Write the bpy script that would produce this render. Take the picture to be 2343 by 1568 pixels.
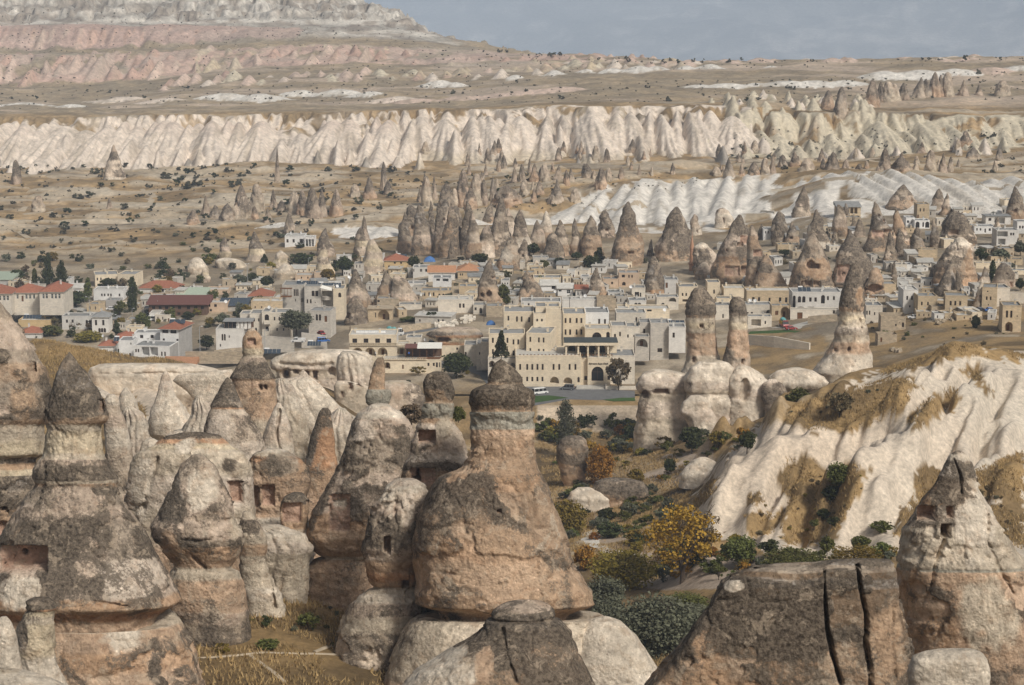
import bpy, math, random
import numpy as np
from mathutils import Vector, Matrix

random.seed(11)
RNG = np.random.default_rng(11)
scene = bpy.context.scene
for _o in list(bpy.data.objects):
    bpy.data.objects.remove(_o)
R = math.radians

# ------------------------------------------------------------------ camera
CAMZ = 140.0
PITCH = R(10.25)
FPX = 4839.0                      # focal length in pixels of a 2342 x 1568 picture
CXP, CYP = 1171.0, 784.0
cam_d = bpy.data.cameras.new('camera')
cam = bpy.data.objects.new('camera', cam_d)
scene.collection.objects.link(cam)
cam.location = (0, 0, CAMZ)
cam.rotation_euler = (math.pi / 2 - PITCH, 0, 0)
cam_d.sensor_width = 36.0
cam_d.lens = 36.0 * FPX / 2342.0
cam_d.clip_start = 1.0
cam_d.clip_end = 45000.0
scene.camera = cam

# ------------------------------------------------------------------ sky, sun, exposure
SUN_AZ, SUN_EL = R(39), R(43)     # azimuth of the sun, from behind the camera towards its right
world = bpy.data.worlds.new('World')
scene.world = world
world.use_nodes = True
wn = world.node_tree
for _n in list(wn.nodes):
    wn.nodes.remove(_n)
w_out = wn.nodes.new('ShaderNodeOutputWorld')
w_bg = wn.nodes.new('ShaderNodeBackground')
w_sky = wn.nodes.new('ShaderNodeTexSky')
w_sky.sky_type = 'NISHITA'
w_sky.sun_disc = False
w_sky.sun_elevation = SUN_EL
w_sky.sun_rotation = math.pi - SUN_AZ
w_sky.dust_density = 5.0
w_sky.air_density = 1.0
w_bw = wn.nodes.new('ShaderNodeHueSaturation')     # thin overcast: a paler sky than a clear one
w_bw.inputs['Saturation'].default_value = 0.30
wn.links.new(w_sky.outputs[0], w_bw.inputs['Color'])
wn.links.new(w_bw.outputs[0], w_bg.inputs[0])
w_bg.inputs[1].default_value = 0.062
wn.links.new(w_bg.outputs[0], w_out.inputs[0])

sun_d = bpy.data.lights.new('sun', 'SUN')
sun_d.energy = 2.75
sun_d.angle = R(9)
sun_d.color = (1.0, 0.94, 0.84)
sun = bpy.data.objects.new('sun', sun_d)
scene.collection.objects.link(sun)
_sd = Vector((math.sin(SUN_AZ) * math.cos(SUN_EL), -math.cos(SUN_AZ) * math.cos(SUN_EL), math.sin(SUN_EL)))
sun.rotation_euler = _sd.to_track_quat('Z', 'Y').to_euler()

vs = scene.view_settings
vs.view_transform = 'Standard'
vs.look = 'None'
vs.exposure = 0.06
vs.gamma = 1.0
vs.use_curve_mapping = False
scene.render.engine = 'CYCLES'
scene.cycles.max_bounces = 5
scene.cycles.diffuse_bounces = 3
scene.cycles.glossy_bounces = 2
scene.cycles.transparent_max_bounces = 6
scene.cycles.volume_bounces = 1
scene.cycles.use_denoising = True

# ------------------------------------------------------------------ picture geometry
CP, SP = math.cos(PITCH), math.sin(PITCH)

def P(vx, vy, Y):
    """the point at depth Y (metres ahead) seen at picture position (vx, vy)"""
    dy = FPX * CP - (vy - CYP) * SP
    dz = -FPX * SP - (vy - CYP) * CP
    s = Y / dy
    return Vector(((vx - CXP) * s, Y, CAMZ + dz * s))

def proj(X, Y, Z):
    Zr = Z - CAMZ
    d = Y * CP - Zr * SP
    up = Y * SP + Zr * CP
    return CXP + FPX * X / d, CYP - FPX * up / d

def mpp(vy, Y):
    """metres per picture pixel"""
    return Y / (FPX * CP - (vy - CYP) * SP)

TILES = {'v': (0, 0, 1.6533)}
for _i, _c in enumerate('abcdefghi'):
    TILES[_c] = ((0, 1290, 2572)[_i % 3], (0, 860, 1722)[_i // 3], .5548)
for _c, _x, _y in (('1', 0, 940), ('2', 650, 940), ('3', 1300, 940), ('4', 1800, 1080), ('5', 1950, 880),
                   ('6', 2550, 760), ('7', 3172, 700), ('8', 3172, 1000)):
    TILES[_c] = (_x, _y, .3061)

def T(t, x, y):
    o = TILES[t]
    return (o[0] + x * o[2]) / 1.6533, (o[1] + y * o[2]) / 1.6533

# ------------------------------------------------------------------ noise (numpy)
def _hash(ix, iy, iz, seed):
    h = (ix.astype(np.uint32) * np.uint32(374761393) + iy.astype(np.uint32) * np.uint32(668265263)
         + iz.astype(np.uint32) * np.uint32(2246822519) + np.uint32((seed * 3266489917) & 0xffffffff))
    h = (h ^ (h >> np.uint32(13))) * np.uint32(1274126177)
    h = h ^ (h >> np.uint32(16))
    return h.astype(np.float32) * np.float32(2.0 / 4294967295.0) - np.float32(1.0)

def n2(x, y, seed=0):
    x = np.asarray(x, dtype=np.float64); y = np.asarray(y, dtype=np.float64)
    fx, fy = np.floor(x), np.floor(y)
    tx, ty = x - fx, y - fy
    ix, iy = fx.astype(np.int64), fy.astype(np.int64)
    iz = np.zeros_like(ix)
    tx = tx * tx * (3 - 2 * tx); ty = ty * ty * (3 - 2 * ty)
    a = _hash(ix, iy, iz, seed); b = _hash(ix + 1, iy, iz, seed)
    c = _hash(ix, iy + 1, iz, seed); d = _hash(ix + 1, iy + 1, iz, seed)
    return (a + (b - a) * tx) * (1 - ty) + (c + (d - c) * tx) * ty

def n3(x, y, z, seed=0):
    fx, fy, fz = np.floor(x), np.floor(y), np.floor(z)
    tx, ty, tz = x - fx, y - fy, z - fz
    ix, iy, iz = fx.astype(np.int64), fy.astype(np.int64), fz.astype(np.int64)
    tx = tx * tx * (3 - 2 * tx); ty = ty * ty * (3 - 2 * ty); tz = tz * tz * (3 - 2 * tz)
    r = 0
    for k in (0, 1):
        a = _hash(ix, iy, iz + k, seed); b = _hash(ix + 1, iy, iz + k, seed)
        c = _hash(ix, iy + 1, iz + k, seed); d = _hash(ix + 1, iy + 1, iz + k, seed)
        v = (a + (b - a) * tx) * (1 - ty) + (c + (d - c) * tx) * ty
        r = r + v * (tz if k else (1 - tz))
    return r

def fbm2(x, y, oct=4, seed=0, gain=.5):
    r, a, f, s = 0, 1.0, 1.0, 0
    for i in range(oct):
        r = r + a * n2(x * f + 17.3 * i, y * f - 9.1 * i, seed + i)
        s += a; a *= gain; f *= 2.03
    return r / s

def fbm3(x, y, z, oct=4, seed=0, gain=.5):
    r, a, f, s = 0, 1.0, 1.0, 0
    for i in range(oct):
        r = r + a * n3(x * f + 17.3 * i, y * f - 9.1 * i, z * f + 3.7 * i, seed + i)
        s += a; a *= gain; f *= 2.03
    return r / s

def sstep(a, b, x):
    t = np.clip((x - a) / (b - a), 0, 1)
    return t * t * (3 - 2 * t)

def in_poly(px, py, poly):
    r = np.zeros(px.shape, bool)
    n = len(poly)
    x0, y0, x1, y1 = min(p[0] for p in poly), min(p[1] for p in poly), max(p[0] for p in poly), max(p[1] for p in poly)
    m = (px >= x0) & (px <= x1) & (py >= y0) & (py <= y1)
    if not m.any():
        return r
    qx, qy = px[m], py[m]
    s = np.zeros(qx.shape, bool)
    for i in range(n):
        ax, ay = poly[i]; bx, by = poly[(i + 1) % n]
        if ay == by:
            continue
        s ^= ((ay > qy) != (by > qy)) & (qx < (bx - ax) * (qy - ay) / (by - ay) + ax)
    r[m] = s
    return r

# ------------------------------------------------------------------ meshes and objects
COL = scene.collection

def mesh_np(name, V, F, attrs=None, smooth=True, mat=None):
    V = np.asarray(V, np.float32); F = np.asarray(F, np.int32)
    me = bpy.data.meshes.new(name)
    me.vertices.add(len(V)); me.vertices.foreach_set('co', V.ravel())
    k = F.shape[1]
    me.loops.add(F.size); me.loops.foreach_set('vertex_index', F.ravel())
    me.polygons.add(len(F)); me.polygons.foreach_set('loop_start', np.arange(0, F.size, k, dtype=np.int32))
    if smooth:
        me.polygons.foreach_set('use_smooth', np.ones(len(F), bool))
    for an, av in (attrs or {}).items():
        av = np.asarray(av, np.float32)
        if av.ndim == 2:
            at = me.attributes.new(an, 'FLOAT_COLOR', 'POINT')
            if av.shape[1] == 3:
                av = np.concatenate([av, np.ones((len(av), 1), np.float32)], 1)
            at.data.foreach_set('color', av.ravel())
        else:
            at = me.attributes.new(an, 'FLOAT', 'POINT')
            at.data.foreach_set('value', av.ravel())
    me.update(calc_edges=True)
    if mat:
        me.materials.append(mat)
    return me

def link(name, data, parent=None, loc=None, rotz=0.0):
    o = bpy.data.objects.new(name, data)
    COL.objects.link(o)
    if parent is not None:
        o.parent = parent
    if loc is not None:
        o.location = loc
    if rotz:
        o.rotation_euler = (0, 0, rotz)
    return o

def tag(o, label=None, cat=None, group=None, kind=None):
    if label: o['label'] = label
    if cat: o['category'] = cat
    if group: o['group'] = group
    if kind: o['kind'] = kind
    return o

def grid_faces(nr, nc, wrap=False):
    i = np.arange(nr - 1)[:, None]
    j = np.arange(nc if wrap else nc - 1)[None, :]
    j2 = (j + 1) % nc
    a = i * nc + j; b = i * nc + j2; c = (i + 1) * nc + j2; d = (i + 1) * nc + j
    return np.stack([a, b, c, d], -1).reshape(-1, 4)

class MB:
    """collects faces with material slots, builds ONE mesh"""
    def __init__(s):
        s.v, s.f, s.m, s.mats = [], [], [], []
    def slot(s, mat):
        if mat not in s.mats:
            s.mats.append(mat)
        return s.mats.index(mat)
    def face(s, pts, mat):
        b = len(s.v)
        s.v.extend([tuple(p) for p in pts])
        s.f.append(tuple(range(b, b + len(pts)))); s.m.append(s.slot(mat))
    def mesh(s, V, F, mat):
        b = len(s.v); k = s.slot(mat)
        s.v.extend([tuple(p) for p in V])
        for f in F:
            s.f.append(tuple(b + i for i in f)); s.m.append(k)
    def box(s, x0, y0, z0, x1, y1, z1, mat, skip=''):
        V = [(x0, y0, z0), (x1, y0, z0), (x1, y1, z0), (x0, y1, z0), (x0, y0, z1), (x1, y0, z1), (x1, y1, z1), (x0, y1, z1)]
        F = {'b': (0, 3, 2, 1), 't': (4, 5, 6, 7), 'f': (0, 1, 5, 4), 'r': (1, 2, 6, 5), 'k': (2, 3, 7, 6), 'l': (3, 0, 4, 7)}
        s.mesh(V, [f for c, f in F.items() if c not in skip], mat)
    def tube(s, a, b, r0, r1, mat, n=8, caps=True):
        a, b = Vector(a), Vector(b)
        d = (b - a).normalized()
        e = d.orthogonal().normalized(); g = d.cross(e)
        V = []
        for p, r in ((a, r0), (b, r1)):
            for i in range(n):
                t = 2 * math.pi * i / n
                V.append(p + e * (r * math.cos(t)) + g * (r * math.sin(t)))
        F = [(i, (i + 1) % n, n + (i + 1) % n, n + i) for i in range(n)]
        if caps:
            F += [tuple(range(n))[::-1], tuple(range(n, 2 * n))]
        s.mesh(V, F, mat)
    def lathe(s, prof, mat, n=16, c=(0, 0, 0)):
        V, F = [], []
        for r, z in prof:
            for i in range(n):
                t = 2 * math.pi * i / n
                V.append((c[0] + r * math.cos(t), c[1] + r * math.sin(t), c[2] + z))
        for k in range(len(prof) - 1):
            for i in range(n):
                F.append((k * n + i, k * n + (i + 1) % n, (k + 1) * n + (i + 1) % n, (k + 1) * n + i))
        s.mesh(V, F, mat)
    def build(s, name, parent=None, loc=None, rotz=0.0, smooth=False):
        me = bpy.data.meshes.new(name)
        me.from_pydata(s.v, [], s.f)
        for m in s.mats:
            me.materials.append(m)
        me.polygons.foreach_set('material_index', np.array(s.m, np.int32))
        if smooth:
            me.polygons.foreach_set('use_smooth', np.ones(len(s.f), bool))
        me.update()
        return link(name, me, parent, loc, rotz)

# ------------------------------------------------------------------ materials
def new_mat(name):
    m = bpy.data.materials.new(name)
    m.use_nodes = True
    nt = m.node_tree
    b = nt.nodes['Principled BSDF']
    b.inputs['Roughness'].default_value = .9
    b.inputs['Specular IOR Level'].default_value = .15
    return m, nt, b

def nd(nt, typ, **kw):
    n = nt.nodes.new(typ)
    for k, v in kw.items():
        if k.startswith('i_'):
            n.inputs[k[2:].replace('_', ' ')].default_value = v
        else:
            setattr(n, k, v)
    return n

def noise(nt, vec, scale, detail=4, rough=.55, dist=0.0):
    n = nd(nt, 'ShaderNodeTexNoise')
    n.inputs['Scale'].default_value = scale
    n.inputs['Detail'].default_value = detail
    n.inputs['Roughness'].default_value = rough
    n.inputs['Distortion'].default_value = dist
    nt.links.new(vec, n.inputs['Vector'])
    return n.outputs['Fac']

def maprange(nt, v, a, b, c=0.0, d=1.0, smooth=True):
    n = nd(nt, 'ShaderNodeMapRange')
    n.interpolation_type = 'SMOOTHSTEP' if smooth else 'LINEAR'
    for i, x in zip((1, 2, 3, 4), (a, b, c, d)):
        n.inputs[i].default_value = x
    nt.links.new(v, n.inputs[0])
    return n.outputs[0]

def math_n(nt, op, a, b=None):
    n = nd(nt, 'ShaderNodeMath', operation=op)
    for i, x in enumerate((a, b)):
        if x is None:
            continue
        if isinstance(x, (int, float)):
            n.inputs[i].default_value = x
        else:
            nt.links.new(x, n.inputs[i])
    return n.outputs[0]

def mixc(nt, fac, a, b, blend='MIX'):
    n = nd(nt, 'ShaderNodeMix', data_type='RGBA', blend_type=blend)
    n.clamp_factor = True
    for i, x in ((0, fac), (6, a), (7, b)):
        if isinstance(x, (int, float)):
            n.inputs[i].default_value = x
        elif isinstance(x, (tuple, list)):
            n.inputs[i].default_value = tuple(x) + ((1,) if len(x) == 3 else ())
        else:
            nt.links.new(x, n.inputs[i])
    return n.outputs[2]

def bump(nt, h, strength, dist, prev=None):
    n = nd(nt, 'ShaderNodeBump')
    n.inputs['Strength'].default_value = strength
    n.inputs['Distance'].default_value = dist
    nt.links.new(h, n.inputs['Height'])
    if prev is not None:
        nt.links.new(prev, n.inputs['Normal'])
    return n.outputs[0]

def rock_material(name, fine, lich_scale, bump_d, lc=1.0):
    """albedo from the strata colour attribute, broken up by grain, lichen and flaked pale patches"""
    m, nt, b = new_mat(name)
    geo = nd(nt, 'ShaderNodeNewGeometry')
    pos = geo.outputs['Position']
    col = nd(nt, 'ShaderNodeAttribute', attribute_name='Col').outputs['Color']
    lic = nd(nt, 'ShaderNodeAttribute', attribute_name='Lich').outputs['Fac']
    n1 = noise(nt, pos, fine, 8, .65)
    n2_ = noise(nt, pos, fine * .17, 5, .6)
    v1 = maprange(nt, n1, .25, .75, .52, 1.42, False)
    v2 = maprange(nt, n2_, .3, .7, .86, 1.12, False)
    c = mixc(nt, 1.0, col, math_n(nt, 'MULTIPLY', v1, v2), 'MULTIPLY')
    # pale flaked patches
    nf = noise(nt, pos, lich_scale * 1.3, 9, .72, .6)
    pale = maprange(nt, math_n(nt, 'ADD', nf, math_n(nt, 'MULTIPLY', lic, .10)), .615, .66)
    c = mixc(nt, math_n(nt, 'MULTIPLY', pale, .55), c, (.50, .43, .34))
    st = maprange(nt, noise(nt, pos, fine * .55, 7, .7, .5), .50, .66)
    c = mixc(nt, math_n(nt, 'MULTIPLY', st, .38), c, mixc(nt, 1.0, c, (.62, .47, .36), 'MULTIPLY'))
    # grey lichen crust
    nl = noise(nt, pos, lich_scale, 12, .70, .4)
    nl2 = noise(nt, pos, lich_scale * 18, 6, .78)
    lm = math_n(nt, 'ADD', math_n(nt, 'ADD', nl, math_n(nt, 'MULTIPLY', nl2, .50)), math_n(nt, 'MULTIPLY', lic, .5))
    lmask = maprange(nt, lm, .858, .95)
    lcol = mixc(nt, maprange(nt, nl2, .36, .62), (.055 * lc, .044 * lc, .035 * lc), (.24 * lc, .195 * lc, .15 * lc))
    c = mixc(nt, math_n(nt, 'MULTIPLY', lmask, .92), c, lcol)
    fl = maprange(nt, noise(nt, pos, lich_scale * 3.4, 10, .72, .5), .545, .60)
    c = mixc(nt, math_n(nt, 'MULTIPLY', fl, .50), c, (.44, .355, .265))
    vo = nd(nt, 'ShaderNodeTexVoronoi'); vo.inputs['Scale'].default_value = fine * 2.6
    nt.links.new(pos, vo.inputs['Vector'])
    spk = maprange(nt, vo.outputs['Distance'], .18, .34, 1.0, 0.0)
    sepc = nd(nt, 'ShaderNodeSeparateColor'); nt.links.new(vo.outputs['Color'], sepc.inputs[0])
    spv = maprange(nt, sepc.outputs[0], .0, 1.0, .35, 1.75, False)
    c = mixc(nt, math_n(nt, 'MULTIPLY', spk, .55), c, mixc(nt, 1.0, c, spv, 'MULTIPLY'))
    nt.links.new(c, b.inputs['Base Color'])
    bm1 = bump(nt, n1, .5, bump_d)
    bm1 = bump(nt, vo.outputs['Distance'], .35, bump_d * .5, bm1)
    bm2 = bump(nt, noise(nt, pos, fine * 3.2, 5, .7), .7, bump_d * .4, bm1)
    nt.links.new(bm2, b.inputs['Normal'])
    return m

def ground_material(name, fine, bump_d, var=(.72, 1.25)):
    m, nt, b = new_mat(name)
    pos = nd(nt, 'ShaderNodeNewGeometry').outputs['Position']
    col = nd(nt, 'ShaderNodeAttribute', attribute_name='Col').outputs['Color']
    n1 = noise(nt, pos, fine, 8, .7)
    n2_ = noise(nt, pos, fine * .2, 6, .65)
    v = math_n(nt, 'MULTIPLY', maprange(nt, n1, .25, .75, var[0], var[1], False), maprange(nt, n2_, .3, .7, .85, 1.15, False))
    c = mixc(nt, 1.0, col, v, 'MULTIPLY')
    nt.links.new(c, b.inputs['Base Color'])
    nt.links.new(bump(nt, n1, .6, bump_d), b.inputs['Normal'])
    return m

def plain_mat(name, col, rough=.85, var=.18, scale=1.2, metal=0.0, spec=.2, coord='Object'):
    m, nt, b = new_mat(name)
    b.inputs['Roughness'].default_value = rough
    b.inputs['Metallic'].default_value = metal
    b.inputs['Specular IOR Level'].default_value = spec
    tc = nd(nt, 'ShaderNodeTexCoord').outputs[coord]
    n = noise(nt, tc, scale, 6, .65)
    info = nd(nt, 'ShaderNodeObjectInfo').outputs['Random']
    v = math_n(nt, 'MULTIPLY', maprange(nt, n, .25, .75, 1 - var, 1 + var, False), maprange(nt, info, 0, 1, 1 - var * .4, 1 + var * .4, False))
    nt.links.new(mixc(nt, 1.0, tuple(col), v, 'MULTIPLY'), b.inputs['Base Color'])
    return m

_wall_cache = {}
def wall_mat(name, col, block=.10):
    """coursed stone or render: faint block joints, stains below the parapet from an uneven noise"""
    if name in _wall_cache:
        return _wall_cache[name]
    m, nt, b = new_mat(name)
    tc = nd(nt, 'ShaderNodeTexCoord').outputs['Object']
    sep = nd(nt, 'ShaderNodeSeparateXYZ'); nt.links.new(tc, sep.inputs[0])
    cmb = nd(nt, 'ShaderNodeCombineXYZ')
    nt.links.new(math_n(nt, 'ADD', sep.outputs[0], sep.outputs[1]), cmb.inputs[0])
    nt.links.new(sep.outputs[2], cmb.inputs[1])
    br = nd(nt, 'ShaderNodeTexBrick')
    br.inputs['Scale'].default_value = 1.0
    br.inputs['Brick Width'].default_value = .9
    br.inputs['Row Height'].default_value = .42
    br.inputs['Mortar Size'].default_value = .012
    br.inputs['Color1'].default_value = (1 - block, 1 - block, 1 - block, 1)
    br.inputs['Color2'].default_value = (1 + block, 1 + block * .8, 1 + block * .5, 1)
    br.inputs['Mortar'].default_value = (1 - 1.6 * block,) * 3 + (1,)
    nt.links.new(cmb.outputs[0], br.inputs['Vector'])
    n = noise(nt, tc, .35, 7, .7)
    nfine = noise(nt, tc, 2.5, 4, .6)
    info = nd(nt, 'ShaderNodeObjectInfo').outputs['Random']
    v = math_n(nt, 'MULTIPLY', math_n(nt, 'MULTIPLY', maprange(nt, n, .3, .7, .82, 1.12, False), maprange(nt, nfine, .3, .7, .92, 1.08, False)),
               maprange(nt, info, 0, 1, .9, 1.06, False))
    c = mixc(nt, 1.0, tuple(col), br.outputs[0], 'MULTIPLY')
    c = mixc(nt, 1.0, c, v, 'MULTIPLY')
    nt.links.new(c, b.inputs['Base Color'])
    _wall_cache[name] = m
    return m

def leaf_mat(name, col, var=.45, hue=.02):
    m, nt, b = new_mat(name)
    tc = nd(nt, 'ShaderNodeTexCoord').outputs['Object']
    info = nd(nt, 'ShaderNodeObjectInfo').outputs['Random']
    n = noise(nt, tc, 4.0, 4, .7)
    hs = nd(nt, 'ShaderNodeHueSaturation')
    hs.inputs['Color'].default_value = tuple(col) + (1,)
    nt.links.new(maprange(nt, info, 0, 1, .5 - hue, .5 + hue, False), hs.inputs['Hue'])
    nt.links.new(math_n(nt, 'MULTIPLY', maprange(nt, n, .25, .75, 1 - var, 1 + var, False), maprange(nt, info, 0, 1, .8, 1.25, False)), hs.inputs['Value'])
    nt.links.new(hs.outputs[0], b.inputs['Base Color'])
    b.inputs['Roughness'].default_value = .7
    return m

M_ROCK = rock_material('weathered_tuff', 1.2, .17, .45, .72)
M_ROCKFAR = rock_material('weathered_tuff_distant', .35, .06, .7)
M_GROUND = ground_material('dry_ground', 1.1, .3, (.58, 1.42))
M_GROUNDFAR = ground_material('distant_ground', .26, 1.2, (.60, 1.38))
M_MOUNT = ground_material('mountain_ground', .03, 10.0, (.45, 1.7))
M_GLASS = plain_mat('dark_window_glass', (.018, .018, .02), .25, .3, 1.0, 0, .5)
M_FRAME = plain_mat('brown_window_frame', (.12, .07, .045))
M_WFRAME = plain_mat('white_window_frame', (.7, .7, .68))
M_WOOD = plain_mat('brown_wood', (.16, .075, .035), .7, .3)
M_RED = plain_mat('red_roof_tiles', (.33, .135, .085), .85, .28, 1.5)
M_ORANGE = plain_mat('orange_roof_tiles', (.44, .23, .13), .85, .25, 1.5)
M_BROWNROOF = plain_mat('brown_metal_roof', (.17, .075, .06), .6, .15)
M_ROOFGREY = plain_mat('grey_roof_felt', (.27, .27, .265), .9, .3, .6)
M_ROOFWHITE = plain_mat('pale_roof_screed', (.52, .50, .46), .9, .25, .6)
M_ROOFDARK = plain_mat('dark_green_grey_roof', (.075, .085, .085), .8, .2, .5)
M_ROOFGREEN = plain_mat('pale_green_roof', (.38, .44, .35), .8, .15)
M_SOLAR = plain_mat('solar_collector_glass', (.05, .065, .085), .25, .2, 3, 0, .6)
M_STEEL = plain_mat('galvanised_steel', (.45, .46, .47), .45, .15, 2, .4)
M_WHITE = plain_mat('white_paint', (.78, .78, .77), .7, .08)
M_ASPH = plain_mat('worn_asphalt', (.17, .17, .172), .92, .22, .5, 0, .15)
M_CONC = plain_mat('pale_concrete', (.46, .44, .40), .9, .2, .8)
M_DIRT = plain_mat('pale_dirt_path', (.43, .355, .26), .95, .25, .6)
M_LAWN = plain_mat('green_lawn', (.055, .10, .03), .95, .4, 1.5)
M_BARK = plain_mat('grey_brown_bark', (.085, .065, .05), .95, .3, 3)
M_POLE = plain_mat('dark_wooden_pole', (.09, .07, .055), .9)
M_RUBBER = plain_mat('black_rubber', (.02, .02, .02), .8)
M_CANVAS = plain_mat('white_canvas', (.80, .78, .72), .85, .06)
M_BLUE = plain_mat('blue_tarpaulin', (.07, .17, .40), .6, .3, 2)
M_PATH = plain_mat('white_gravel_path', (.60, .56, .50), .95, .2, .6)

# ================================================================== TERRAIN
def _col(x, pts):
    """a column of control points (Y, 'z', height) or (Y, picture row) -> arrays of depth, height, X/Y"""
    Ys, zs, us = [], [], []
    for p in pts:
        Y = p[0]
        if p[1] == 'z':
            z = p[2]
            _, vy = proj(np.array(0.0), np.array(float(max(Y, 60))), np.array(float(z)))
            vy = float(np.clip(vy, -300, 2000))
        else:
            vy = p[1]
            z = P(x, vy, Y).z
        d = FPX * CP - (vy - CYP) * SP
        Ys.append(Y); zs.append(z); us.append((x - CXP) / d)
    return np.array(Ys, float), np.array(zs, float), np.array(us, float)

_pre = [(-60, 'z', 137.5), (4, 'z', 137.5), (30, 'z', 119), (80, 'z', 88), (140, 'z', 69)]
NEAR = [
 (-300, [(230,'z',62),(330,'z',59),(470,'z',56),(560,'z',25),(640,'z',0)]),
 (100, [(200,'z',70),(230,'z',68),(330,'z',59),(400,905),(440,825),(470,788),(500,'z',47),(560,'z',22),(640,'z',1),(700,'z',0)]),
 (280, [(200,'z',71),(230,'z',69),(300,'z',56),(400,915),(440,845),(470,812),(500,'z',44),(560,'z',20),(640,'z',1),(700,'z',0)]),
 (450, [(200,'z',72),(235,'z',70),(262,'z',62),(300,'z',52),(400,'z',52),(440,'z',51),(470,838),(500,'z',41),(560,'z',20),(640,'z',2),(700,'z',1)]),
 (700, [(200,'z',72),(235,'z',70),(260,'z',62),(300,'z',52),(350,'z',45),(420,'z',41),(480,'z',38),(540,'z',32),(600,'z',20),(640,'z',11),(700,'z',8)]),
 (950, [(200,'z',70),(230,'z',64),(300,'z',46),(380,'z',37),(470,'z',27),(560,'z',12),(598,'z',6),(611,'z',10),(700,'z',10)]),
 (1150, [(200,'z',66),(230,'z',54),(280,'z',42),(330,'z',34),(385,'z',26),(455,'z',17),(520,'z',10),(578,'z',4.5),(600,'z',4.5),(611,'z',10),(700,'z',10)]),
 (1350, [(200,'z',58),(230,'z',50),(280,'z',41),(330,'z',33.5),(385,'z',26),(455,'z',17),(520,'z',11),(578,'z',4.5),(600,'z',4.5),(611,'z',10),(640,'z',10),(700,'z',10)]),
 (1500, [(200,'z',58),(280,'z',42),(330,'z',34.5),(385,'z',28),(455,'z',20),(520,'z',15),(578,'z',6),(600,'z',6),(611,'z',10),(700,'z',10)]),
 (1620, [(200,'z',58),(280,'z',44),(330,'z',38),(370,'z',35),(400,1205),(425,1150),(450,'z',27),(500,'z',21),(560,'z',16),(640,'z',11),(700,'z',11)]),
 (1720, [(200,'z',58),(280,'z',46),(330,'z',40),(375,1240),(400,1130),(425,1040),(442,1005),(475,'z',33),(520,'z',23),(600,'z',13),(640,'z',12),(700,'z',12)]),
 (1860, [(200,'z',59),(280,'z',47),(330,'z',42),(375,1225),(400,1110),(425,1000),(445,920),(460,905),(490,'z',39),(560,'z',25),(640,'z',14),(700,'z',14)]),
 (2000, [(200,'z',60),(280,'z',48),(330,'z',44),(360,1250),(405,1050),(430,950),(450,885),(465,857),(500,'z',41),(560,'z',28),(640,'z',17),(700,'z',17)]),
 (2150, [(200,'z',60),(280,'z',50),(330,1300),(375,1160),(410,1020),(440,900),(460,825),(475,806),(520,'z',42),(580,'z',31),(640,'z',22),(700,'z',21)]),
 (2300, [(200,'z',60),(280,'z',52),(320,1330),(370,1170),(410,1020),(440,905),(465,830),(480,812),(530,'z',42),(600,'z',31),(660,'z',23),(700,'z',22)]),
 (2600, [(200,'z',60),(280,'z',53),(320,1330),(370,1170),(410,1020),(440,905),(465,830),(480,812),(530,'z',42),(600,'z',31),(660,'z',24),(700,'z',22)]),
]
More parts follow.
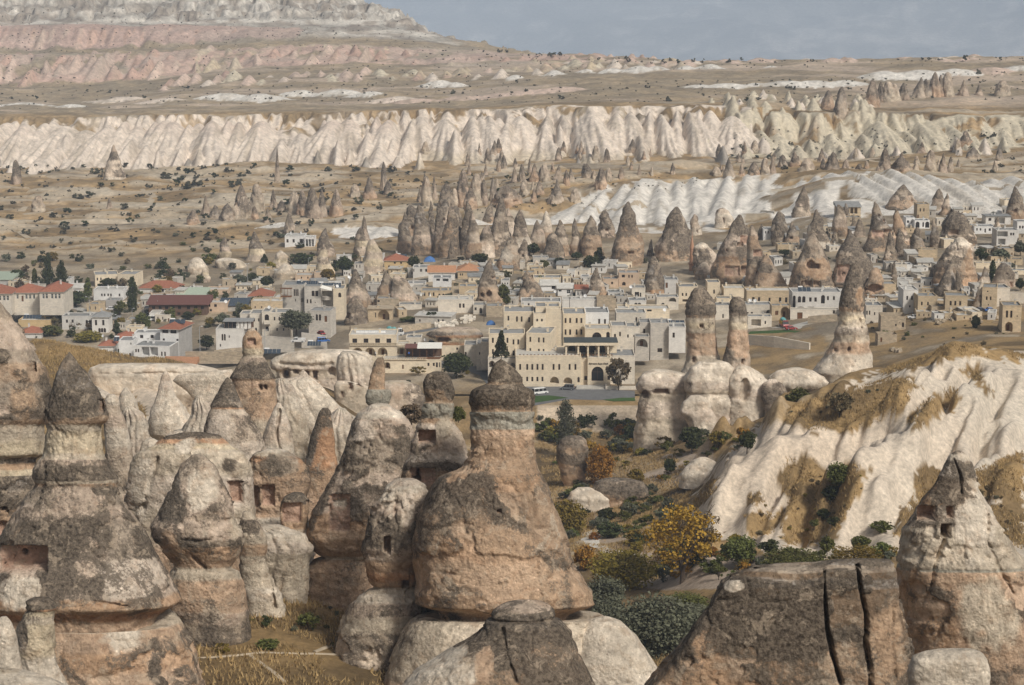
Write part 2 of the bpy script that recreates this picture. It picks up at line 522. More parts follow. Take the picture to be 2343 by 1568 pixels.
FAR = [
 (-300, [(600,'z',10),(640,'z',0),(1000,'z',0),(1300,'z',2),(1450,'z',3),(1490,'z',8),(1535,266),(1700,250),(1900,230),(2000,204),(2050,193),(2160,128),(2215,121),(2235,112),(2275,62),(2310,54),(2450,0),(2650,-60),(2900,-110)]),
 (150, [(600,'z',10),(640,'z',0),(1000,'z',0),(1300,'z',2),(1450,'z',3),(1490,'z',8),(1535,266),(1700,250),(1900,230),(2000,204),(2050,193),(2160,128),(2215,121),(2235,112),(2275,62),(2310,54),(2450,0),(2650,-60),(2900,-110)]),
 (450, [(600,'z',10),(640,'z',1),(1000,'z',1),(1300,'z',3),(1450,'z',4),(1490,'z',9),(1535,260),(1700,243),(1880,205),(2000,178),(2080,160),(2170,118),(2225,104),(2260,70),(2310,52),(2450,0),(2650,-50),(2900,-100)]),
 (750, [(600,'z',15),(640,'z',9),(740,'z',6),(1000,'z',2),(1300,'z',4),(1450,'z',5),(1490,'z',10),(1535,258),(1700,240),(1850,206),(2000,165),(2120,125),(2230,88),(2330,50),(2430,12),(2550,-22),(2700,-40),(2900,-20)]),
 (900, [(620,'z',8),(660,'z',9),(800,'z',8),(1000,'z',4),(1300,'z',4),(1450,'z',6),(1490,'z',11),(1532,254),(1700,236),(1850,202),(2000,163),(2150,118),(2280,75),(2400,27),(2500,40),(2700,90),(2900,150)]),
 (1050, [(620,'z',8),(660,'z',10),(900,'z',10),(1000,'z',8),(1300,'z',5),(1450,'z',6),(1490,'z',12),(1530,252),(1700,230),(1850,197),(2000,162),(2150,122),(2300,93),(2420,110),(2600,150),(2900,200)]),
 (1350, [(620,'z',10),(900,'z',10),(1000,'z',11),(1060,'z',8),(1112,'z',9),(1146,'z',20),(1190,'z',19),(1270,'z',13),(1370,'z',8),(1445,'z',8),(1480,'z',12),(1520,245),(1650,216),(1800,186),(1950,156),(2100,125),(2200,135),(2500,180),(2900,220)]),
 (1650, [(640,'z',11),(800,'z',12),(1000,'z',13),(1070,'z',11),(1115,'z',12),(1147,'z',22),(1190,'z',21),(1280,'z',13),(1370,'z',9),(1440,'z',11),(1480,'z',17),(1520,245),(1650,214),(1800,180),(1950,150),(2050,140),(2150,150),(2500,190),(2900,220)]),
 (1950, [(640,'z',16),(760,'z',17),(850,'z',20),(1000,'z',22),(1055,'z',22),(1088,'z',30),(1140,'z',28),(1250,'z',20),(1390,'z',8),(1446,'z',9),(1476,'z',16),(1505,256),(1650,220),(1800,173),(1950,146),(2020,137),(2150,150),(2500,190),(2900,220)]),
 (2250, [(640,'z',22),(760,'z',22),(850,'z',22),(1000,'z',21),(1050,'z',21),(1084,'z',28),(1150,405),(1300,372),(1400,350),(1455,330),(1500,266),(1600,230),(1700,205),(1800,168),(1950,140),(2020,132),(2150,145),(2500,190),(2900,220)]),
 (2600, [(640,'z',23),(850,'z',22),(1000,'z',21),(1050,'z',21),(1084,'z',28),(1150,402),(1300,368),(1400,346),(1455,326),(1500,263),(1600,228),(1700,203),(1800,165),(1950,138),(2020,130),(2150,145),(2500,190),(2900,220)]),
]
NEARC = [_col(x, _pre + p) for x, p in NEAR]
FARC = [_col(x, p) for x, p in FAR]

def _cols_eval(cols, X, Y):
    u = X / np.maximum(Y, 100.0)
    Z = np.stack([np.interp(Y, c[0], c[1]) for c in cols])
    U = np.stack([np.interp(Y, c[0], c[2]) for c in cols])
    n = len(cols)
    i = np.clip((U < u[None]).sum(0) - 1, 0, n - 2)
    ar = np.arange(len(u))
    u0, u1 = U[i, ar], U[i + 1, ar]
    t = np.clip((u - u0) / (u1 - u0), 0, 1)
    z0 = Z[np.clip(i - 1, 0, n - 1), ar]; z1 = Z[i, ar]; z2 = Z[i + 1, ar]; z3 = Z[np.clip(i + 2, 0, n - 1), ar]
    m1, m2 = (z2 - z0) * .5, (z3 - z1) * .5
    t2, t3 = t * t, t * t * t
    return (2*t3 - 3*t2 + 1) * z1 + (t3 - 2*t2 + t) * m1 + (-2*t3 + 3*t2) * z2 + (t3 - t2) * m2

def base_height(X, Y):
    a = _cols_eval(NEARC, X, Y)
    b = _cols_eval(FARC, X, Y)
    t = sstep(630, 690, Y)
    return a * (1 - t) + b * t

def _b1(x, y):
    return float(base_height(np.array([float(x)]), np.array([float(y)]))[0])

# smooth ribs and furrows laid along polylines (picture positions on the slope -> world)
def px_ground(vx, vy, Ymin=100, Ymax=2700, fn=None):
    fn = fn or base_height
    Ys = np.arange(Ymin, Ymax, 1.5)
    d = FPX * CP - (vy - CYP) * SP
    X = (vx - CXP) / d * Ys
    Z = CAMZ + (-FPX * SP - (vy - CYP) * CP) / d * Ys
    h = fn(X, Ys) - Z
    k = np.argmax(h > 0)
    if not (h > 0).any():
        k = len(Ys) - 1
    if k > 0:
        f = h[k - 1] / (h[k - 1] - h[k] - 1e-9)
        Yh = Ys[k - 1] + 1.5 * float(np.clip(f, 0, 1))
    else:
        Yh = Ys[0]
    p = P(vx, vy, float(Yh))
    return p

RIBS = []   # (points Nx2, radius, height)
def rib(pts, r, h, Ymin=300):
    RIBS.append((np.array([px_ground(a, b, Ymin, 486)[:2] for a, b in pts]), r, h))

# right-hand white slope: ribs, then furrows
rib([(2190,835),(2120,905),(2080,960),(2010,1010),(1900,1050),(1780,1090),(1690,1150),(1625,1210)], 9, 5.0)
rib([(2090,1000),(2060,1060),(2030,1130),(1990,1190)], 7, 4.5)
rib([(2100,880),(2000,905),(1900,935)], 8, 2.5)
rib([(2290,840),(2250,930),(2200,1000),(2150,1040)], 9, 4.0)
rib([(2342,900),(2310,980),(2270,1050)], 7, 3.0)
rib([(1990,850),(1920,890),(1870,915)], 6, 2.2)
rib([(1830,1020),(1740,1090),(1660,1170)], 5, 2.5)
rib([(2200,905),(2160,980),(2110,1040),(2095,1100)], 5, 3.0)
rib([(2330,1090),(2290,1170)], 6, 3)
rib([(2140,850),(2060,940),(1960,1010)], 3.5, -2.6)
rib([(2230,870),(2190,950),(2140,1010)], 3.0, -2.4)
rib([(1930,1080),(1880,1160),(1840,1240)], 6, -3.0)
rib([(2140,1090),(2110,1180),(2080,1240)], 6, -3.2)
rib([(2310,900),(2260,990),(2220,1060)], 2.6, -1.8)
for _k in range(70):
    _x = random.uniform(1640, 2335); _y = random.uniform(880, 1180)
    _l = random.uniform(50, 130)
    rib([(_x, _y), (_x - _l * .35, _y + _l * .4), (_x - _l * .55, _y + _l)], random.uniform(2.2, 5.5), random.uniform(.8, 2.6))
for _k in range(60):
    _x = random.uniform(1640, 2335); _y = random.uniform(880, 1180)
    _l = random.uniform(60, 140)
    rib([(_x, _y), (_x - _l * .3, _y + _l * .45), (_x - _l * .5, _y + _l)], random.uniform(1.0, 2.2), random.uniform(-1.7, -.6))
# left: pale bench and gully between the chimneys
rib([(240,860),(300,900),(330,960)], 6, -3)
rib([(470,880),(440,960),(430,1000)], 7, -4)
rib([(560,870),(600,930),(640,1000)], 6, -2)

SPURS = []  # fluted spurs: x, y, z apex, half width a, length b, foot height, flutes, phase, colour index
def spur(vx, Y, z, a, b, zb, k, ci, lean=0.0, flute=2.2):
    x = float((vx - CXP) * mpp(300, Y))
    SPURS.append((x, Y, z, a, b, zb, k, random.uniform(0, 6), ci, lean, flute))

_rs = random.Random(5)
def _zt(vx, Y):
    return _b1((vx - CXP) * mpp(300, Y), Y)
# the long white cliff: main buttresses, then lower spurs in front
vx = -260.0
while vx < 1720:
    Yc = 1508 + _rs.uniform(-16, 10) - (10 if vx > 1000 else 0)
    wide = _rs.choice((_rs.uniform(9, 15), _rs.uniform(15, 24), _rs.uniform(24, 36)))
    spur(vx, Yc, _zt(vx, 1532) - _rs.uniform(-.5, 9) * _rs.random(), wide, _rs.uniform(78, 112), _rs.uniform(-3, 1), _rs.uniform(6, 10), 0, _rs.uniform(-.35, .35), _rs.uniform(2.2, 3.6))
    vx += wide / .31 * _rs.uniform(.35, .75)
vx = -260.0
while vx < 1720:
    Yc = 1468 + _rs.uniform(-26, 22)
    f = _rs.uniform(.35, .8)
    spur(vx, Yc, 3 + (_zt(vx, 1530) - 3) * f, _rs.uniform(6, 13), _rs.uniform(40, 75), -3, _rs.uniform(3, 6), 0, _rs.uniform(-.4, .4), _rs.uniform(1.2, 2.2))
    vx += _rs.uniform(18, 46)
# small cones standing along its foot
vx = -250.0
while vx < 1500:
    spur(vx, 1412 + _rs.uniform(-14, 22), _rs.uniform(8, 17), _rs.uniform(3.5, 7), _rs.uniform(14, 26), -2, _rs.uniform(2, 4), _rs.choice((0, 0, 5)), 0, 1.0)
    vx += _rs.uniform(25, 80)
# yellowish cliffs to the right
vx = 1640.0
for _q in range(2):
  vx = 1640.0 + 9 * _q
  while vx < 2560:
    Yc = 1478 - 14 * _q + _rs.uniform(-12, 14) + (30 if vx > 2100 else 0)
    wide = _rs.uniform(12, 24)
    zt = _zt(vx, Yc + 16)
    spur(vx, Yc, zt - _rs.uniform(0, 5), wide, _rs.uniform(65, 105), zt - 27, _rs.uniform(5, 8), 1, _rs.uniform(-.5, .3), _rs.uniform(1.8, 2.8))
    vx += wide / .31 * _rs.uniform(.6, 1.0)
vx = 1620.0
while vx < 2560:
    spur(vx, 1425 + _rs.uniform(-30, 25), _zt(vx, 1430) + _rs.uniform(6, 13), _rs.uniform(5, 10), _rs.uniform(25, 45), 4, _rs.uniform(3, 5), _rs.choice((1, 1, 0, 5)), _rs.uniform(-.4, .4), 1.5)
    vx += _rs.uniform(26, 60)
# knobbly ground above the yellow cliff
for _k in range(46):
    vx = _rs.uniform(1620, 2000); Yc = _rs.uniform(1510, 1600)
    spur(vx, Yc, _zt(vx, Yc) + _rs.uniform(4, 9), _rs.uniform(4, 9), _rs.uniform(12, 24), _zt(vx, Yc) - 6, 3, _rs.choice((0, 1, 1)), 0, 1.0)
# the white slope behind the town, right of the middle
for vx, Yc, dz in ((1310,1112,-2),(1345,1128,0),(1390,1138,1),(1432,1142,2),(1470,1146,2),(1510,1146,2),(1552,1148,2),(1590,1148,3),(1632,1148,2),(1670,1148,3),(1712,1148,3),
                   (1752,1140,2),(1790,1130,1),(1838,1122,2),(1872,1112,3),(1906,1104,4),(1945,1098,4),(1990,1094,3),(2040,1090,4),(2085,1092,3),(2130,1090,2),(2180,1090,1),(2230,1084,1),(2275,1090,2),(2320,1094,3),(2365,1090,2),(2410,1090,2)):
    spur(vx, Yc + _rs.uniform(-4, 4), _zt(vx, Yc) + dz, _rs.uniform(10, 17), _rs.uniform(95, 140), _zt(vx, Yc - 90) - 4, _rs.uniform(4, 7), 2, _rs.uniform(.1, .7) * (1 if vx < 1900 else -1), _rs.uniform(1.0, 1.8))
for vx, Yc in ((1080,1072),(1150,1080),(1210,1076),(740,1085),(790,1080),(840,1076),(690,1088),(640,1100),(880,1072)):
    spur(vx, Yc, _zt(vx, Yc) + _rs.uniform(1.5, 3.2), _rs.uniform(16, 30), _rs.uniform(24, 40), _zt(vx, Yc) - 4, 4, 2, _rs.uniform(-.6, .6), .8)
# pink badlands below the mesa
vx = -260.0
while vx < 980:
    n_ = 1
    Yc = (2160 if vx < 600 else 2150 + (vx - 600) * .0) + _rs.uniform(-25, 25)
    wide = _rs.uniform(11, 22)
    zt = _zt(vx, Yc + 10)
    spur(vx, Yc, zt + _rs.uniform(-1, 6), wide, _rs.uniform(55, 100), zt - 26, _rs.uniform(4, 7), 3, _rs.uniform(-.4, .4), _rs.uniform(2.0, 3.5))
    vx += wide / .45 * _rs.uniform(.45, .9)
vx = -260.0
while vx < 1500:
    Yc = 2095 + _rs.uniform(-40, 30)
    spur(vx, Yc, _zt(vx, Yc) + _rs.uniform(7, 15) * (1 if vx < 900 else .4), _rs.uniform(7, 14), _rs.uniform(35, 60), _zt(vx, Yc) - 12, _rs.uniform(3, 5), _rs.choice((3, 3, 3, 4)), _rs.uniform(-.4, .4), 2.0)
    vx += _rs.uniform(18, 50)
vx = 380.0
while vx < 1560:
    Yc = 1960 + _rs.uniform(-50, 40)
    zt = _zt(vx, Yc)
    spur(vx, Yc, zt + _rs.uniform(3, 9), _rs.uniform(9, 20), _rs.uniform(45, 85), zt - 14, _rs.uniform(4, 8), _rs.choice((3, 4, 4, 0, 1)), _rs.uniform(-.5, .5), _rs.uniform(1.5, 3))
    vx += _rs.uniform(12, 34)
# pink wall of the mesa
vx = -260.0
while vx < 660:
    wide = _rs.uniform(6, 11)
    Yc = 2268 + _rs.uniform(-6, 8)
    spur(vx, Yc, _zt(vx, 2285) + _rs.uniform(-1, 1), wide, _rs.uniform(26, 40), _zt(vx, 2225) - 2, 3, 3, 0, 1.5)
    vx += wide / .47 * _rs.uniform(.8, 1.3)
# pale outcrops on the plateau
for vx, Yc, ci, a, h in ((60,1760,2,40,5),(170,1740,2,26,4),(300,1800,0,40,5),(390,1760,0,30,4),(520,1770,2,34,7),(600,1760,2,30,6),(690,1800,2,26,6),(780,1790,2,30,7),(850,1770,2,26,6),(915,1720,0,30,5),
                         (1010,1850,2,24,9),(1040,1845,2,20,6),(1180,1880,2,14,5),(1270,1890,2,13,6),(1340,1895,2,14,5),(1400,1890,2,20,5),(1460,1890,2,22,7),(1500,1893,2,18,6),(1570,1900,2,13,6),(1620,1900,2,20,7),(1760,1900,2,14,4),
                         (1290,1700,4,46,5),(1220,1700,4,36,5),(1150,1705,4,36,4),(1060,1700,4,30,5),(960,1690,4,36,5),
                         (1600,1700,2,30,4),(1660,1705,2,34,5),(1730,1710,2,30,5),(1800,1716,2,40,6),(1860,1722,2,36,6),(1930,1730,2,30,5),(2020,1790,2,30,6),(2100,1796,2,34,6),(2180,1800,2,30,6),(2260,1810,4,34,6),(2330,1815,2,34,7),(2390,1815,2,30,6)):
    spur(vx, Yc, _zt(vx, Yc) + h * .85, a * 1.5, _rs.uniform(20, 36), _zt(vx, Yc) - 6, _rs.uniform(6, 12), ci, _rs.uniform(-.5, .5), 1.5)
for _k in range(60):
    vx = _rs.uniform(1250, 2450); Yc = 2010 + _rs.uniform(-35, 25)
    spur(vx, Yc, _zt(vx, Yc) + _rs.uniform(1, 4.5), _rs.uniform(12, 30), _rs.uniform(20, 45), _zt(vx, Yc) - 7, 4, _rs.choice((4, 4, 3, 0)), _rs.uniform(-.4, .4), 1.6)
SPA = np.array([[s[0], s[1], s[3], s[4]] for s in SPURS])

PADS = [((-45, 44), (612, 700), 10.0, 8.0)]   # the levelled hotel forecourt
SPUR_COL = np.array([(.70, .605, .51), (.60, .53, .405), (.70, .66, .60), (.53, .365, .29), (.61, .47, .385), (.36, .32, .275)])

def height(X, Y, want=False):
    X = np.asarray(X, float).ravel(); Y = np.asarray(Y, float).ravel()
    wf = sstep(1436, 1470, Y) * (1 - sstep(1540, 1552, Y)) * 26 + sstep(1088, 1110, Y) * (1 - sstep(1152, 1166, Y)) * 16 * sstep(150, 190, X + 160) + sstep(2040, 2070, Y) * (1 - sstep(2180, 2200, Y)) * 40 + sstep(2205, 2230, Y) * (1 - sstep(2284, 2292, Y)) * 14 + sstep(2300, 2340, Y) * (1 - sstep(2640, 2700, Y)) * 60
    wx = X + 5 * fbm2(X / 30, Y / 30, 2, 12)
    bil = (np.abs(n2(wx / 19, Y / 60, 14)) + .55 * np.abs(n2(wx / 7.3, Y / 45, 15)) + .3 * np.abs(n2(wx / 3.1, Y / 30, 16))) / 1.0
    z = base_height(X, np.where(wf > 0, np.minimum(Y + wf * (bil - .55), np.maximum(Y, 1548)) if False else Y + wf * (bil - .55), Y))
    near = 1 - sstep(560, 660, Y)
    far = sstep(980, 1080, Y)
    town = 1 - near - far
    amp = near * 1.0 + np.clip(town, 0, 1) * .5 + far * 1.6
    z = z + amp * (fbm2(X / 34, Y / 34, 4, 3) * 1.6 + near * fbm2(X / 7, Y / 7, 4, 8) * .35)
    und = far * (1 - sstep(1400, 1440, Y)) + .5 * sstep(1540, 1600, Y)
    z = z + und * (np.abs(fbm2(X / 90, Y / 40, 4, 21)) * 7 - 1.5)
    ledge = far * (1 - sstep(1385, 1400, Y)) * sstep(.20, .26, fbm2(X / 55, Y / 17, 5, 63))
    z = z + 1.6 * ledge
    hi = sstep(2290, 2350, Y)
    z = z + hi * np.abs(fbm2(X / 60, Y / 90, 5, 31)) * 14 + hi * 3.0 * np.sin(z * .9 + 2 * fbm2(X / 80, Y / 80, 3, 5))
    for pts, r, h in RIBS:
        lo, hi_ = pts.min(0) - r, pts.max(0) + r
        m = (X > lo[0]) & (X < hi_[0]) & (Y > lo[1]) & (Y < hi_[1])
        if not m.any():
            continue
        x, y = X[m], Y[m]
        d2 = np.full(x.shape, 1e9)
        for (ax, ay), (bx, by) in zip(pts[:-1], pts[1:]):
            L = (bx - ax) ** 2 + (by - ay) ** 2 + 1e-9
            t = np.clip(((x - ax) * (bx - ax) + (y - ay) * (by - ay)) / L, 0, 1)
            d2 = np.minimum(d2, (x - ax - t * (bx - ax)) ** 2 + (y - ay - t * (by - ay)) ** 2)
        q = np.clip(1 - d2 / r ** 2, 0, 1)
        z[m] += h * q * q
    for (xa, xb), (ya, yb), zp, f in PADS:
        w = sstep(xa - f, xa, X) * (1 - sstep(xb, xb + f, X)) * sstep(ya - 3, ya, Y) * (1 - sstep(yb, yb + f, Y))
        z = z * (1 - w) + zp * w
    ci = np.full(X.shape, -1)
    x0, x1, y0, y1 = X.min(), X.max(), Y.min(), Y.max()
    hit = np.where((SPA[:, 0] + SPA[:, 2] * 1.8 > x0) & (SPA[:, 0] - SPA[:, 2] * 1.8 < x1) & (SPA[:, 1] - SPA[:, 3] < y1) & (SPA[:, 1] + 20 > y0))[0]
    if len(hit):
        order = np.argsort(Y, kind='stable'); Yo = Y[order]
        for s in hit:
            sx, sy, sz, a, b, zb, k, ph, c, lean, fl = SPURS[s]
            i0, i1 = np.searchsorted(Yo, (sy - b, sy + .35 * b))
            idx = order[i0:i1]
            idx = idx[np.abs(X[idx] - sx) < a * 1.9]
            if not len(idx):
                continue
            dx = X[idx] - sx; dy = sy - Y[idx]
            dx = dx + lean * np.maximum(dy, 0) * .35
            wob = fbm2(X[idx] / 9, Y[idx] / 14, 3, 60 + s % 7)
            r = np.sqrt((dx / a) ** 2 + (dy / np.where(dy > 0, b, b * .35)) ** 2) + .05 * wob
            th = np.arctan2(dx / a, dy / b)
            g = np.abs(np.sin(k * th + ph + 1.1 * wob + s))
            r = np.sqrt(r * r + .02) - .10
            zz = sz - (sz - zb) * np.power(np.clip(r, 0, 2), .95) + fl * np.minimum(1, r * 2.2) * (np.power(g, .6) - .66)
            w = zz > z[idx]
            z[idx[w]] = zz[w]; ci[idx[w]] = c
    if want:
        return z, ci
    return z

# cached lookup for standing things on the ground
_UG = np.linspace(-.32, .32, 560)
_YG = np.concatenate([np.linspace(60, 620, 300), np.linspace(622, 1400, 420), np.linspace(1402, 2750, 420)])
_gu, _gy = np.meshgrid(_UG, _YG)
_ZG = height((_gu * _gy).ravel(), _gy.ravel()).reshape(_gu.shape)

def gz(X, Y):
    X = np.asarray(X, float); Y = np.asarray(Y, float)
    fi = np.clip((X / Y + .32) / .64 * 559, 0, 558.999)
    fj = np.clip(np.interp(Y, _YG, np.arange(len(_YG))), 0, len(_YG) - 1.001)
    i = fi.astype(int); j = fj.astype(int); a = fi - i; b = fj - j
    return (_ZG[j, i] * (1 - a) + _ZG[j, i + 1] * a) * (1 - b) + (_ZG[j + 1, i] * (1 - a) + _ZG[j + 1, i + 1] * a) * b

def ground(x, y):
    return float(gz(np.array([x]), np.array([y]))[0])

def at(vx, vy, Ymin=100, Ymax=2700):
    """the point of the ground seen at a picture position, beyond depth Ymin"""
    return px_ground(vx, vy, Ymin, Ymax, gz)

# patches of dry grass on the pale rock near by (picture outlines of the real patches)
GRASS = [
 [(1795,965),(1800,935),(1850,915),(1890,905),(1960,885),(2010,872),(2080,862),(2095,885),(2085,905),(2070,940),(2045,955),(1990,975),(1930,990),(1850,985)],
 [(2010,860),(2040,830),(2120,800),(2200,785),(2290,800),(2342,812),(2342,825),(2280,822),(2200,815),(2150,830),(2080,845)],
 [(2080,960),(2110,920),(2150,895),(2190,880),(2195,905),(2165,940),(2120,970),(2090,985)],
 [(2200,845),(2225,840),(2250,865),(2270,890),(2285,905),(2260,900),(2225,870)],
 [(1780,1090),(1800,1045),(1830,1040),(1870,1050),(1880,1080),(1960,1060),(1985,1070),(1990,1100),(1950,1150),(1935,1190),(1890,1240),(1800,1250),(1780,1200),(1800,1150)],
 [(1700,1180),(1740,1170),(1790,1180),(1770,1220),(1720,1230)],
 [(1710,1130),(1745,1125),(1750,1150),(1720,1160)],
 [(2060,1180),(2090,1130),(2110,1070),(2160,1080),(2150,1120),(2110,1180),(2070,1230),(2040,1230)],
 [(2220,1080),(2342,1030),(2342,1150),(2300,1170),(2240,1120)],
 [(2250,1160),(2342,1160),(2342,1260),(2300,1240)],
 [(1575,1165),(1600,1125),(1635,1090),(1640,1120),(1610,1150),(1590,1170)],
 [(1300,1110),(1420,1105),(1490,1120),(1500,1145),(1400,1140),(1310,1140)],
 [(60,800),(80,770),(200,768),(300,800),(420,830),(500,845),(480,850),(400,842),(300,838),(215,842),(190,900),(150,890),(110,860)],
 [(420,870),(470,885),(490,960),(440,1000),(400,1010),(385,960),(430,930)],
 [(280,900),(330,930),(340,990),(330,1050),(290,1050),(300,960)],
]
FOOT = [(1565,1175),(1600,1120),(1650,1060),(1700,990),(1790,960),(1850,930),(1990,860),(2150,800),(2420,780),(2420,1330),(2100,1250),(2060,1260),(1940,1290),(1800,1262),(1660,1240)]

SOIL = [(1370,1045),(1480,1040),(1640,1030),(1650,1100),(1580,1115),(1450,1095),(1380,1090),(1380,1200),(1450,1230),(1560,1270),(1800,1272),(1860,1310),(1700,1345),(1480,1345),(1360,1260)]
LEFTW = [(205,838),(520,845),(620,860),(830,870),(830,1010),(600,1010),(500,1000),(430,1010),(340,1010),(290,960),(215,900)]
C_ = lambda *a: np.array(a, float)
def ground_colour(X, Y, Z, ci):
    vx, vy = proj(X, Y, Z)
    n_a = fbm2(X / 60, Y / 60, 5, 41); n_b = fbm2(X / 12, Y / 12, 5, 47); n_c = fbm2(X / 150, Y / 45, 5, 53)
    gold = C_(.34, .23, .11); brown = C_(.18, .125, .065); bare = C_(.47, .40, .31); white = C_(.64, .56, .47); green = C_(.10, .115, .045)
    t = sstep(-.25, .3, n_b + .3 * n_a)[:, None]
    c = gold * t + brown * (1 - t)
    pale = sstep(.12, .38, n_a * .6 + .55 * n_b)[:, None]
    far = sstep(960, 1060, Y)[:, None]
    c = c * (1 - far) + far * (C_(.43, .295, .155) * t + C_(.28, .20, .11) * (1 - t))
    strip = sstep(.10, .32, fbm2(X / 70, Y / 13, 5, 77))[:, None]
    c = c * (1 - .75 * strip * far) + bare * (.75 * strip * far)
    c = c * (1 - .5 * pale) + bare * (.5 * pale)
    lg = (sstep(.19, .24, fbm2(X / 55, Y / 17, 5, 63)) * far[:, 0] * (1 - sstep(1385, 1400, Y)))[:, None]
    c = c * (1 - .6 * lg) + C_(.53, .46, .36) * (.6 * lg)
    dk = (sstep(.12, .3, fbm2(X / 40, Y / 30, 5, 67)))[:, None]
    c = c * (1 - .30 * dk)
    town = (sstep(625, 660, Y) * (1 - sstep(940, 1040, Y)))[:, None]
    t2 = sstep(-.2, .25, fbm2(X / 9, Y / 14, 4, 44))[:, None]
    tc = (C_(.45, .385, .30) * (1 - .4 * t) + C_(.33, .25, .15) * (.4 * t)) * (.55 + .5 * t2)
    c = c * (1 - .8 * town) + tc * (.8 * town)
    bk = (in_poly(vx + 25 * n_b, vy + 15 * n_a, [(1975,735),(2150,715),(2420,700),(2420,800),(2000,860),(1900,800)]) | in_poly(vx + 20 * n_b, vy + 12 * n_a, [(1620,770),(1860,745),(1900,790),(1860,850),(1640,850)])) & (Y > 500) & (Y < 780)
    bm_ = (bk * sstep(-.3, .1, n_b + .15))[:, None] * .85
    c = c * (1 - bm_) + (gold * t + brown * (1 - t)) * bm_
    # orchard floor in the valley on the right: bare pinkish soil
    soil = in_poly(vx + 30 * n_b, vy + 20 * n_a, SOIL) & (Y > 300) & (Y < 612)
    sm = (soil * sstep(-.25, .15, n_b + .2))[:, None]
    c = c * (1 - sm) + C_(.43, .345, .27) * sm
    gr = (soil * sstep(.1, .35, fbm2(X / 16, Y / 16, 4, 91)))[:, None]
    c = c * (1 - .7 * gr) + C_(.30, .215, .11) * (.7 * gr)
    # white slope
    jx = vx + 9 * fbm2(X / 2.2, Y / 2.2, 3, 7) * 3; jy = vy + 6 * fbm2(X / 2.2, Y / 2.2, 3, 17) * 3
    bank = in_poly(vx + 12 * n_b, vy + 8 * n_a, [(1225,915),(1450,915),(1485,985),(1230,985)]) & (Y > 560) & (Y < 614)
    c = np.where(bank[:, None], C_(.50, .405, .30) * (.8 + .3 * t), c)
    c = c * (1 - .28 * (Y < 300))[:, None]
    hill = in_poly(jx, jy, FOOT) & (Y < 520) & (Y > 335)
    left = (Y > 300) & (Y < 520) & in_poly(jx, jy, LEFTW)
    hw = (hill | left)[:, None]
    tone = sstep(-.4, .4, n_a)[:, None]
    wc = C_(.58, .485, .385) * tone + C_(.56, .495, .41) * (1 - tone)
    c = np.where(hw, wc, c)
    gm = np.zeros(X.shape, bool)
    for g in GRASS:
        gm |= in_poly(jx, jy, g)
    gm &= (Y < 620)
    c = np.where(gm[:, None], gold * t + brown * (1 - t), c)
    # plateau and mesa
    pl = (sstep(1520, 1600, Y))[:, None]
    pc = C_(.385, .30, .20) * t + C_(.29, .235, .165) * (1 - t)
    st = sstep(.16, .34, n_c)[:, None]
    pc = pc * (1 - .6 * st) + C_(.56, .45, .36) * (.6 * st)
    c = c * (1 - pl) + pc * pl
    mesa = sstep(2225, 2250, Y + 14 * n_b)[:, None] * sstep(1120, 980, vx)[:, None]
    mc = C_(.58, .54, .48) * (1 - t) + C_(.36, .31, .26) * t
    lay = sstep(-.2, .5, np.sin(Z * .62 + 2.5 * n_a))[:, None]
    mc = mc * (.72 + .36 * lay)
    c = c * (1 - mesa) + mc * mesa
    wall = sstep(2228, 2236, Y) * (1 - sstep(2284, 2292, Y)) * (vx + 160 * n_a < 640)
    c = np.where((wall > .5)[:, None], C_(.49, .355, .30) * (.9 + .15 * lay), c)
    face = (Y > 1474) & (Y < 1533) & (vx < 1720) & (ci < 0)
    fm = (face * sstep(.25, -.05, fbm2(X / 10, Y / 10, 4, 15) + .004 * (Y - 1515)))[:, None]
    c = c * (1 - fm) + SPUR_COL[0] * fm
    pf = (Y > 2050) & (Y < 2178) & (ci < 0) & (vx < 1480)
    pm = (pf * sstep(.30, .0, fbm2(X / 22, Y / 22, 4, 19) + .0012 * (Y - 2110)))[:, None]
    c = c * (1 - pm) + C_(.53, .385, .315) * pm
    yf = (Y > 1415) & (Y < 1506) & (ci < 0) & (vx > 1640)
    ym = (yf * sstep(.28, 0, fbm2(X / 16, Y / 16, 4, 29)))[:, None]
    c = c * (1 - ym) + SPUR_COL[1] * ym
    jv = vx + 70 * fbm2(X / 30, Y / 30, 4, 81); jY = Y + 16 * n_b
    rf = (ci < 0) & (((jY > 1000 + .10 * np.maximum(1560 - jv, 0)) & (jY < 1150) & (jv > 1320) & (jv < 1800)) | ((jY > 985) & (jY < 1090) & (jv > 1780)))
    rm_ = (rf * sstep(.20, .02, fbm2(X / 12, Y / 22, 4, 39)))[:, None]
    c = c * (1 - rm_) + SPUR_COL[2] * rm_
    tl = ((Y > 2035) * sstep(-.05, .35, fbm2(X / 70, Y / 50, 5, 95)))[:, None] * .32
    c = c * (1 - tl) + C_(.42, .375, .32) * tl
    c = c * (1 + .22 * (Y > 1560) * fbm2(X / 25, Y / 40, 4, 97))[:, None]
    # rock of the spurs
    k = ci >= 0
    if k.any():
        sc = SPUR_COL[np.clip(ci, 0, 9)] * (1 + .10 * n_b[:, None])
        pk = sstep(-.1, .5, n_a + .25)[:, None] * ((ci == 0) & (Y > 1430) & (vx < 900))[:, None]
        sc = sc * (1 - .35 * pk * sstep(14, 32, Z)[:, None]) + C_(.60, .44, .36) * (.35 * pk * sstep(14, 32, Z)[:, None])
        yl = (sstep(.05, .3, n_c) * (ci == 3) * (vx > 450))[:, None]
        sc = sc * (1 - .75 * yl) + C_(.57, .49, .33) * (.75 * yl)
        lo = (sstep(15, 8, Z) * ((ci == 0) & (vx > 950) & (Y > 1380) & (Y < 1540)))[:, None]
        sc = sc * (1 - .7 * lo) + C_(.53, .45, .33) * (.7 * lo)
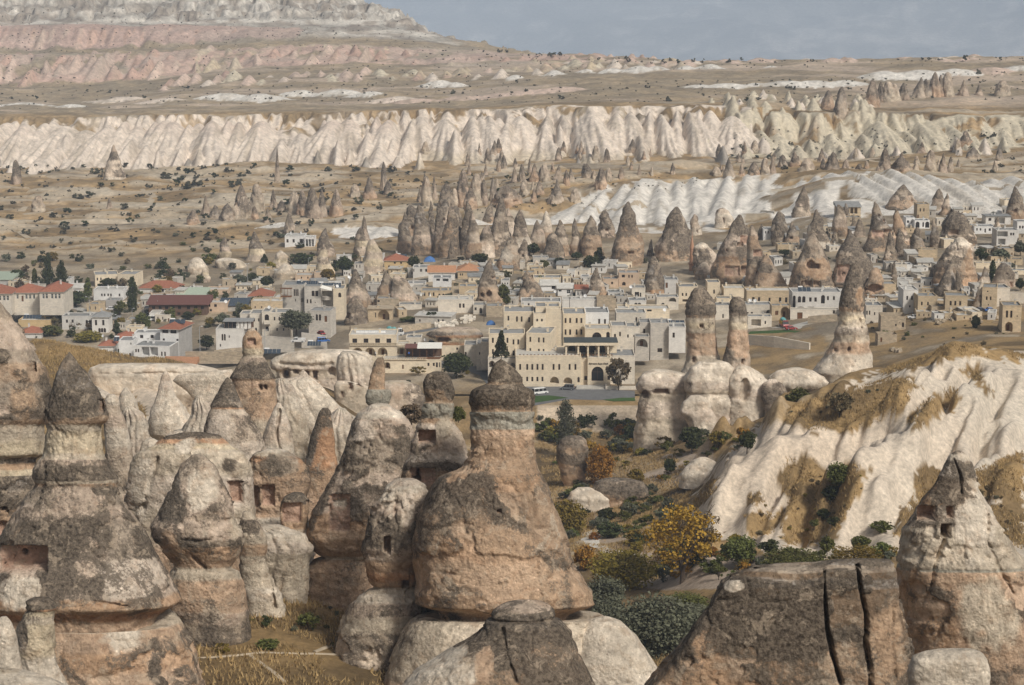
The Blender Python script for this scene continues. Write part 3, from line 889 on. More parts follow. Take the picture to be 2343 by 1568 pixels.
        gr_ = sstep(.14, .36, fbm2(X / 6, Y / 30, 4, 99))[:, None]
        sc = sc * (1 - .38 * gr_) + C_(.31, .255, .185) * (.38 * gr_)
        tk = ((ci == 3) * sstep(.0, .3, fbm2(X / 60, Y / 40, 4, 96)))[:, None] * .5
        sc = sc * (1 - tk) + C_(.50, .43, .36) * tk
        c = np.where(k[:, None], sc, c)
    return np.clip(c, .01, .9)

def sheet(name, y0, y1, nu, ny, mat, u0=-.31, u1=.31, power=1.0, skirt=.5):
    us = np.linspace(u0, u1, nu)
    t = np.linspace(0, 1, ny)
    Ys = y0 * (y1 / y0) ** t if y0 > 0 and power else y0 + (y1 - y0) * t
    uu, yy = np.meshgrid(us, Ys)
    X = (uu * np.maximum(yy, 100)).ravel(); Y = yy.ravel()
    z, ci = height(X, Y, True)
    c = ground_colour(X, Y, z, ci)
    zz = z.copy().reshape(ny, nu)
    zz[-1] -= skirt
    V = np.stack([X, Y, zz.ravel()], 1)
    o = link(name, mesh_np(name, V, grid_faces(ny, nu), {'Col': c}, True, mat))
    o['kind'] = 'structure'
    return o

sheet('foreground_slope', -50, 305, 160, 150, M_GROUND, -.5, .5, 0)
sheet('valley_slopes', 300, 632, 560, 300, M_GROUND)
sheet('town_ground', 628, 1010, 360, 150, M_GROUND)
sheet('valley_plain', 1005, 1382, 460, 190, M_GROUNDFAR)
sheet('fluted_cliffs', 1378, 1560, 820, 190, M_GROUNDFAR)
sheet('plateau', 1556, 2032, 460, 110, M_GROUNDFAR)
sheet('mesa_hillside', 2028, 2900, 540, 200, M_GROUNDFAR)

# far mountains across the basin
def mountains():
    nu, ny = 240, 140
    us = np.linspace(-.42, .42, nu); t = np.linspace(0, 1, ny)
    Ys = 2890 + (26000 - 2890) * t ** 1.15
    uu, yy = np.meshgrid(us, Ys)
    X = (uu * yy).ravel(); Y = yy.ravel()
    zb = np.interp(Y, [2890, 3600, 14000, 17000, 20500, 23500, 26000], [-60, -220, -760, -690, -90, 600, 1100])
    rg = np.abs(fbm2(X / 2300, Y / 3200, 6, 71, .55))
    z = zb + sstep(14500, 18000, Y) * (170 * (.35 - rg) * 2 + 80 * fbm2(X / 900, Y / 900, 5, 73))
    e0 = base_height(X, np.full_like(Y, 2890.0))
    w = sstep(3300, 2890, Y)
    z = z * (1 - w) + (e0 - 1) * w
    n = .4 * fbm2(X / 1500, Y / 900, 3, 75) + fbm2(X / 190, Y / 130, 6, 76, .7)
    c = C_(.24, .225, .20)[None] * (1 + .12 * fbm2(X / 900, Y / 900, 5, 79))[:, None]
    p = sstep(.08, .34, n)[:, None]
    c = c * (1 - .4 * p) + C_(.62, .57, .52) * (.4 * p)
    c = c * (.82 + .3 * sstep(0, .3, rg))[:, None]  # relief shading put into the colour, darkest along the ridge-noise lines
    p = sstep(-.05, -.35, n)[:, None]
    c = c * (1 - .12 * p)
    o = link('far_mountains', mesh_np('far_mountains', np.stack([X, Y, z], 1), grid_faces(ny, nu), {'Col': np.clip(c, .02, .9)}, True, M_MOUNT))
    o['kind'] = 'structure'
mountains()

def haze():
    m = bpy.data.materials.new('valley_haze')
    m.use_nodes = True
    nt = m.node_tree
    for n in list(nt.nodes):
        nt.nodes.remove(n)
    out = nt.nodes.new('ShaderNodeOutputMaterial')
    pv = nt.nodes.new('ShaderNodeVolumePrincipled')
    pv.inputs['Color'].default_value = (.66, .80, 1.0, 1)
    pv.inputs['Density'].default_value = HAZE_D
    pv.inputs['Anisotropy'].default_value = -0.38
    nt.links.new(pv.outputs[0], out.inputs['Volume'])
    mb = MB()
    mb.box(-11500, -80, -1150, 11500, 26500, 1600, m)
    o = mb.build('haze')
    tag(o, 'pale blue haze filling the whole valley', 'haze', kind='stuff')
HAZE_D = 7.8e-5
haze()

# ================================================================== ROCK FORMATIONS
PAL = {  # strata: colour, lichen
 'T': ((.45, .315, .21), .19), 't': ((.43, .285, .18), .32), 'P': ((.50, .355, .245), .10), 'p': ((.46, .33, .23), .30),
 'W': ((.62, .54, .44), -.10), 'w': ((.58, .49, .40), .14), 'C': ((.52, .44, .34), .05), 'c': ((.50, .41, .32), .26),
 'G': ((.36, .335, .275), -.05), 'L': ((.31, .25, .19), .50), 'D': ((.27, .20, .14), .62), 'R': ((.43, .255, .15), .18),
 'N': ((.18, .122, .075), .52), 'M': ((.46, .365, .285), .38), 'B': ((.37, .265, .18), .32), 'Y': ((.55, .46, .33), .05), 'K': ((.27, .235, .20), .62),
}
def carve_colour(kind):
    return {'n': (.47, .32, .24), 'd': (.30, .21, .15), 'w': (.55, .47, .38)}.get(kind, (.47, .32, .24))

def rock(name, label, Y, rows, cat='rock', deep=.85, rough=1.0, exp=2.3, carve=(), cracks=(), px=3.9, seed=None, parent=None,
         bulges=(), group=None, mat=None, sink=0.0, lump=.055, flutes=0.0):
    """a rock lofted through measured widths at its own depth; ledges and overhangs come from the widths,
       caves and windows are pushed into the surface, cracks are cut as furrows"""
    seed = seed if seed is not None else abs(hash(label)) % 1 + len(label) * 7 + int(rows[0][1]) % 97
    if Y <= 0:
        Y = at((rows[-1][1] + rows[-1][2]) / 2, rows[-1][0], -Y).y + .4 * (rows[-1][2] - rows[-1][1]) * .09
    k = mpp(rows[len(rows) // 2][0], Y)
    rows = list(rows)
    _r = rows[-1]; _pe = P((_r[1] + _r[2]) / 2, _r[0], Y); _gz = ground(_pe.x, Y)
    if parent is None and _pe.z > _gz - 1.0:
        _vy = float(proj(np.array(_pe.x), np.array(float(Y)), np.array(_gz - 2.0))[1])
        _e = (_r[2] - _r[1]) * .04
        rows.append((_vy, _r[1] - _e, _r[2] + _e) + tuple(_r[3:]))
    pts = [(r[0], r[1], r[2]) for r in rows]
    pals = []
    cur = 'T'
    for r in rows:
        cur = r[3] if len(r) > 3 else cur
        pals.append(cur)
    # walk down the outline by its length
    A = np.array(pts, float)
    cx, hw = (A[:, 1] + A[:, 2]) / 2, (A[:, 2] - A[:, 1]) / 2
    seg = np.sqrt(np.diff(A[:, 0]) ** 2 + np.diff(hw) ** 2 * .8 + np.diff(cx) ** 2 * .3)
    s = np.concatenate([[0], np.cumsum(np.maximum(seg, .5))])
    n = int(np.clip(s[-1] / px, 14, 240)) + 1
    t = np.linspace(0, s[-1], n)
    vy = np.interp(t, s, A[:, 0]); c = np.interp(t, s, cx); h = np.interp(t, s, hw)
    kk = np.array([.25, .5, .25])
    for _ in range(0):
        for arr in (vy, c, h):
            arr[1:-1] = np.convolve(arr, kk, 'valid')
    ti = np.interp(t, s, np.arange(len(A)))
    nr = int(np.clip(hw.max() * 2 * 1.7 / px, 16, 280))
    # more vertices on the side that faces the view
    q = np.linspace(0, 1, nr, endpoint=False)
    ang = 2 * math.pi * (q + .105 * np.sin(2 * math.pi * q))     # 0 = away from the view, pi = towards it
    ca, sa = np.cos(ang), np.sin(ang)
    se = (np.abs(ca) ** exp + np.abs(sa) ** exp) ** (-1 / exp)
    d = FPX * CP - (vy - CYP) * SP
    m_ = Y / d
    Zc = CAMZ + (-FPX * SP - (vy - CYP) * CP) * m_
    Xc = (c - CXP) * m_
    hm = h * m_
    X = Xc[:, None] + hm[:, None] * (sa * se)[None]
    Yy = Y + hm[:, None] * deep * (ca * se)[None]
    Z = np.repeat(Zc[:, None], nr, 1)
    big = hm.max()
    if lump >= .1:
        sw = fbm2(Zc / (big * 1.1) + seed * 3.1, Zc * 0 + seed, 3, seed) * big * .22 * np.minimum(1, 3 * (1 - np.arange(n) / n))
        X = X + sw[:, None]; Yy = Yy + sw[::-1, None] * .5
    nx, ny_ = (sa * se)[None], (ca * se)[None]
    low = fbm3(X / (big * .9), Yy / (big * .9), Z / (big * .9), 3, seed)
    mid = fbm3(X / 2.6, Yy / 2.6, Z / 2.6, 4, seed + 5)
    fin = fbm3(X / .55, Yy / .55, Z / .55, 3, seed + 9)
    rid = 1 - np.abs(fbm3(X / 3.4, Yy / 3.4, Z / 5.0, 4, seed + 13)) * 2
    amp = np.minimum(hm, big)[:, None]
    edge = np.minimum(1, hm / (.35 * big + .01))[:, None]
    dr = .16 * rough * edge * min(1.0, big / 4.0) + amp * lump * low * 1.6 + rough * edge * (.17 * mid + .08 * fin - .14 * sstep(.88, 1.0, rid)) * min(1.0, big / 3.0)
    spf = fbm3(X / 4.4, Yy / 4.4, Z / 3.4, 5, seed + 21, .58)
    wsp = sstep(.10, .135, spf) * edge
    qx, qy, qz = (X + 1.1 * mid) / 2.3, (Yy + 1.1 * low) / 2.3, (Z + .8 * spf) / 1.7
    cel = _hash(np.floor(qx).astype(np.int64), np.floor(qy).astype(np.int64), np.floor(qz).astype(np.int64), seed + 3)
    bil_ = np.abs(fbm3(X / 1.5, Yy / 1.5, Z / 1.5, 4, seed + 41, .6))
    bed = fbm3(X / 40, Yy / 40, Z / 1.25, 3, seed + 27)
    strk = fbm3(X / 1.3, Yy / 1.3, Z / 10, 4, seed + 33)
    sc_ = min(1.0, big / 5.0)
    dr = dr + rough * edge * sc_ * (-.30 * wsp + .04 * cel + .16 * (bil_ - .2) + .16 * bed + .14 * (np.round(mid * 5) / 5 - mid) + .10 * strk)
    if flutes:
        fl = np.abs(np.sin(ang[None] * 7 + 2.2 * low + seed)) ** .7
        dr = dr + flutes * (fl - .6) * edge
    X = X + nx * dr; Yy = Yy + ny_ * dr * deep
    Z = Z + (.21 if Y < 420 else .13) * (Y - Yy) * np.minimum(1, np.arange(n) / (n * .12))[:, None]      # beds dip away from the viewpoint
    Z = Z + rough * .12 * edge * mid
    # colours along the strata
    tj = ti[:, None] + .35 * mid * (np.gradient(ti)[:, None] * n / 30).clip(0, .5) + .10 * fin
    tj = np.clip(tj, 0, len(A) - 1.001)
    pc = np.array([PAL[p][0] for p in pals]) * (.9 if Y < 420 else 1); pl = np.array([PAL[p][1] for p in pals])
    i = tj.astype(int); f = sstep(.35, .65, tj - i)
    colr = pc[i] * (1 - f[..., None]) + pc[np.minimum(i + 1, len(pals) - 1)] * f[..., None]
    lich = pl[i] * (1 - f) + pl[np.minimum(i + 1, len(pals) - 1)] * f
    colr = colr * (1 + .20 * wsp * sc_)[..., None] + (.025 * wsp * sc_)[..., None]
    colr = colr * (1 + .13 * bed + .08 * low)[..., None]
    lich = lich - .30 * wsp + .22 * strk
    for bx0, by0, bx1, by1, bcol, bl in bulges:            # patches of other colour on one flank
        vx_, vy_ = proj(X, Yy, Z)
        w = sstep(1.15, .75, np.sqrt(((vx_ - (bx0 + bx1) / 2) / ((bx1 - bx0) / 2)) ** 2 + ((vy_ - (by0 + by1) / 2) / ((by1 - by0) / 2)) ** 2) + .9 * spf + .45 * mid + .2 * fin + .4 * strk)
        colr = colr * (1 - w[..., None]) + np.array(PAL[bcol][0]) * w[..., None]
        lich = lich * (1 - w) + bl * w
    if carve or cracks:
        vx_, vy_ = proj(X, Yy, Z)
        front = (ny_ * np.ones_like(X)) < .15
        for x0, y0, x1, y1, dep, kind in carve:
            m = (vx_ > x0) & (vx_ < x1) & (vy_ > y0) & (vy_ < y1) & front
            if kind[0] == 'o':        # rounded hole
                m = (((vx_ - (x0 + x1) / 2) / ((x1 - x0) / 2)) ** 2 + ((vy_ - (y0 + y1) / 2) / ((y1 - y0) / 2)) ** 2 < 1) & front
            if not m.any():
                continue
            if len(kind) > 1 or dep > 1.0:
                yb = Yy[m].max() * .3 + Yy[m].min() * .7 + dep
                Yy[m] = np.maximum(Yy[m], yb)
            else:
                Yy[m] += dep
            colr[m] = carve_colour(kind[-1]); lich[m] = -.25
        for line, wd, dep in cracks:
            best = np.full(X.shape, 1e9)
            for (ax, ay), (bx, by) in zip(line[:-1], line[1:]):
                L = (bx - ax) ** 2 + (by - ay) ** 2
                u = np.clip(((vx_ - ax) * (bx - ax) + (vy_ - ay) * (by - ay)) / L, 0, 1)
                best = np.minimum(best, np.hypot(vx_ - ax - u * (bx - ax), vy_ - ay - u * (by - ay)))
            best = best + 5.0 * mid + 2.0 * fin + 2.5 * strk
            w = np.clip(1 - best / wd, 0, 1) * front * sstep(-.5, .1, low + .7 * mid + (.45 if dep > 1 else 0))
            Yy += dep * w
    base = np.array([Xc[-1], Y, Zc[-1]])
    V = np.stack([X, Yy, Z - sink], -1).reshape(-1, 3) - base
    top = V[:nr].mean(0) + np.array([0, 0, .02 * big])
    F = grid_faces(n, nr, True)[:, ::-1]
    V = np.concatenate([V, top[None]]); ti_ = len(V) - 1
    j = np.arange(nr)
    cap = np.stack([j, (j + 1) % nr, np.full(nr, ti_), np.full(nr, ti_)], 1)
    colv = np.concatenate([colr.reshape(-1, 3), colr[0].mean(0)[None]])
    lichv = np.concatenate([lich.ravel(), [lich[0].mean()]])
    me = mesh_np(name, V, F, {'Col': colv, 'Lich': lichv}, True, mat or (M_ROCK if Y < 420 else M_ROCKFAR))
    # close the crown with triangles
    import bmesh
    bm = bmesh.new(); bm.from_mesh(me)
    bm.verts.ensure_lookup_table()
    for a in range(nr):
        try:
            fc = bm.faces.new((bm.verts[a], bm.verts[(a + 1) % nr], bm.verts[ti_])); fc.smooth = True
        except ValueError:
            pass
    bm.to_mesh(me); bm.free()
    o = link(name, me, parent, Vector(base) if parent is None else None)
    if parent is None:
        tag(o, label, cat, group)
    else:
        o.location = Vector(base) - parent.location
    return o

FC = 'fairy_chimney'
FCC = 'fairy chimney'
# ---- the great chimney in the middle: cap, neck and skirt on a pedestal
great = rock(FC, 'tall tan fairy chimney with dark peaked cap and grey band, centre foreground', 200, [
 (824,1142,1150,'L'),(832,1131,1163),(845,1124,1178),(858,1119,1186),(869,1117,1192),(876,1118,1192,'B'),(880,1110,1193,'D'),(886,1092,1198),(893,1080,1213),(906,1074,1217),(923,1072,1217),
 (934,1078,1214,'B'),(942,1080,1214,'T'),(944,1077,1217,'G'),(981,1077,1218,'G'),(984,1079,1217,'P'),(1010,1077,1219,'T'),(1046,1073,1222),(1075,1040,1228),(1092,1006,1240,'t'),(1109,994,1251),
 (1142,980,1260,'B'),(1180,968,1275),(1209,960,1287),(1250,952,1305,'t'),(1303,954,1327,'T'),(1330,954,1343),(1352,953,1357),(1378,955,1361),(1385,972,1350,'P'),(1391,996,1328),(1400,1006,1310),(1406,1010,1300)],
 cat=FCC, deep=.8, exp=2.6, bulges=[(950,1090,1040,1240,'B',.40),(1230,1090,1290,1200,'B',.36),(1090,1200,1200,1300,'T',.12),(1230,1200,1335,1330,'B',.33)],
 carve=[(1136,1167,1148,1177,.9,'d')], cracks=[([(1218,1130),(1224,1200),(1230,1260),(1228,1320)],4,.35),([(1090,1120),(1130,1160)],3,.25),([(1235,1340),(1240,1375)],3,.4)])
rock('pedestal', '', 200.5, [
 (1404,1020,1290,'C'),(1409,965,1370),(1420,945,1381),(1440,931,1388),(1478,908,1392),(1518,890,1396),(1568,868,1400,'P'),(1640,845,1405)],
 exp=2.6, deep=.82, parent=great, bulges=[(1350,1410,1400,1520,'B',.3)], cracks=[([(1325,1425),(1330,1460),(1340,1500)],3,.4)])
rock('rock_lobe', '', 196, [(1412,1372,1392,'W'),(1420,1340,1418),(1440,1320,1440),(1454,1310,1456),(1485,1300,1476),(1511,1290,1491),(1545,1280,1512),(1600,1270,1535)], exp=2.2, rough=.35, parent=great)

rock(FC, 'dark lichened boulder with a flat cap slab, at the bottom edge in front', 152, [
 (1376,1195,1222,'M'),(1381,1160,1245),(1388,1140,1258),(1398,1128,1266,'K'),(1408,1122,1267),(1414,1130,1262,'D'),(1418,1112,1276,'K'),(1444,1092,1304,'D'),(1478,1042,1320),(1500,1005,1330),(1528,966,1341,'B'),(1568,926,1360),(1640,890,1380),(1720,860,1400)],
 cat='boulder', exp=2.3, bulges=[(900,1440,1070,1640,'W',-.2),(1180,1480,1330,1600,'B',.36),(1090,1480,1130,1560,'P',0)], cracks=[([(1150,1440),(1160,1500),(1180,1560)],5,.5)])

# ---- left: great skirted chimney
lg = rock(FC, 'huge grey skirted fairy chimney with pointed top and overhanging rim, left foreground', 190, [
 (809,155,162,'L'),(822,146,172),(832,139,178),(856,129,201,'K'),(889,118,221),(906,113,229),(926,107,236),(946,102,241,'L'),(958,99,244,'B'),(967,98,238,'P'),(973,100,230,'C'),(1000,100,228,'Y'),(1030,98,232),(1046,92,238,'C'),
 (1055,82,243,'M'),(1075,72,252,'L'),(1095,70,265),(1101,74,268,'C'),(1108,78,266,'t'),(1119,70,270,'L'),(1139,52,280),(1169,36,293,'M'),(1209,16,322,'L'),(1256,-2,349),(1303,-22,376,'M'),(1344,-42,399),(1372,-58,411,'t'),(1380,-60,414,'T'),(1386,-54,402),(1393,-48,384,'R'),(1402,-42,368),(1412,-36,360,'P')],
 cat=FCC, deep=.8, exp=2.4, carve=[(0,1250,108,1312,1.2,'n'),(42,1268,52,1283,1.6,'d'),(224,915,238,945,1.6,'d')],
 bulges=[(180,1220,240,1320,'M',.12),(240,1270,360,1370,'w',.16),(150,820,200,900,'K',.5),(0,1310,90,1380,'W',-.1),(100,1120,250,1180,'M',.2)],
 cracks=[([(205,1260),(215,1300),(205,1330)],4,.35),([(270,1300),(300,1320),(305,1350)],3,.3),([(180,1372),(230,1380),(300,1390)],3,.6)])
rock('pedestal', '', 190.5, [(1410,-40,372,'C'),(1418,-62,394),(1436,-70,408,'P'),(1451,-78,417,'p'),(1491,-90,441,'t'),(1545,-100,455,'p'),(1640,-120,475)], deep=.82, exp=2.4, parent=lg, flutes=.35,
     bulges=[(250,1430,330,1500,'W',0),(330,1480,380,1560,'M',.35)])
rock(FC, 'tall lichened cone cut off by the left edge, pale strata below it', 216, [
 (680,-32,-12,'L'),(700,-55,8),(748,-78,44,'M'),(789,-98,70),(822,-108,88,'L'),(849,-115,104,'B'),(900,-130,114,'L'),(955,-138,108,'M'),(968,-140,100,'T'),(976,-138,92,'C'),(1040,-140,98,'Y'),(1052,-140,75,'K'),(1066,-142,72,'T'),(1080,-146,90,'Y'),(1095,-148,96,'K'),(1140,-150,90,'L'),(1180,-150,80,'T'),(1290,-150,95,'P'),(1420,-160,110)],
 cat=FCC, carve=[(2,1162,16,1171,1.5,'d'),(-10,1195,24,1230,.8,'n'),(72,828,82,850,1.2,'d')], bulges=[(10,860,100,960,'B',.25)])
rock(FC, 'small pale stub chimney with a thin layered cap, lower left corner', 165, [
 (1371,70,112,'D'),(1376,62,118),(1384,66,128,'L'),(1390,62,132,'R'),(1396,68,128,'Y'),(1402,60,122,'Y'),(1412,55,121,'C'),(1438,40,122,'Y'),(1478,36,126),(1520,42,130,'W'),(1545,44,140),(1568,46,154),(1620,40,175)],
 cat=FCC, exp=2.2, rough=.7, bulges=[(38,1420,62,1500,'K',.4)])
rock('boulder', 'rounded white boulder in the lower left corner beside the stub chimney', 158, [(1411,2,16,'W'),(1420,-10,24),(1450,-20,36),(1490,-28,42),(1540,-34,52),(1600,-40,60)], rough=.4)
rock('boulder', 'low pale rock apron along the very bottom left edge', 148, [(1532,-20,30,'C'),(1540,-60,70,'W'),(1552,-80,120),(1572,-100,160),(1640,-120,190)], rough=.5, deep=.5)

# ---- between: the nose-shaped cone and the carved block behind it
rock(FC, 'hooked nose-shaped cone, dark flank and bright face, right of the skirted chimney', 206, [
 (1042,438,462,'c'),(1062,418,488,'c'),(1085,406,498),(1110,396,508,'M'),(1150,378,528,'M'),(1200,358,545,'M'),(1225,356,556),(1240,362,557,'L'),(1255,372,553,'t'),(1272,388,548,'T'),(1288,398,536,'P'),(1300,396,530,'C'),(1306,391,546,'C'),(1340,389,557,'P'),(1385,392,563,'p'),(1410,402,568,'M'),(1440,405,572,'L'),(1490,408,578)],
 cat=FCC, bulges=[(430,1080,500,1165,'W',-.2),(455,1160,520,1220,'M',.4),(365,1080,420,1210,'K',.5),(360,1200,410,1290,'P',.05),(520,1170,560,1240,'C',.1)], cracks=[([(415,1235),(450,1240),(520,1228),(555,1230)],4,.7),([(440,1275),(470,1300)],4,.6)])
rock('rock_outcrop', 'pale layered rock mass with rusty crust on top, behind the hooked cone', 224, [
 (990,415,462,'D'),(996,385,505,'D'),(1008,362,516,'R'),(1020,352,532,'Y'),(1034,318,556,'C'),(1060,302,575,'C'),(1120,294,580,'w'),(1200,300,585,'C'),(1300,318,590,'P'),(1400,330,600,'C')],
 exp=3.0, deep=.5, carve=[(522,1102,553,1152,.9,'n')], bulges=[(300,1050,350,1190,'W',.1),(500,1040,545,1090,'L',.45),(400,1000,450,1040,'W',-.1)], cracks=[([(360,1050),(340,1110),(330,1160)],6,.9),([(470,1050),(490,1090)],5,.6)])
rock('rock_outcrop', 'tan block with carved pilasters and a pale domed top, left of the mottled cone', 232, [
 (1028,612,640,'W'),(1036,590,662,'C'),(1050,576,682,'R'),(1072,569,700,'T'),(1098,570,706,'P'),(1120,576,702,'P'),(1175,580,694),(1190,560,700,'W'),(1240,550,716,'W'),(1300,552,720,'C'),(1380,555,720)],
 exp=3.0, deep=.6, carve=[(577,1115,592,1160,.7,'n'),(598,1112,628,1158,.7,'n')], bulges=[(600,1040,680,1090,'L',.3)])
rock('rock_outcrop', 'small carved block with pigeonhole panel and a dark lichen top, below the pilastered block', 226, [
 (1128,668,690,'K'),(1136,652,700,'L'),(1148,644,706,'M'),(1158,642,704,'T'),(1205,643,702,'T'),(1214,640,704,'C'),(1224,628,712,'W'),(1246,622,716,'W'),(1252,628,712,'G'),(1262,640,706,'L'),(1290,640,704,'C'),(1400,630,700,'C')],
 exp=2.8, carve=[(645,1152,690,1196,.6,'n'),(700,1146,708,1156,1.3,'d')])
rock('rock_outcrop', 'split pale buttress with a vertical gap, standing right of the hooked cone', 214, [
 (1170,556,575,'C'),(1200,548,592,'M'),(1230,548,608,'C'),(1262,550,608,'T'),(1278,548,602,'C'),(1330,552,622,'C'),(1360,556,642,'W'),(1385,560,650,'C'),(1440,560,655,'C')],
 exp=2.4, cracks=[([(625,1300),(622,1340),(628,1390)],5,1.4),([(640,1320),(645,1380)],4,1.0)])
rock('boulder', 'pale egg-shaped boulder lying on dry grass near the footpath', 236, [(1420,640,655,'W'),(1424,630,664),(1435,618,672),(1450,608,678),(1462,605,680),(1474,610,676),(1482,625,668)], rough=.2, deep=.8)
rock(FC, 'slim rust-orange spire with a dark left edge, between the carved block and mottled cone', 262, [
 (934,738,750,'D'),(942,731,756,'L'),(955,727,757,'B'),(1000,712,764,'R'),(1050,700,770,'R'),(1100,688,770,'T'),(1150,684,760,'P'),(1230,680,760)],
 cat=FCC, rough=.8, bulges=[(690,940,722,1090,'K',.5)])

# ---- mottled cone and the leaning slab on it
rock(FC, 'broad mottled grey cone with white streaked crown, left of the central chimney', 226, [
 (926,852,890,'W'),(932,842,898,'w'),(945,824,918,'W'),(965,811,938,'M'),(985,803,946,'M'),(1020,790,950,'L'),(1050,778,952,'L'),(1100,757,952,'M'),(1150,730,945,'M'),(1190,708,935,'t'),(1228,702,925,'T'),(1250,712,905,'T'),(1265,728,890,'P'),(1274,742,880,'C'),(1280,722,860,'P'),(1300,702,852,'P'),(1345,694,850,'P'),(1400,700,850,'P'),(1470,715,855,'p')],
 cat=FCC, exp=2.3, carve=[(752,1132,800,1215,.6,'n'),(762,1146,792,1164,.3,'w')], bulges=[(800,960,860,1010,'w',.2)], cracks=[([(790,1190),(840,1200)],3,.4)])
rock('rock_slab', 'leaning brown rock slab balanced on a grey-green block above the mottled cone', 229, [
 (819,864,876,'D'),(828,857,880,'D'),(845,851,881,'B'),(870,846,881,'T'),(890,842,880,'T'),(893,839,893,'G'),(908,836,894,'G'),(922,838,890,'G'),(931,846,884,'C')],
 exp=3.0, deep=.6, bulges=[(845,818,866,850,'K',.5)])
# ---- tower with a cave between mottled cone and great chimney
rock(FC, 'blocky tower with dark cap, grey band and an open cave, left of the central chimney', 209, [
 (851,990,1012,'K'),(857,978,1024,'D'),(875,972,1034,'K'),(900,971,1038,'B'),(918,974,1034,'T'),(923,968,1037,'G'),(940,966,1036,'G'),(953,967,1033,'G'),(960,964,1036,'T'),(975,956,1044,'w'),(990,949,1054,'c'),(1020,943,1064,'M'),(1046,940,1068,'w'),(1068,928,1070,'M'),(1084,925,1070,'T'),(1112,920,1070,'T'),(1150,915,1070,'M'),(1210,915,1070,'c')],
 cat=FCC, exp=2.6, deep=.7, carve=[(957,985,996,1016,1.8,'n'),(938,1072,996,1112,.9,'n'),(950,1078,960,1108,1.8,'d')], bulges=[(1000,955,1040,1000,'C',.1),(1020,865,1040,910,'K',.5)])
sh = rock(FC, 'craggy shoulder with a dark doorway, leaning on the central chimney', 204, [
 (1098,906,950,'w'),(1112,890,966,'W'),(1130,876,980,'c'),(1160,861,990,'M'),(1200,846,995,'L'),(1235,836,995,'L'),(1265,834,990,'M'),(1295,836,985,'T'),(1318,842,980,'R'),(1336,850,975,'T'),(1342,862,965,'C'),(1348,848,968,'C'),(1362,825,972,'W'),(1390,802,975,'M'),(1425,784,975,'C'),(1465,768,975,'c'),(1530,755,975)],
 cat=FCC, exp=2.3, carve=[(877,1229,893,1266,1.8,'d'),(920,1331,936,1347,1.4,'d')], bulges=[(870,1110,905,1190,'W',0),(915,1130,950,1200,'w',.1)], rough=1.5)

# ---- further left: capped chimney, cones and white humps
rock(FC, 'capped chimney with a block head on a dark cone shoulder above pink body, left middle', 305, [
 (752,571,580,'c'),(760,564,588,'T'),(772,558,596,'T'),(790,556,601,'T'),(806,556,602,'Y'),(816,558,600,'C'),(819,553,604,'M'),(840,543,613,'K'),(857,532,624,'L'),(866,527,629,'L'),(871,533,627,'P'),(876,531,630,'P'),(900,531,632,'T'),(940,533,634,'P'),(985,537,642,'C'),(1040,538,655,'C')],
 cat=FCC, rough=.7, carve=[(565,774,584,790,.6,'n'),(593,882,598,894,1.2,'d'),(604,880,610,894,1.2,'d')])
rock(FC, 'pointed two-tone cone with a dark lichen cap, in front of the block-headed chimney', 272, [
 (865,518,523,'L'),(880,508,534,'L'),(905,496,546,'K'),(930,484,558,'L'),(934,488,556,'R'),(938,484,560,'c'),(960,474,573,'M'),(990,464,590,'c'),(1030,458,604,'w'),(1080,452,615,'C')],
 cat=FCC, rough=.7, bulges=[(480,940,530,1000,'w',.1)])
for lab, Yd, rows, bl in (
 ('smooth white pointed hump standing in the grassy gully', 335, [(851,375,383,'w'),(862,369,388,'M'),(880,364,394,'w'),(905,357,403,'W'),(940,345,428),(970,337,445),(995,340,450),(1010,356,442),(1030,356,442)], []),
 ('small white hump behind the skirted chimney, beside the gully', 352, [(888,283,292,'W'),(900,275,302),(920,270,314),(940,272,320),(956,280,316),(970,284,312)], []),
 ('pale rounded rock cluster touching the right side of the skirted chimney', 240, [(903,246,262,'W'),(915,240,272),(935,238,275,'c'),(960,236,285,'M'),(1000,240,296,'W'),(1050,240,304,'c'),(1110,250,312)], []),
 ('cracked pale rock pair in front of the smooth white wall', 282, [(922,634,641,'w'),(940,624,652,'W'),(965,612,660,'w'),(1000,602,668,'c'),(1040,596,674,'W'),(1090,596,678)], [([(640,940),(632,990),(640,1040)],5,.9)]),
 ('low white boulder beside the rusty crust, left of centre', 240, [(1004,336,352,'W'),(1010,326,362),(1024,320,368),(1040,318,370)], []),
 ):
    rock('rock_hump', lab, Yd, rows, rough=.5, cracks=bl)
rock('rock_wall', 'smooth bulging white rock wall below the cave dwellings, with a pointed crest', 372, [
 (848,690,696,'w'),(860,684,706,'w'),(870,644,716,'W'),(882,632,732),(905,629,752),(930,631,775),(960,640,802),(985,655,814),(1003,680,815),(1030,690,815)], rough=.35, exp=2.6, deep=.6, flutes=.6)
rock('rock_wall', 'long white rock ledge below the golden hill, with a dark horizontal seam', 424, [
 (835,225,440,'W'),(841,206,485),(856,200,525),(872,205,528),(900,222,520),(930,300,480),(960,320,470)], rough=.45, exp=3.2, deep=.22, flutes=.5, cracks=[([(205,856),(520,853)],2.5,.5)])
rock('rock_wall', 'pale saddle ridge left of the block-headed chimney', 400, [(846,520,530,'W'),(850,480,532),(858,410,534),(872,398,536),(890,420,540),(920,450,545)], rough=.4, exp=3, deep=.25)
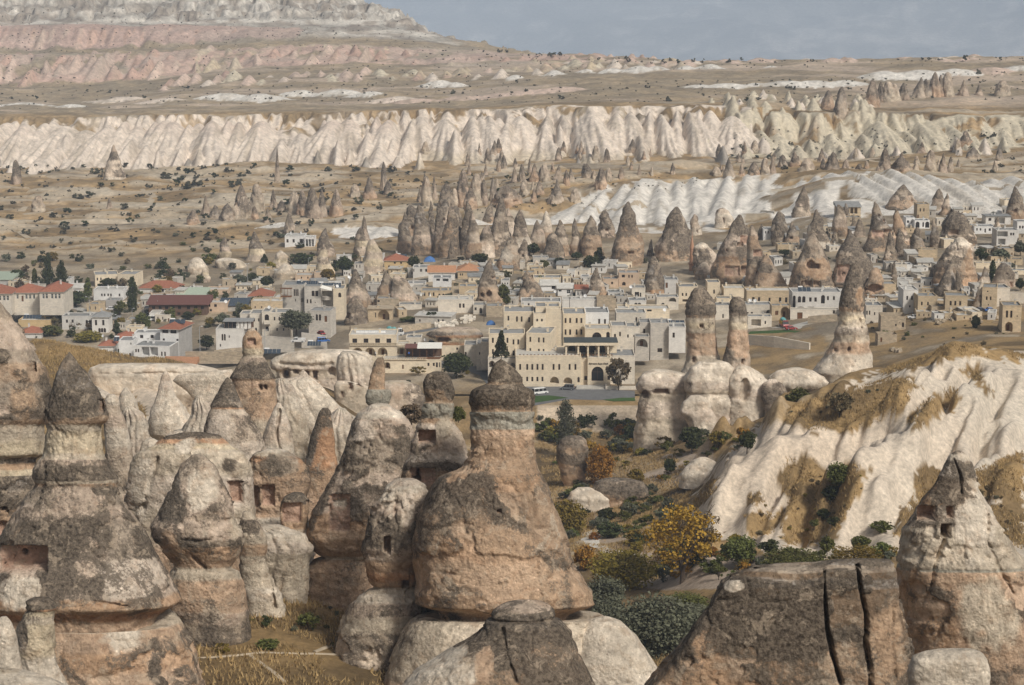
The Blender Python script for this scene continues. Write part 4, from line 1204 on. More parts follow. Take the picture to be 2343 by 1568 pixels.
# white cave-dwelling rock below the cafe
rock('cave_rock', 'pale overhanging rock with carved cave rooms and dark doors, below the cafe', 585, [
 (802,700,800,'W'),(806,660,838),(816,628,848),(830,614,850),(842,618,848,'w'),(848,630,842,'C'),(880,632,840,'w'),(905,628,842,'C'),(950,620,850)], exp=3.2, deep=.35, rough=1.0,
 carve=[(644,842,664,872,2.2,'ow'),(649,850,658,866,3.5,'d'),(690,848,706,866,2.4,'d'),(716,850,726,868,2.6,'d'),(672,846,682,856,2.0,'d'),(750,842,768,860,2.4,'ow')], cracks=[([(640,832),(700,838),(760,834)],5,1.2)])
rock('rock_hump', 'bulging white boulder group left of the leaning slab', 548, [(806,784,812,'W'),(816,776,836),(840,772,848),(870,774,852,'w'),(900,782,850,'W'),(925,790,848,'c'),(960,790,850)], exp=2.6, rough=.8, flutes=.8, cracks=[([(806,815),(802,870),(806,910)],4,1.0)])
rock('rock_hump', 'grey lower cave rock with small square windows, behind the leaning slab', 500, [(872,880,930,'C'),(882,872,958,'w'),(910,868,975,'c'),(940,866,985,'M'),(990,870,990,'C')], exp=2.6, rough=.9, deep=.5)
rock('cave_rock', 'pale rock with tiny square cave windows under the boulder group', 530, [(872,770,800,'W'),(884,764,842,'C'),(905,764,848),(930,768,850,'C'),(970,770,850)], exp=3, deep=.4, carve=[(797,876,806,893,1.8,'d'),(817,878,825,886,1.5,'d'),(780,896,786,908,1.2,'d')])

# ---- right: white lumps with the arched niche, tall chimneys behind
for lab, Yd, rows, cv in (
 ('long rounded pale rock bulge, left end of the white ridge below the hotel', 505, [(846,1490,1520,'W'),(852,1470,1556),(866,1456,1580,'w'),(880,1450,1590),(892,1456,1588,'w'),(900,1464,1580,'C'),(930,1462,1582,'w'),(975,1458,1590,'C')], [(1468,893,1486,912,2.5,'od'),(1495,892,1530,900,1.5,'d')]),
 ('tall bulging white rock with grass on its crown, below the twin chimneys', 498, [(824,1610,1636,'C'),(830,1592,1656,'W'),(842,1578,1672),(862,1568,1682),(884,1566,1686,'w'),(897,1566,1686,'C'),(900,1572,1680,'W'),(930,1570,1688),(960,1572,1690,'w'),(990,1575,1690)], []),
 ('white rock with a tall arched niche, middle of the ridge below the twin chimneys', 496, [(835,1694,1702,'W'),(840,1686,1716),(856,1676,1742),(880,1668,1764),(900,1668,1770,'w'),(930,1664,1762,'W'),(965,1664,1750),(990,1664,1750)], [(1692,866,1715,920,1.8,'ow')]),
 ('long low white rock tail pointing right, below the tall lone chimney', 500, [(842,1800,1826,'W'),(848,1770,1852),(862,1756,1876),(876,1754,1892),(886,1760,1888,'C'),(900,1764,1850,'c'),(930,1766,1800,'C')], [(1755,872,1764,880,1.5,'d'),(1768,890,1774,898,1.4,'d')]),
 ('grey-stained egg-shaped rock at the right foot of the niche ridge', 492, [(868,1758,1776,'w'),(880,1746,1790,'M'),(910,1742,1800,'L'),(940,1744,1796,'M'),(968,1750,1786,'c'),(990,1750,1786)], []),
 ('slender white rock ribs at the left foot of the niche ridge', 488, [(905,1580,1600,'W'),(920,1566,1622),(950,1564,1634,'w'),(978,1572,1634,'W'),(1000,1575,1634)], []),
 ):
    rock('rock_hump', lab, Yd + 48, rows, rough=.9, flutes=.28, exp=2.8, carve=cv, deep=.6, lump=.16)
rock(FC, 'broad twin chimney with grey cap on banded cream shaft, right of the hotel', 575, [
 (660,1588,1612,'L'),(668,1580,1620,'L'),(681,1575,1629,'L'),(700,1569,1635,'K'),(715,1567,1635,'L'),(724,1570,1633,'T'),(730,1568,1636,'C'),(745,1568,1636,'Y'),(760,1569,1637,'C'),(765,1571,1636,'P'),(800,1571,1641,'P'),(825,1570,1648,'C'),(850,1560,1655,'W')],
 cat=FCC, rough=.9, exp=2.5, carve=[(1600,743,1610,751,1.4,'d'),(1585,818,1592,830,1.4,'d'),(1560,795,1574,806,1.5,'d')])
rock(FC, 'slimmer twin chimney with grey pointed cap, beside the broad one', 570, [
 (680,1676,1694,'L'),(688,1671,1702,'L'),(702,1668,1706,'K'),(720,1667,1709,'L'),(726,1668,1708,'C'),(750,1666,1710,'Y'),(757,1667,1710,'P'),(800,1660,1713,'P'),(835,1648,1715,'c'),(855,1640,1718,'C')],
 cat=FCC, rough=.8, exp=2.4, carve=[(1695,824,1702,834,1.4,'d')], bulges=[(1645,790,1680,840,'L',.4)])
rock(FC, 'tall lone chimney with long dark tapering cap on a flared white foot, right', 565, [
 (604,1950,1960,'L'),(612,1946,1966,'L'),(631,1936,1970,'K'),(665,1925,1975,'L'),(695,1919,1977,'L'),(708,1919,1976,'T'),(714,1921,1974,'C'),(726,1920,1976,'Y'),(745,1918,1980,'C'),(750,1914,1982,'w'),(766,1909,1984,'c'),(770,1911,1984,'C'),(795,1900,1988,'P'),(822,1879,1995,'W'),(840,1866,1998,'W'),(852,1855,1996,'W'),(862,1860,1990,'C'),(890,1860,1990)],
 cat=FCC, rough=.9, exp=2.3, carve=[(1907,799,1914,806,1.5,'od'),(1938,796,1946,805,1.5,'od'),(1966,731,1971,738,1.2,'d'),(1970,748,1974,754,1.2,'d')], bulges=[(1955,650,1978,700,'T',.0)])
rock('rock_hump', 'small rusty boulder pillar among the trees right of the central chimney', -300, [(1000,1296,1330,'D'),(1006,1284,1340,'L'),(1025,1274,1346,'B'),(1050,1274,1344,'D'),(1075,1280,1342,'B'),(1095,1284,1340,'T'),(1110,1290,1338)], rough=.8)
rock('rock_hump', 'flat grey rock ledge with bright scree, beside the winding path', -300, [(1096,1380,1440,'K'),(1102,1360,1472,'L'),(1118,1352,1484,'K'),(1135,1358,1482,'B'),(1146,1370,1470,'T'),(1160,1372,1470)], rough=.9, deep=.4, exp=2.8)
rock('rock_hump', 'bright white scree rock at the head of the winding path', -300, [(1116,1320,1350,'W'),(1126,1304,1376),(1140,1296,1392),(1156,1300,1396),(1175,1300,1396)], rough=.8, deep=.5)
rock('rock_hump', 'low white dome rising from the orchard floor', -300, [(1047,1600,1616,'W'),(1054,1584,1632),(1068,1568,1650),(1084,1556,1666),(1100,1556,1666)], rough=.4)
rock('rock_hump', 'pale conical tip peeping above the dark cliff in the lower right', 178, [(1302,1730,1738,'W'),(1310,1722,1746),(1325,1708,1758),(1350,1700,1766)], rough=.3)

# ---- lower right: dark cliff, white boulder, cave cone
rock('rock_cliff', 'dark flat-topped cliff split by two black crevices, lower right foreground', 132, [
 (1282,1900,2040,'K'),(1290,1850,2052,'L'),(1298,1720,2058,'L'),(1308,1690,2062,'N'),(1330,1656,2064,'K'),(1352,1644,2067,'N'),(1368,1636,2064,'N'),(1374,1632,2068,'N'),(1427,1599,2076,'N'),(1481,1558,2082,'N'),(1521,1524,2082,'B'),(1568,1490,2082,'t'),(1660,1450,2085,'t')],
 exp=4.5, deep=.30, rough=1.2, px=3.6,
 bulges=[(1560,1440,1680,1580,'t',.15),(1990,1340,2075,1600,'T',.1),(1900,1480,1990,1600,'B',.3),(1660,1328,1702,1352,'W',-.1)],
 cracks=[([(1885,1300),(1888,1380),(1892,1440),(1905,1500),(1925,1568)],4.0,1.3),([(1962,1295),(1968,1350),(1982,1410),(1980,1470),(1990,1540),(1995,1600)],4.2,1.4),([(2043,1310),(2046,1380),(2040,1450),(2048,1560)],3.4,1.0),([(1640,1372),(1760,1378),(1880,1372)],3.2,.5),([(1885,1372),(1965,1368),(2060,1366)],3,.4),([(1710,1330),(1722,1400),(1735,1480)],4,.5)])
rock('boulder', 'cream-white block boulder with a grass tuft, bottom edge right', 122, [
 (1490,2140,2236,'W'),(1496,2110,2250),(1506,2090,2257),(1525,2084,2260),(1560,2082,2262),(1620,2080,2264)], exp=3.2, deep=.5, rough=.5)
rock(FC, 'tall split pinkish cone with cave hollows and twin tips, right edge', 178, [
 (1034,2184,2200,'w'),(1042,2172,2212,'W'),(1060,2164,2222,'w'),(1080,2156,2226),(1100,2146,2228,'t'),(1120,2130,2234,'t'),(1140,2112,2246,'t'),(1166,2098,2262,'c'),(1190,2086,2278),(1216,2070,2292,'C'),(1240,2062,2308),(1268,2055,2330,'C'),(1292,2053,2352,'C'),(1298,2056,2350,'G'),(1303,2053,2356,'P'),(1380,2056,2385,'p'),(1450,2070,2405,'P'),(1568,2078,2425,'p'),(1650,2080,2440)],
 cat=FCC, exp=2.3, deep=.75, carve=[(2098,1158,2142,1192,1.5,'n'),(2165,1160,2182,1186,1.3,'n'),(2152,1198,2176,1232,2.2,'d')],
 bulges=[(2190,1110,2290,1290,'W',-.05),(2100,1370,2190,1480,'t',.3),(2200,1330,2330,1480,'C',0),(2060,1310,2120,1400,'t',.25)],
 cracks=[([(2182,1050),(2198,1090),(2200,1130)],4,.6),([(2164,1230),(2140,1290),(2132,1340),(2100,1410),(2085,1460)],5,.9),([(2262,1180),(2260,1240),(2282,1295),(2320,1360)],5,.8),([(2282,1295),(2310,1265),(2342,1255)],4,.6)])

for lab, Yd, rows in (
 ('folded white tuff between the skirted chimney and the hooked cone', 262, [(930,296,306,'W'),(945,286,322,'w'),(980,276,334,'W'),(1030,270,345,'w'),(1100,270,360,'C')]),
 ('pale ribbed rock left of the two-tone cone', 300, [(905,452,464,'W'),(930,440,480,'w'),(970,428,492,'W'),(1020,424,500,'C'),(1060,420,505)]),
 ('white fold behind the rusty spire', 322, [(935,770,785,'W'),(955,755,800,'w'),(990,745,815,'W'),(1030,740,820,'C')]),
 ('pale lump under the rusty crust, left of the hooked cone', 230, [(1100,300,320,'C'),(1130,288,345,'w'),(1180,284,360,'C'),(1250,290,372,'W'),(1330,300,385,'C')]),
 ('smooth pale swell below the carved panel block', 222, [(1205,586,640,'W'),(1222,572,700,'W'),(1250,566,716,'w'),(1275,572,708,'C'),(1330,580,700,'C')]),
 ('white hump right of the block-headed chimney', 330, [(866,634,650,'W'),(885,628,672,'w'),(920,626,690,'W'),(960,628,700,'C')]),
 ('low pale ledge in the gully under the white pointed hump', 300, [(985,395,440,'W'),(1000,380,470,'w'),(1025,372,480,'C')]),
 ):
    rock('rock_hump', lab, Yd, rows, rough=.8, flutes=.45, lump=.1)

# ================================================================== TOWN
W_CREAM = wall_mat('cream_cut_stone', (.76, .655, .50), .06)
W_PALE = wall_mat('pale_cut_stone', (.70, .64, .55), .07)
W_GREY = wall_mat('grey_stone', (.54, .505, .455), .10)
W_TAN = wall_mat('tan_stone', (.56, .45, .31), .12)
W_RUIN = wall_mat('rubble_stone', (.46, .385, .29), .20)
W_WHITE = wall_mat('white_render', (.80, .79, .77), .015)
W_OFFW = wall_mat('off_white_render', (.69, .665, .625), .02)
W_PEACH = wall_mat('peach_render', (.60, .46, .34), .04)
W_YELL = wall_mat('ochre_render', (.60, .45, .25), .03)
W_BLOCK = wall_mat('grey_block', (.44, .425, .41), .06)
W_DARK = wall_mat('dark_brown_front', (.16, .10, .07), .05)  # dark brown guesthouse walls, also the pergola and pavilion backs

def facade(mb, W, z0, H, holes, mat, xf, dep=.28):
    xs = sorted({0.0, W} | {h[0] for h in holes} | {h[2] for h in holes})
    zs = sorted({z0, H} | {h[1] for h in holes} | {h[3] for h in holes})
    xs = [x for x in xs if -1e-6 <= x <= W + 1e-6]; zs = [z for z in zs if z0 - 1e-6 <= z <= H + 1e-6]
    for x0, x1 in zip(xs[:-1], xs[1:]):
        run = None
        for z0_, z1_ in zip(zs[:-1], zs[1:]):
            mx, mz = (x0 + x1) / 2, (z0_ + z1_) / 2
            solid = not any(h[0] < mx < h[2] and h[1] < mz < h[3] for h in holes)
            if solid:
                mb.face([xf(x0, 0, z0_), xf(x1, 0, z0_), xf(x1, 0, z1_), xf(x0, 0, z1_)], mat)
    for x0, a0, x1, a1, kind, d in holes:
        r = (x1 - x0) / 2
        if kind in 'av':
            rz = min(r * 1.05, (a1 - a0) * .8); zs_ = a1 - rz; n = 10
            arc = [(x0 + r - r * math.cos(math.pi * i / n), zs_ + rz * math.sin(math.pi * i / n)) for i in range(n + 1)]
            for half, corner in ((arc[:n // 2 + 1], (x0, a1)), (arc[n // 2:], (x1, a1))):
                for p, q in zip(half[:-1], half[1:]):
                    mb.face([xf(p[0], 0, p[1]), xf(q[0], 0, q[1]), xf(corner[0], 0, corner[1])], mat)
            path = [(x0, a0)] + arc + [(x1, a0)]
        else:
            path = [(x0, a0), (x0, a1), (x1, a1), (x1, a0)]
        for p, q in zip(path, path[1:] + path[:1]):
            mb.face([xf(p[0], 0, p[1]), xf(q[0], 0, q[1]), xf(q[0], d, q[1]), xf(p[0], d, p[1])], mat)

_wincache = {}
def window_mesh(w, h, kind, fm):
    key = (round(w, 2), round(h, 2), kind, fm.name)
    if key in _wincache:
        return _wincache[key]
    mb = MB()
    r = w / 2
    b = min(.09, w * .12)
    if kind in 'av':
        rz = min(r * 1.05, h * .8); zs_ = h - rz; n = 10
        arc = [(r - r * math.cos(math.pi * i / n), zs_ + rz * math.sin(math.pi * i / n)) for i in range(n + 1)]
        out = [(0, 0)] + arc + [(w, 0)]
    else:
        out = [(0, 0), (0, h), (w, h), (w, 0)]
    cx, cz = r, h * .5
    inn = [(cx + (x - cx) * (1 - b / r), cz + (z - cz) * (1 - b / (h / 2))) for x, z in out]
    gm = M_WOOD if kind == 'd' else M_GLASS
    mb.face([(x, .05, z) for x, z in inn][::-1], gm)
    for i in range(len(out)):
        j = (i + 1) % len(out)
        mb.face([(out[i][0], 0, out[i][1]), (out[j][0], 0, out[j][1]), (inn[j][0], 0, inn[j][1]), (inn[i][0], 0, inn[i][1])][::-1], fm)
        mb.face([(inn[i][0], 0, inn[i][1]), (inn[j][0], 0, inn[j][1]), (inn[j][0], .05, inn[j][1]), (inn[i][0], .05, inn[i][1])][::-1], fm)
    if kind != 'd':
        mb.box(r - b * .3, .01, b, r + b * .3, .045, h * (.93 if kind in 'av' else 1) - b, fm)
        if h > 1.3:
            mb.box(b, .012, h * .62, w - b, .044, h * .62 + b * .6, fm)
    me = bpy.data.meshes.new('door' if kind == 'd' else 'window')
    me.from_pydata(mb.v, [], mb.f)
    for m in mb.mats:
        me.materials.append(m)
    me.polygons.foreach_set('material_index', np.array(mb.m, np.int32))
    me.update()
    _wincache[key] = me
    return me

def vol(root, t, xl, xr, yb, yt, Y, mat, wins=(), D=8.0, yaw=0.0, roof='flat', rmat=None, found=4.0, side=0, fm=None, name='wall', eave=.5, rise=None, back=True, corn=True, sidem=None):
    """one block of a building: walls with real openings, windows set into them, and a roof"""
    ax, ay = T(t, xl, yb); bx, _ = T(t, xr, yb); _, ty = T(t, xl, yt)
    a = P(ax, ay, Y); b = P(bx, ay, Y); H = P(ax, ty, Y).z - a.z
    W = (b.x - a.x) / math.cos(yaw)
    fm = fm or M_FRAME
    holes, glass = [], []
    for wv in wins:
        kind, y0, y1, ww, xs = wv
        for x in xs:
            x0 = (x - ww / 2 - xl) / (xr - xl) * W; x1 = (x + ww / 2 - xl) / (xr - xl) * W
            h0 = (yb - y1) / (yb - yt) * H; h1 = (yb - y0) / (yb - yt) * H
            x0 = max(x0, .12); x1 = min(x1, W - .12); h0 = max(h0, -found + .1); h1 = min(h1, H - .12)
            if x1 - x0 < .15 or h1 - h0 < .15:
                continue
            dp = .25 if kind in 'wad' else 2.6
            holes.append((x0, h0, x1, h1, kind, dp)); glass.append((x0, h0, x1, h1, kind, dp))
    mb = MB()
    pz = H
    facade(mb, W, -found, pz, holes, mat, lambda x, d, z: (x, d, z))
    sides = []
    rr = random.Random(int(xl * 7 + yb))
    for k_, (L, xf) in enumerate(((D, lambda x, d, z: (W - d, x, z)), (D, lambda x, d, z: (d, D - x, z)))):
        hs = []
        if side:
            nst = max(1, int(round(H / 3.1)))
            for st in range(nst):
                for q in range(side):
                    cxw = L * (q + .5) / side + rr.uniform(-.3, .3)
                    zb_ = st * H / nst + .9
                    if zb_ + 1.3 < H - .2 and cxw > .8 and cxw < L - .8:
                        hs.append((cxw - .42, zb_, cxw + .42, zb_ + 1.25, 'w', .25))
        facade(mb, L, -found, pz, hs, sidem or mat, xf)
        sides.append((hs, k_))
    if back:
        mb.face([(W, D, -found), (0, D, -found), (0, D, pz), (W, D, pz)], mat)
    for x0, h0, x1, h1, kind, dp in holes:      # deep openings get an inner wall
        if dp > 1:
            mb.face([(x0, dp, h0), (x1, dp, h0), (x1, dp, h1), (x0, dp, h1)], mat)
    off = a - root.location
    wo = mb.build(name, root, off, yaw)
    for x0, h0, x1, h1, kind, dp in glass:
        if dp > 1:
            if kind == 'v' and h1 - h0 > 2.2 and x1 - x0 > 1.6:
                dw = min(.95, (x1 - x0) * .4)
                link('door', window_mesh(dw, min(2.0, (h1 - h0) * .62), 'd', fm), wo, ((x0 + x1) / 2 - dw / 2, dp - .06, h0))
            continue
        link('door' if kind == 'd' else 'window', window_mesh(x1 - x0 - .002, h1 - h0 - .002, kind, fm), wo, (x0 + .001, dp - .08, h0 + .001))
    for hs, k_ in sides:
        for x0, h0, x1, h1, kind, dp in hs:
            if k_ == 0:
                o = link('window', window_mesh(x1 - x0 - .002, h1 - h0 - .002, kind, fm), wo, (W - dp + .08, x0 + .001, h0 + .001))
                o.rotation_euler = (0, 0, math.pi / 2)
            else:
                o = link('window', window_mesh(x1 - x0 - .002, h1 - h0 - .002, kind, fm), wo, (dp - .08, D - x0 - .001, h0 + .001))
                o.rotation_euler = (0, 0, -math.pi / 2)
    rm = rmat or M_ROOFGREY
    rb = MB()
    if roof == 'flat':
        p = .22
        rb.box(p, p, H - .5, W - p, D - p, H - .32, rm, 'b')
        for bx0, by0, bx1, by1 in ((-.06, -.06, W + .06, p), (-.06, D - p, W + .06, D + .06), (-.06, p, p, D - p), (W - p, p, W + .06, D - p)):
            rb.box(bx0, by0, H - .34 if not corn else H - .18, bx1, by1, H + .10, mat if corn else rm)
    elif roof == 'slab':
        rb.box(-.35, -.45, H, W + .35, D + .3, H + .28, rm)
    elif roof in ('hip', 'gable', 'shed'):
        e = eave
        rs = rise or min(W, D) * .26
        if roof == 'hip':
            ins = min(W, D) / 2 + e
            if W >= D:
                q = [(-e + ins, D / 2, H + rs), (W + e - ins, D / 2, H + rs)]
                V = [(-e, -e, H), (W + e, -e, H), (W + e, D + e, H), (-e, D + e, H)] + q
                F = [(0, 1, 5, 4), (1, 2, 5), (2, 3, 4, 5), (3, 0, 4)]
            else:
                q = [(W / 2, -e + ins, H + rs), (W / 2, D + e - ins, H + rs)]
                V = [(-e, -e, H), (W + e, -e, H), (W + e, D + e, H), (-e, D + e, H)] + q
                F = [(0, 1, 4), (1, 2, 5, 4), (2, 3, 5), (3, 0, 4, 5)]
        elif roof == 'gable':
            V = [(-e, -e, H), (W + e, -e, H), (W + e, D + e, H), (-e, D + e, H), (-e, D / 2, H + rs), (W + e, D / 2, H + rs)]
            F = [(0, 1, 5, 4), (2, 3, 4, 5), (1, 2, 5), (3, 0, 4)]
        else:
            V = [(-e, -e, H), (W + e, -e, H), (W + e, D + e, H + rs), (-e, D + e, H + rs), (-e, D + e, H), (W + e, D + e, H)]
            F = [(0, 1, 2, 3), (1, 5, 2), (4, 0, 3), (5, 4, 3, 2)]
        rb.mesh(V, F, rm)
        nb = len(V)
        rb.mesh([(x, y, z - .16) for x, y, z in V[:4]] + V[:4], [(0, 1, 5, 4), (1, 2, 6, 5), (2, 3, 7, 6), (3, 0, 4, 7), (3, 2, 1, 0)] if roof != 'shed' else [(0, 1, 5, 4), (3, 2, 1, 0)], M_CONC if roof != 'shed' else rm)
        if roof in ('hip', 'gable') and W > 5:
            cb = MB()
            cxp = W * rr.uniform(.3, .7)
            cb.box(cxp - .3, D * .5 + .5, H + rs * .3, cxp + .3, D * .5 + 1.1, H + rs + .8, W_OFFW)
            cb.box(cxp - .38, D * .5 + .42, H + rs + .8, cxp + .38, D * .5 + 1.18, H + rs + .92, M_CONC)
            cb.build('chimney', root, off, yaw)
    if roof != 'none':
        rb.build('roof', root, off, yaw)
    if roof in ('flat', 'slab') and W > 5 and D > 4:
        n_ = 1 + (W > 9)
        for q in range(n_):
            cb = MB()
            x = rr.uniform(1, W - 1.2); y = rr.uniform(D * .35, D - 1)
            cb.box(x, y, H - .3, x + .6, y + .6, H + rr.uniform(.6, 1.1), mat)
            cb.box(x - .08, y - .08, H + .9, x + .68, y + .68, H + 1.12, M_CONC)
            cb.build('chimney', root, off, yaw)
    return wo, W, H, D, a

def thing(name, label, cat, t, x, y, Y, group=None):
    vx_, vy_ = T(t, x, y)
    o = link(name, None, None, P(vx_, vy_, Y))
    o.empty_display_size = .5
    return tag(o, label, cat, group)

def depth_at(t, x, y, Ymin=600):
    vx_, vy_ = T(t, x, y)
    return max(at(vx_, vy_, Ymin, 1300).y, Ymin + 5)

HBOX = []
LM = [('the minaret',1581,600),('the great cave cone',1695,560),('the torn cave cone',1850,600),('the tall lone chimney',1947,720),('the twin chimneys',1640,750),('the stepped hotel',1250,790),('the cave hotel',700,690),
      ('the brown guesthouse',410,700),('the school',70,680),('the arched cafe',835,790),('the orange-roofed house',1070,630),('the egg-shaped cone',1267,570),('the ribbed dark cone',2190,520),('the hillside restaurant',1950,490),('the blue tarpaulin',985,594),
      ('the yellow house',905,600),('the layered cone',742,600),('the grey willow',680,735),('the white villa',683,545),('the leaning window cone',1430,550),('the broad double cone',1540,540),('the white arched house',1870,690),('the rounded grey cone',1495,640),('the red-roofed cottage',1330,665),
      ('the crumbling white mass',2190,600),('the tan three-window house',2190,695),('the arched gatehouse',2310,730),('the thin rock column',632,390),('the big grey pyramid cone',262,380),('the left dirt track',150,460),('the winding track',340,455),('the white cliff bend',1320,370),
      ('the pale cliff corner',1720,380),('the dark rock row',2110,220),('the right-hand field road',2150,400),('the yellow cliffs',2000,340),('the white slope top',1500,425),('the orchard grove',420,430),('the central cliff foot',1100,385),('the orange autumn tree',1560,1250),('the rusty boulder pillar',1310,1050),('the grey rock ledge',1418,1125),('the orchard post',1367,1075),('the niche ridge',1700,920),('the dark cliff',1850,1350),
      ('the white orchard dome',1610,1075),('the gully tree',1918,1095),('the egg-shaped boulder',642,1450),('the footpath fork',600,1500),('the silver-green bushes',1480,1420),('the thorny tree',1920,920),('the right cave cone',2190,1150),('the hooked cone',460,1200),('the white pointed hump',390,940),
      ('the winding path',1345,1235),('the plateau edge',1600,145),('the mesa foot',700,215),('the far right plateau',2200,150),('the left cliff foot',450,390),('the central cap',1150,880)]
NW_ = ('zero', 'one', 'two', 'three')
def near(vx_, vy_):
    n_, x, y = min(LM, key=lambda l: math.hypot(l[1] - vx_, (l[2] - vy_) * 1.5))
    dx, dy = vx_ - x, vy_ - y
    far_ = 'just ' if math.hypot(dx, dy) < 45 else ('' if math.hypot(dx, dy) < 90 else 'well ')
    return far_ + (('right of ' if dx > 0 else 'left of ') if abs(dx) > 1.3 * abs(dy) else ('below ' if dy > 0 else 'above ')) + n_
def house(label, t, xl, xr, yb, yt, mat, wins=(), Y=None, name='house', cat='house', **kw):
    HBOX.append(T(t, xl, yt) + T(t, xr, yb))
    Yd = Y or depth_at(t, (xl + xr) / 2, yb)
    root = thing(name, label, cat, t, (xl + xr) / 2, yb, Yd)
    vol(root, t, xl, xr, yb, yt, Yd, mat, wins, **kw)
    return root, Yd

# ---------------------------------------------------------------- the big stepped hotel
ht = thing('hotel', 'large stepped cream stone hotel with many narrow windows and an arched entrance', 'hotel', '4', 900, 1200, 642)
HV = lambda *a, **k: vol(ht, '4', *a, **k)
HV(490, 1292, 1205, 868, 642, W_CREAM, [('w',972,1045,24,(545,632,695,758,822,957,1027,1155,1227)),('w',1130,1186,24,(562,632,695,758,820)),('v',1128,1214,108,(970,)),('v',1136,1218,108,(1135,)),('a',1132,1198,28,(1266,))], D=16, corn=True, rmat=M_CONC)
HV(1292, 1378, 1190, 900, 644, W_CREAM, [('w',1120,1172,34,(1355,))], D=13)
wo, _, _, _, _ = HV(1378, 1660, 1185, 895, 642.5, W_CREAM, [('a',1004,1180,150,(1500,)),('w',1120,1170,34,(1640,))], D=14, rmat=M_CONC)
HV(1660, 1960, 1190, 870, 646, W_PALE, [('w',760,800,10,()),('w',1108,1142,26,(1862,))], D=12)
HV(620, 918, 862, 588, 652, W_CREAM, [('w',635,697,22,(670,)),('w',640,702,22,(775,833)),('w',775,832,22,(670,)),('w',780,838,22,(775,833))], D=13, yaw=-R(9), side=1, found=8)
HV(158, 600, 905, 596, 655, W_CREAM, [('w',648,712,22,(208,388)),('w',668,732,22,(463,521)),('w',788,850,22,(208,385)),('w',806,866,22,(463,))], D=10, found=1)
HV(148, 490, 1020, 905, 651, W_PALE, [('v',930,1020,68,(197,)),('v',955,1022,56,(455,)),('w',940,985,26,(340,))], D=10, roof='flat')
HV(342, 712, 592, 326, 668, W_CREAM, [('w',378,436,22,(400,)),('w',384,450,22,(505,563)),('w',394,456,22,(656,)),('w',512,570,22,(400,)),('w',524,582,22,(505,563)),('w',532,585,22,(656,))], D=12, found=8)
HV(708, 862, 600, 348, 664, W_CREAM, [('w',414,446,22,(755,813)),('a',512,585,90,(785,))], D=12, found=8)
HV(862, 1048, 580, 290, 665, W_CREAM, [('w',540,556,28,(890,))], D=11, found=8)
HV(735, 1032, 360, 262, 668, W_CREAM, [('w',294,318,16,(908,966))], D=9, found=6)
HV(1076, 1352, 640, 352, 672, W_CREAM, [('w',404,466,24,(1105,1162,1242,1300)),('w',544,612,24,(1105,1162,1242,1300))], D=12, found=8)
HV(1352, 1640, 600, 338, 678, W_WHITE, [('w',415,496,24,(1520,)),('w',418,480,24,(1591,))], D=11, found=8, roof='flat')
HV(1345, 1665, 680, 538, 662, W_CREAM, [('a',580,665,116,(1492,)),('a',575,672,44,(1630,))], D=9, found=8, rmat=M_CONC)
HV(1670, 1860, 690, 500, 668, W_PALE, [('w',600,640,24,(1716,)),('w',575,630,20,(1778,))], D=9, found=8)
HV(60, 160, 735, 700, 662, W_PALE, [], D=8, found=8)
def loggia():
    t = '4'
    a = P(*T(t, 1100, 862), 645); b = P(*T(t, 1752, 862), 645)
    top = P(*T(t, 1100, 742), 645).z - a.z
    W = b.x - a.x; off = a - ht.location
    D = 9.0
    mb = MB(); mb.box(-.4, -.4, top, W + .2, D, top + .85, W_CREAM); mb.build('loggia_beam', ht, off)
    mb = MB(); mb.box(-.25, -.25, top + .9, W + .05, D - .1, top + 1.02, M_ROOFDARK); mb.build('loggia_roof', ht, off)
    for x in (.1, W * .235, W * .42, W * .62, W * .80):
        mb = MB(); mb.box(x, 0, -.5, x + .5, .5, top, W_CREAM); mb.build('pillar', ht, off)
    mb = MB(); mb.box(0, D - 2.0, -.6, W, D - 1.4, top + .2, W_CREAM)
    mb.build('loggia_back_wall', ht, off)
    for x in (W * .13, W * .33, W * .52, W * .70):
        link('window', window_mesh(2.3, 2.4, 'a', M_FRAME), ht, off + Vector((x - 1.0, D - 2.1, -.5)))
    # terrace rail with dark finials
    for q, x in enumerate(np.linspace(-14, W - 2, 26)):
        mb = MB(); mb.box(-.22, 0, .2, .22, .35, .55, M_WOOD); mb.build('terrace_lamp', ht, off + Vector((float(x), -2.2, .05)))
loggia()
def hotel_sign():
    cu = bpy.data.curves.new('lettering', 'FONT')
    cu.body = 'Göreme Kaya Oteli'
    cu.size = .92; cu.extrude = .05; cu.space_character = 1.12
    cu.offset = .022
    me = bpy.data.meshes.new_from_object(bpy.data.objects.new('lettering', cu))
    me.materials.append(plain_mat('black_lettering', (.03, .027, .025)))
    p = P(*T('4', 1396, 976), 642.4)
    o = link('lettering', me, ht, p - ht.location)
    wid = max(v.co.x for v in me.vertices)
    tw = P(*T('4', 1632, 976), 642.4).x - p.x
    s = tw / wid
    o.scale = (s, s * 1.0, 1); o.rotation_euler = (math.pi / 2, 0, 0)
hotel_sign()

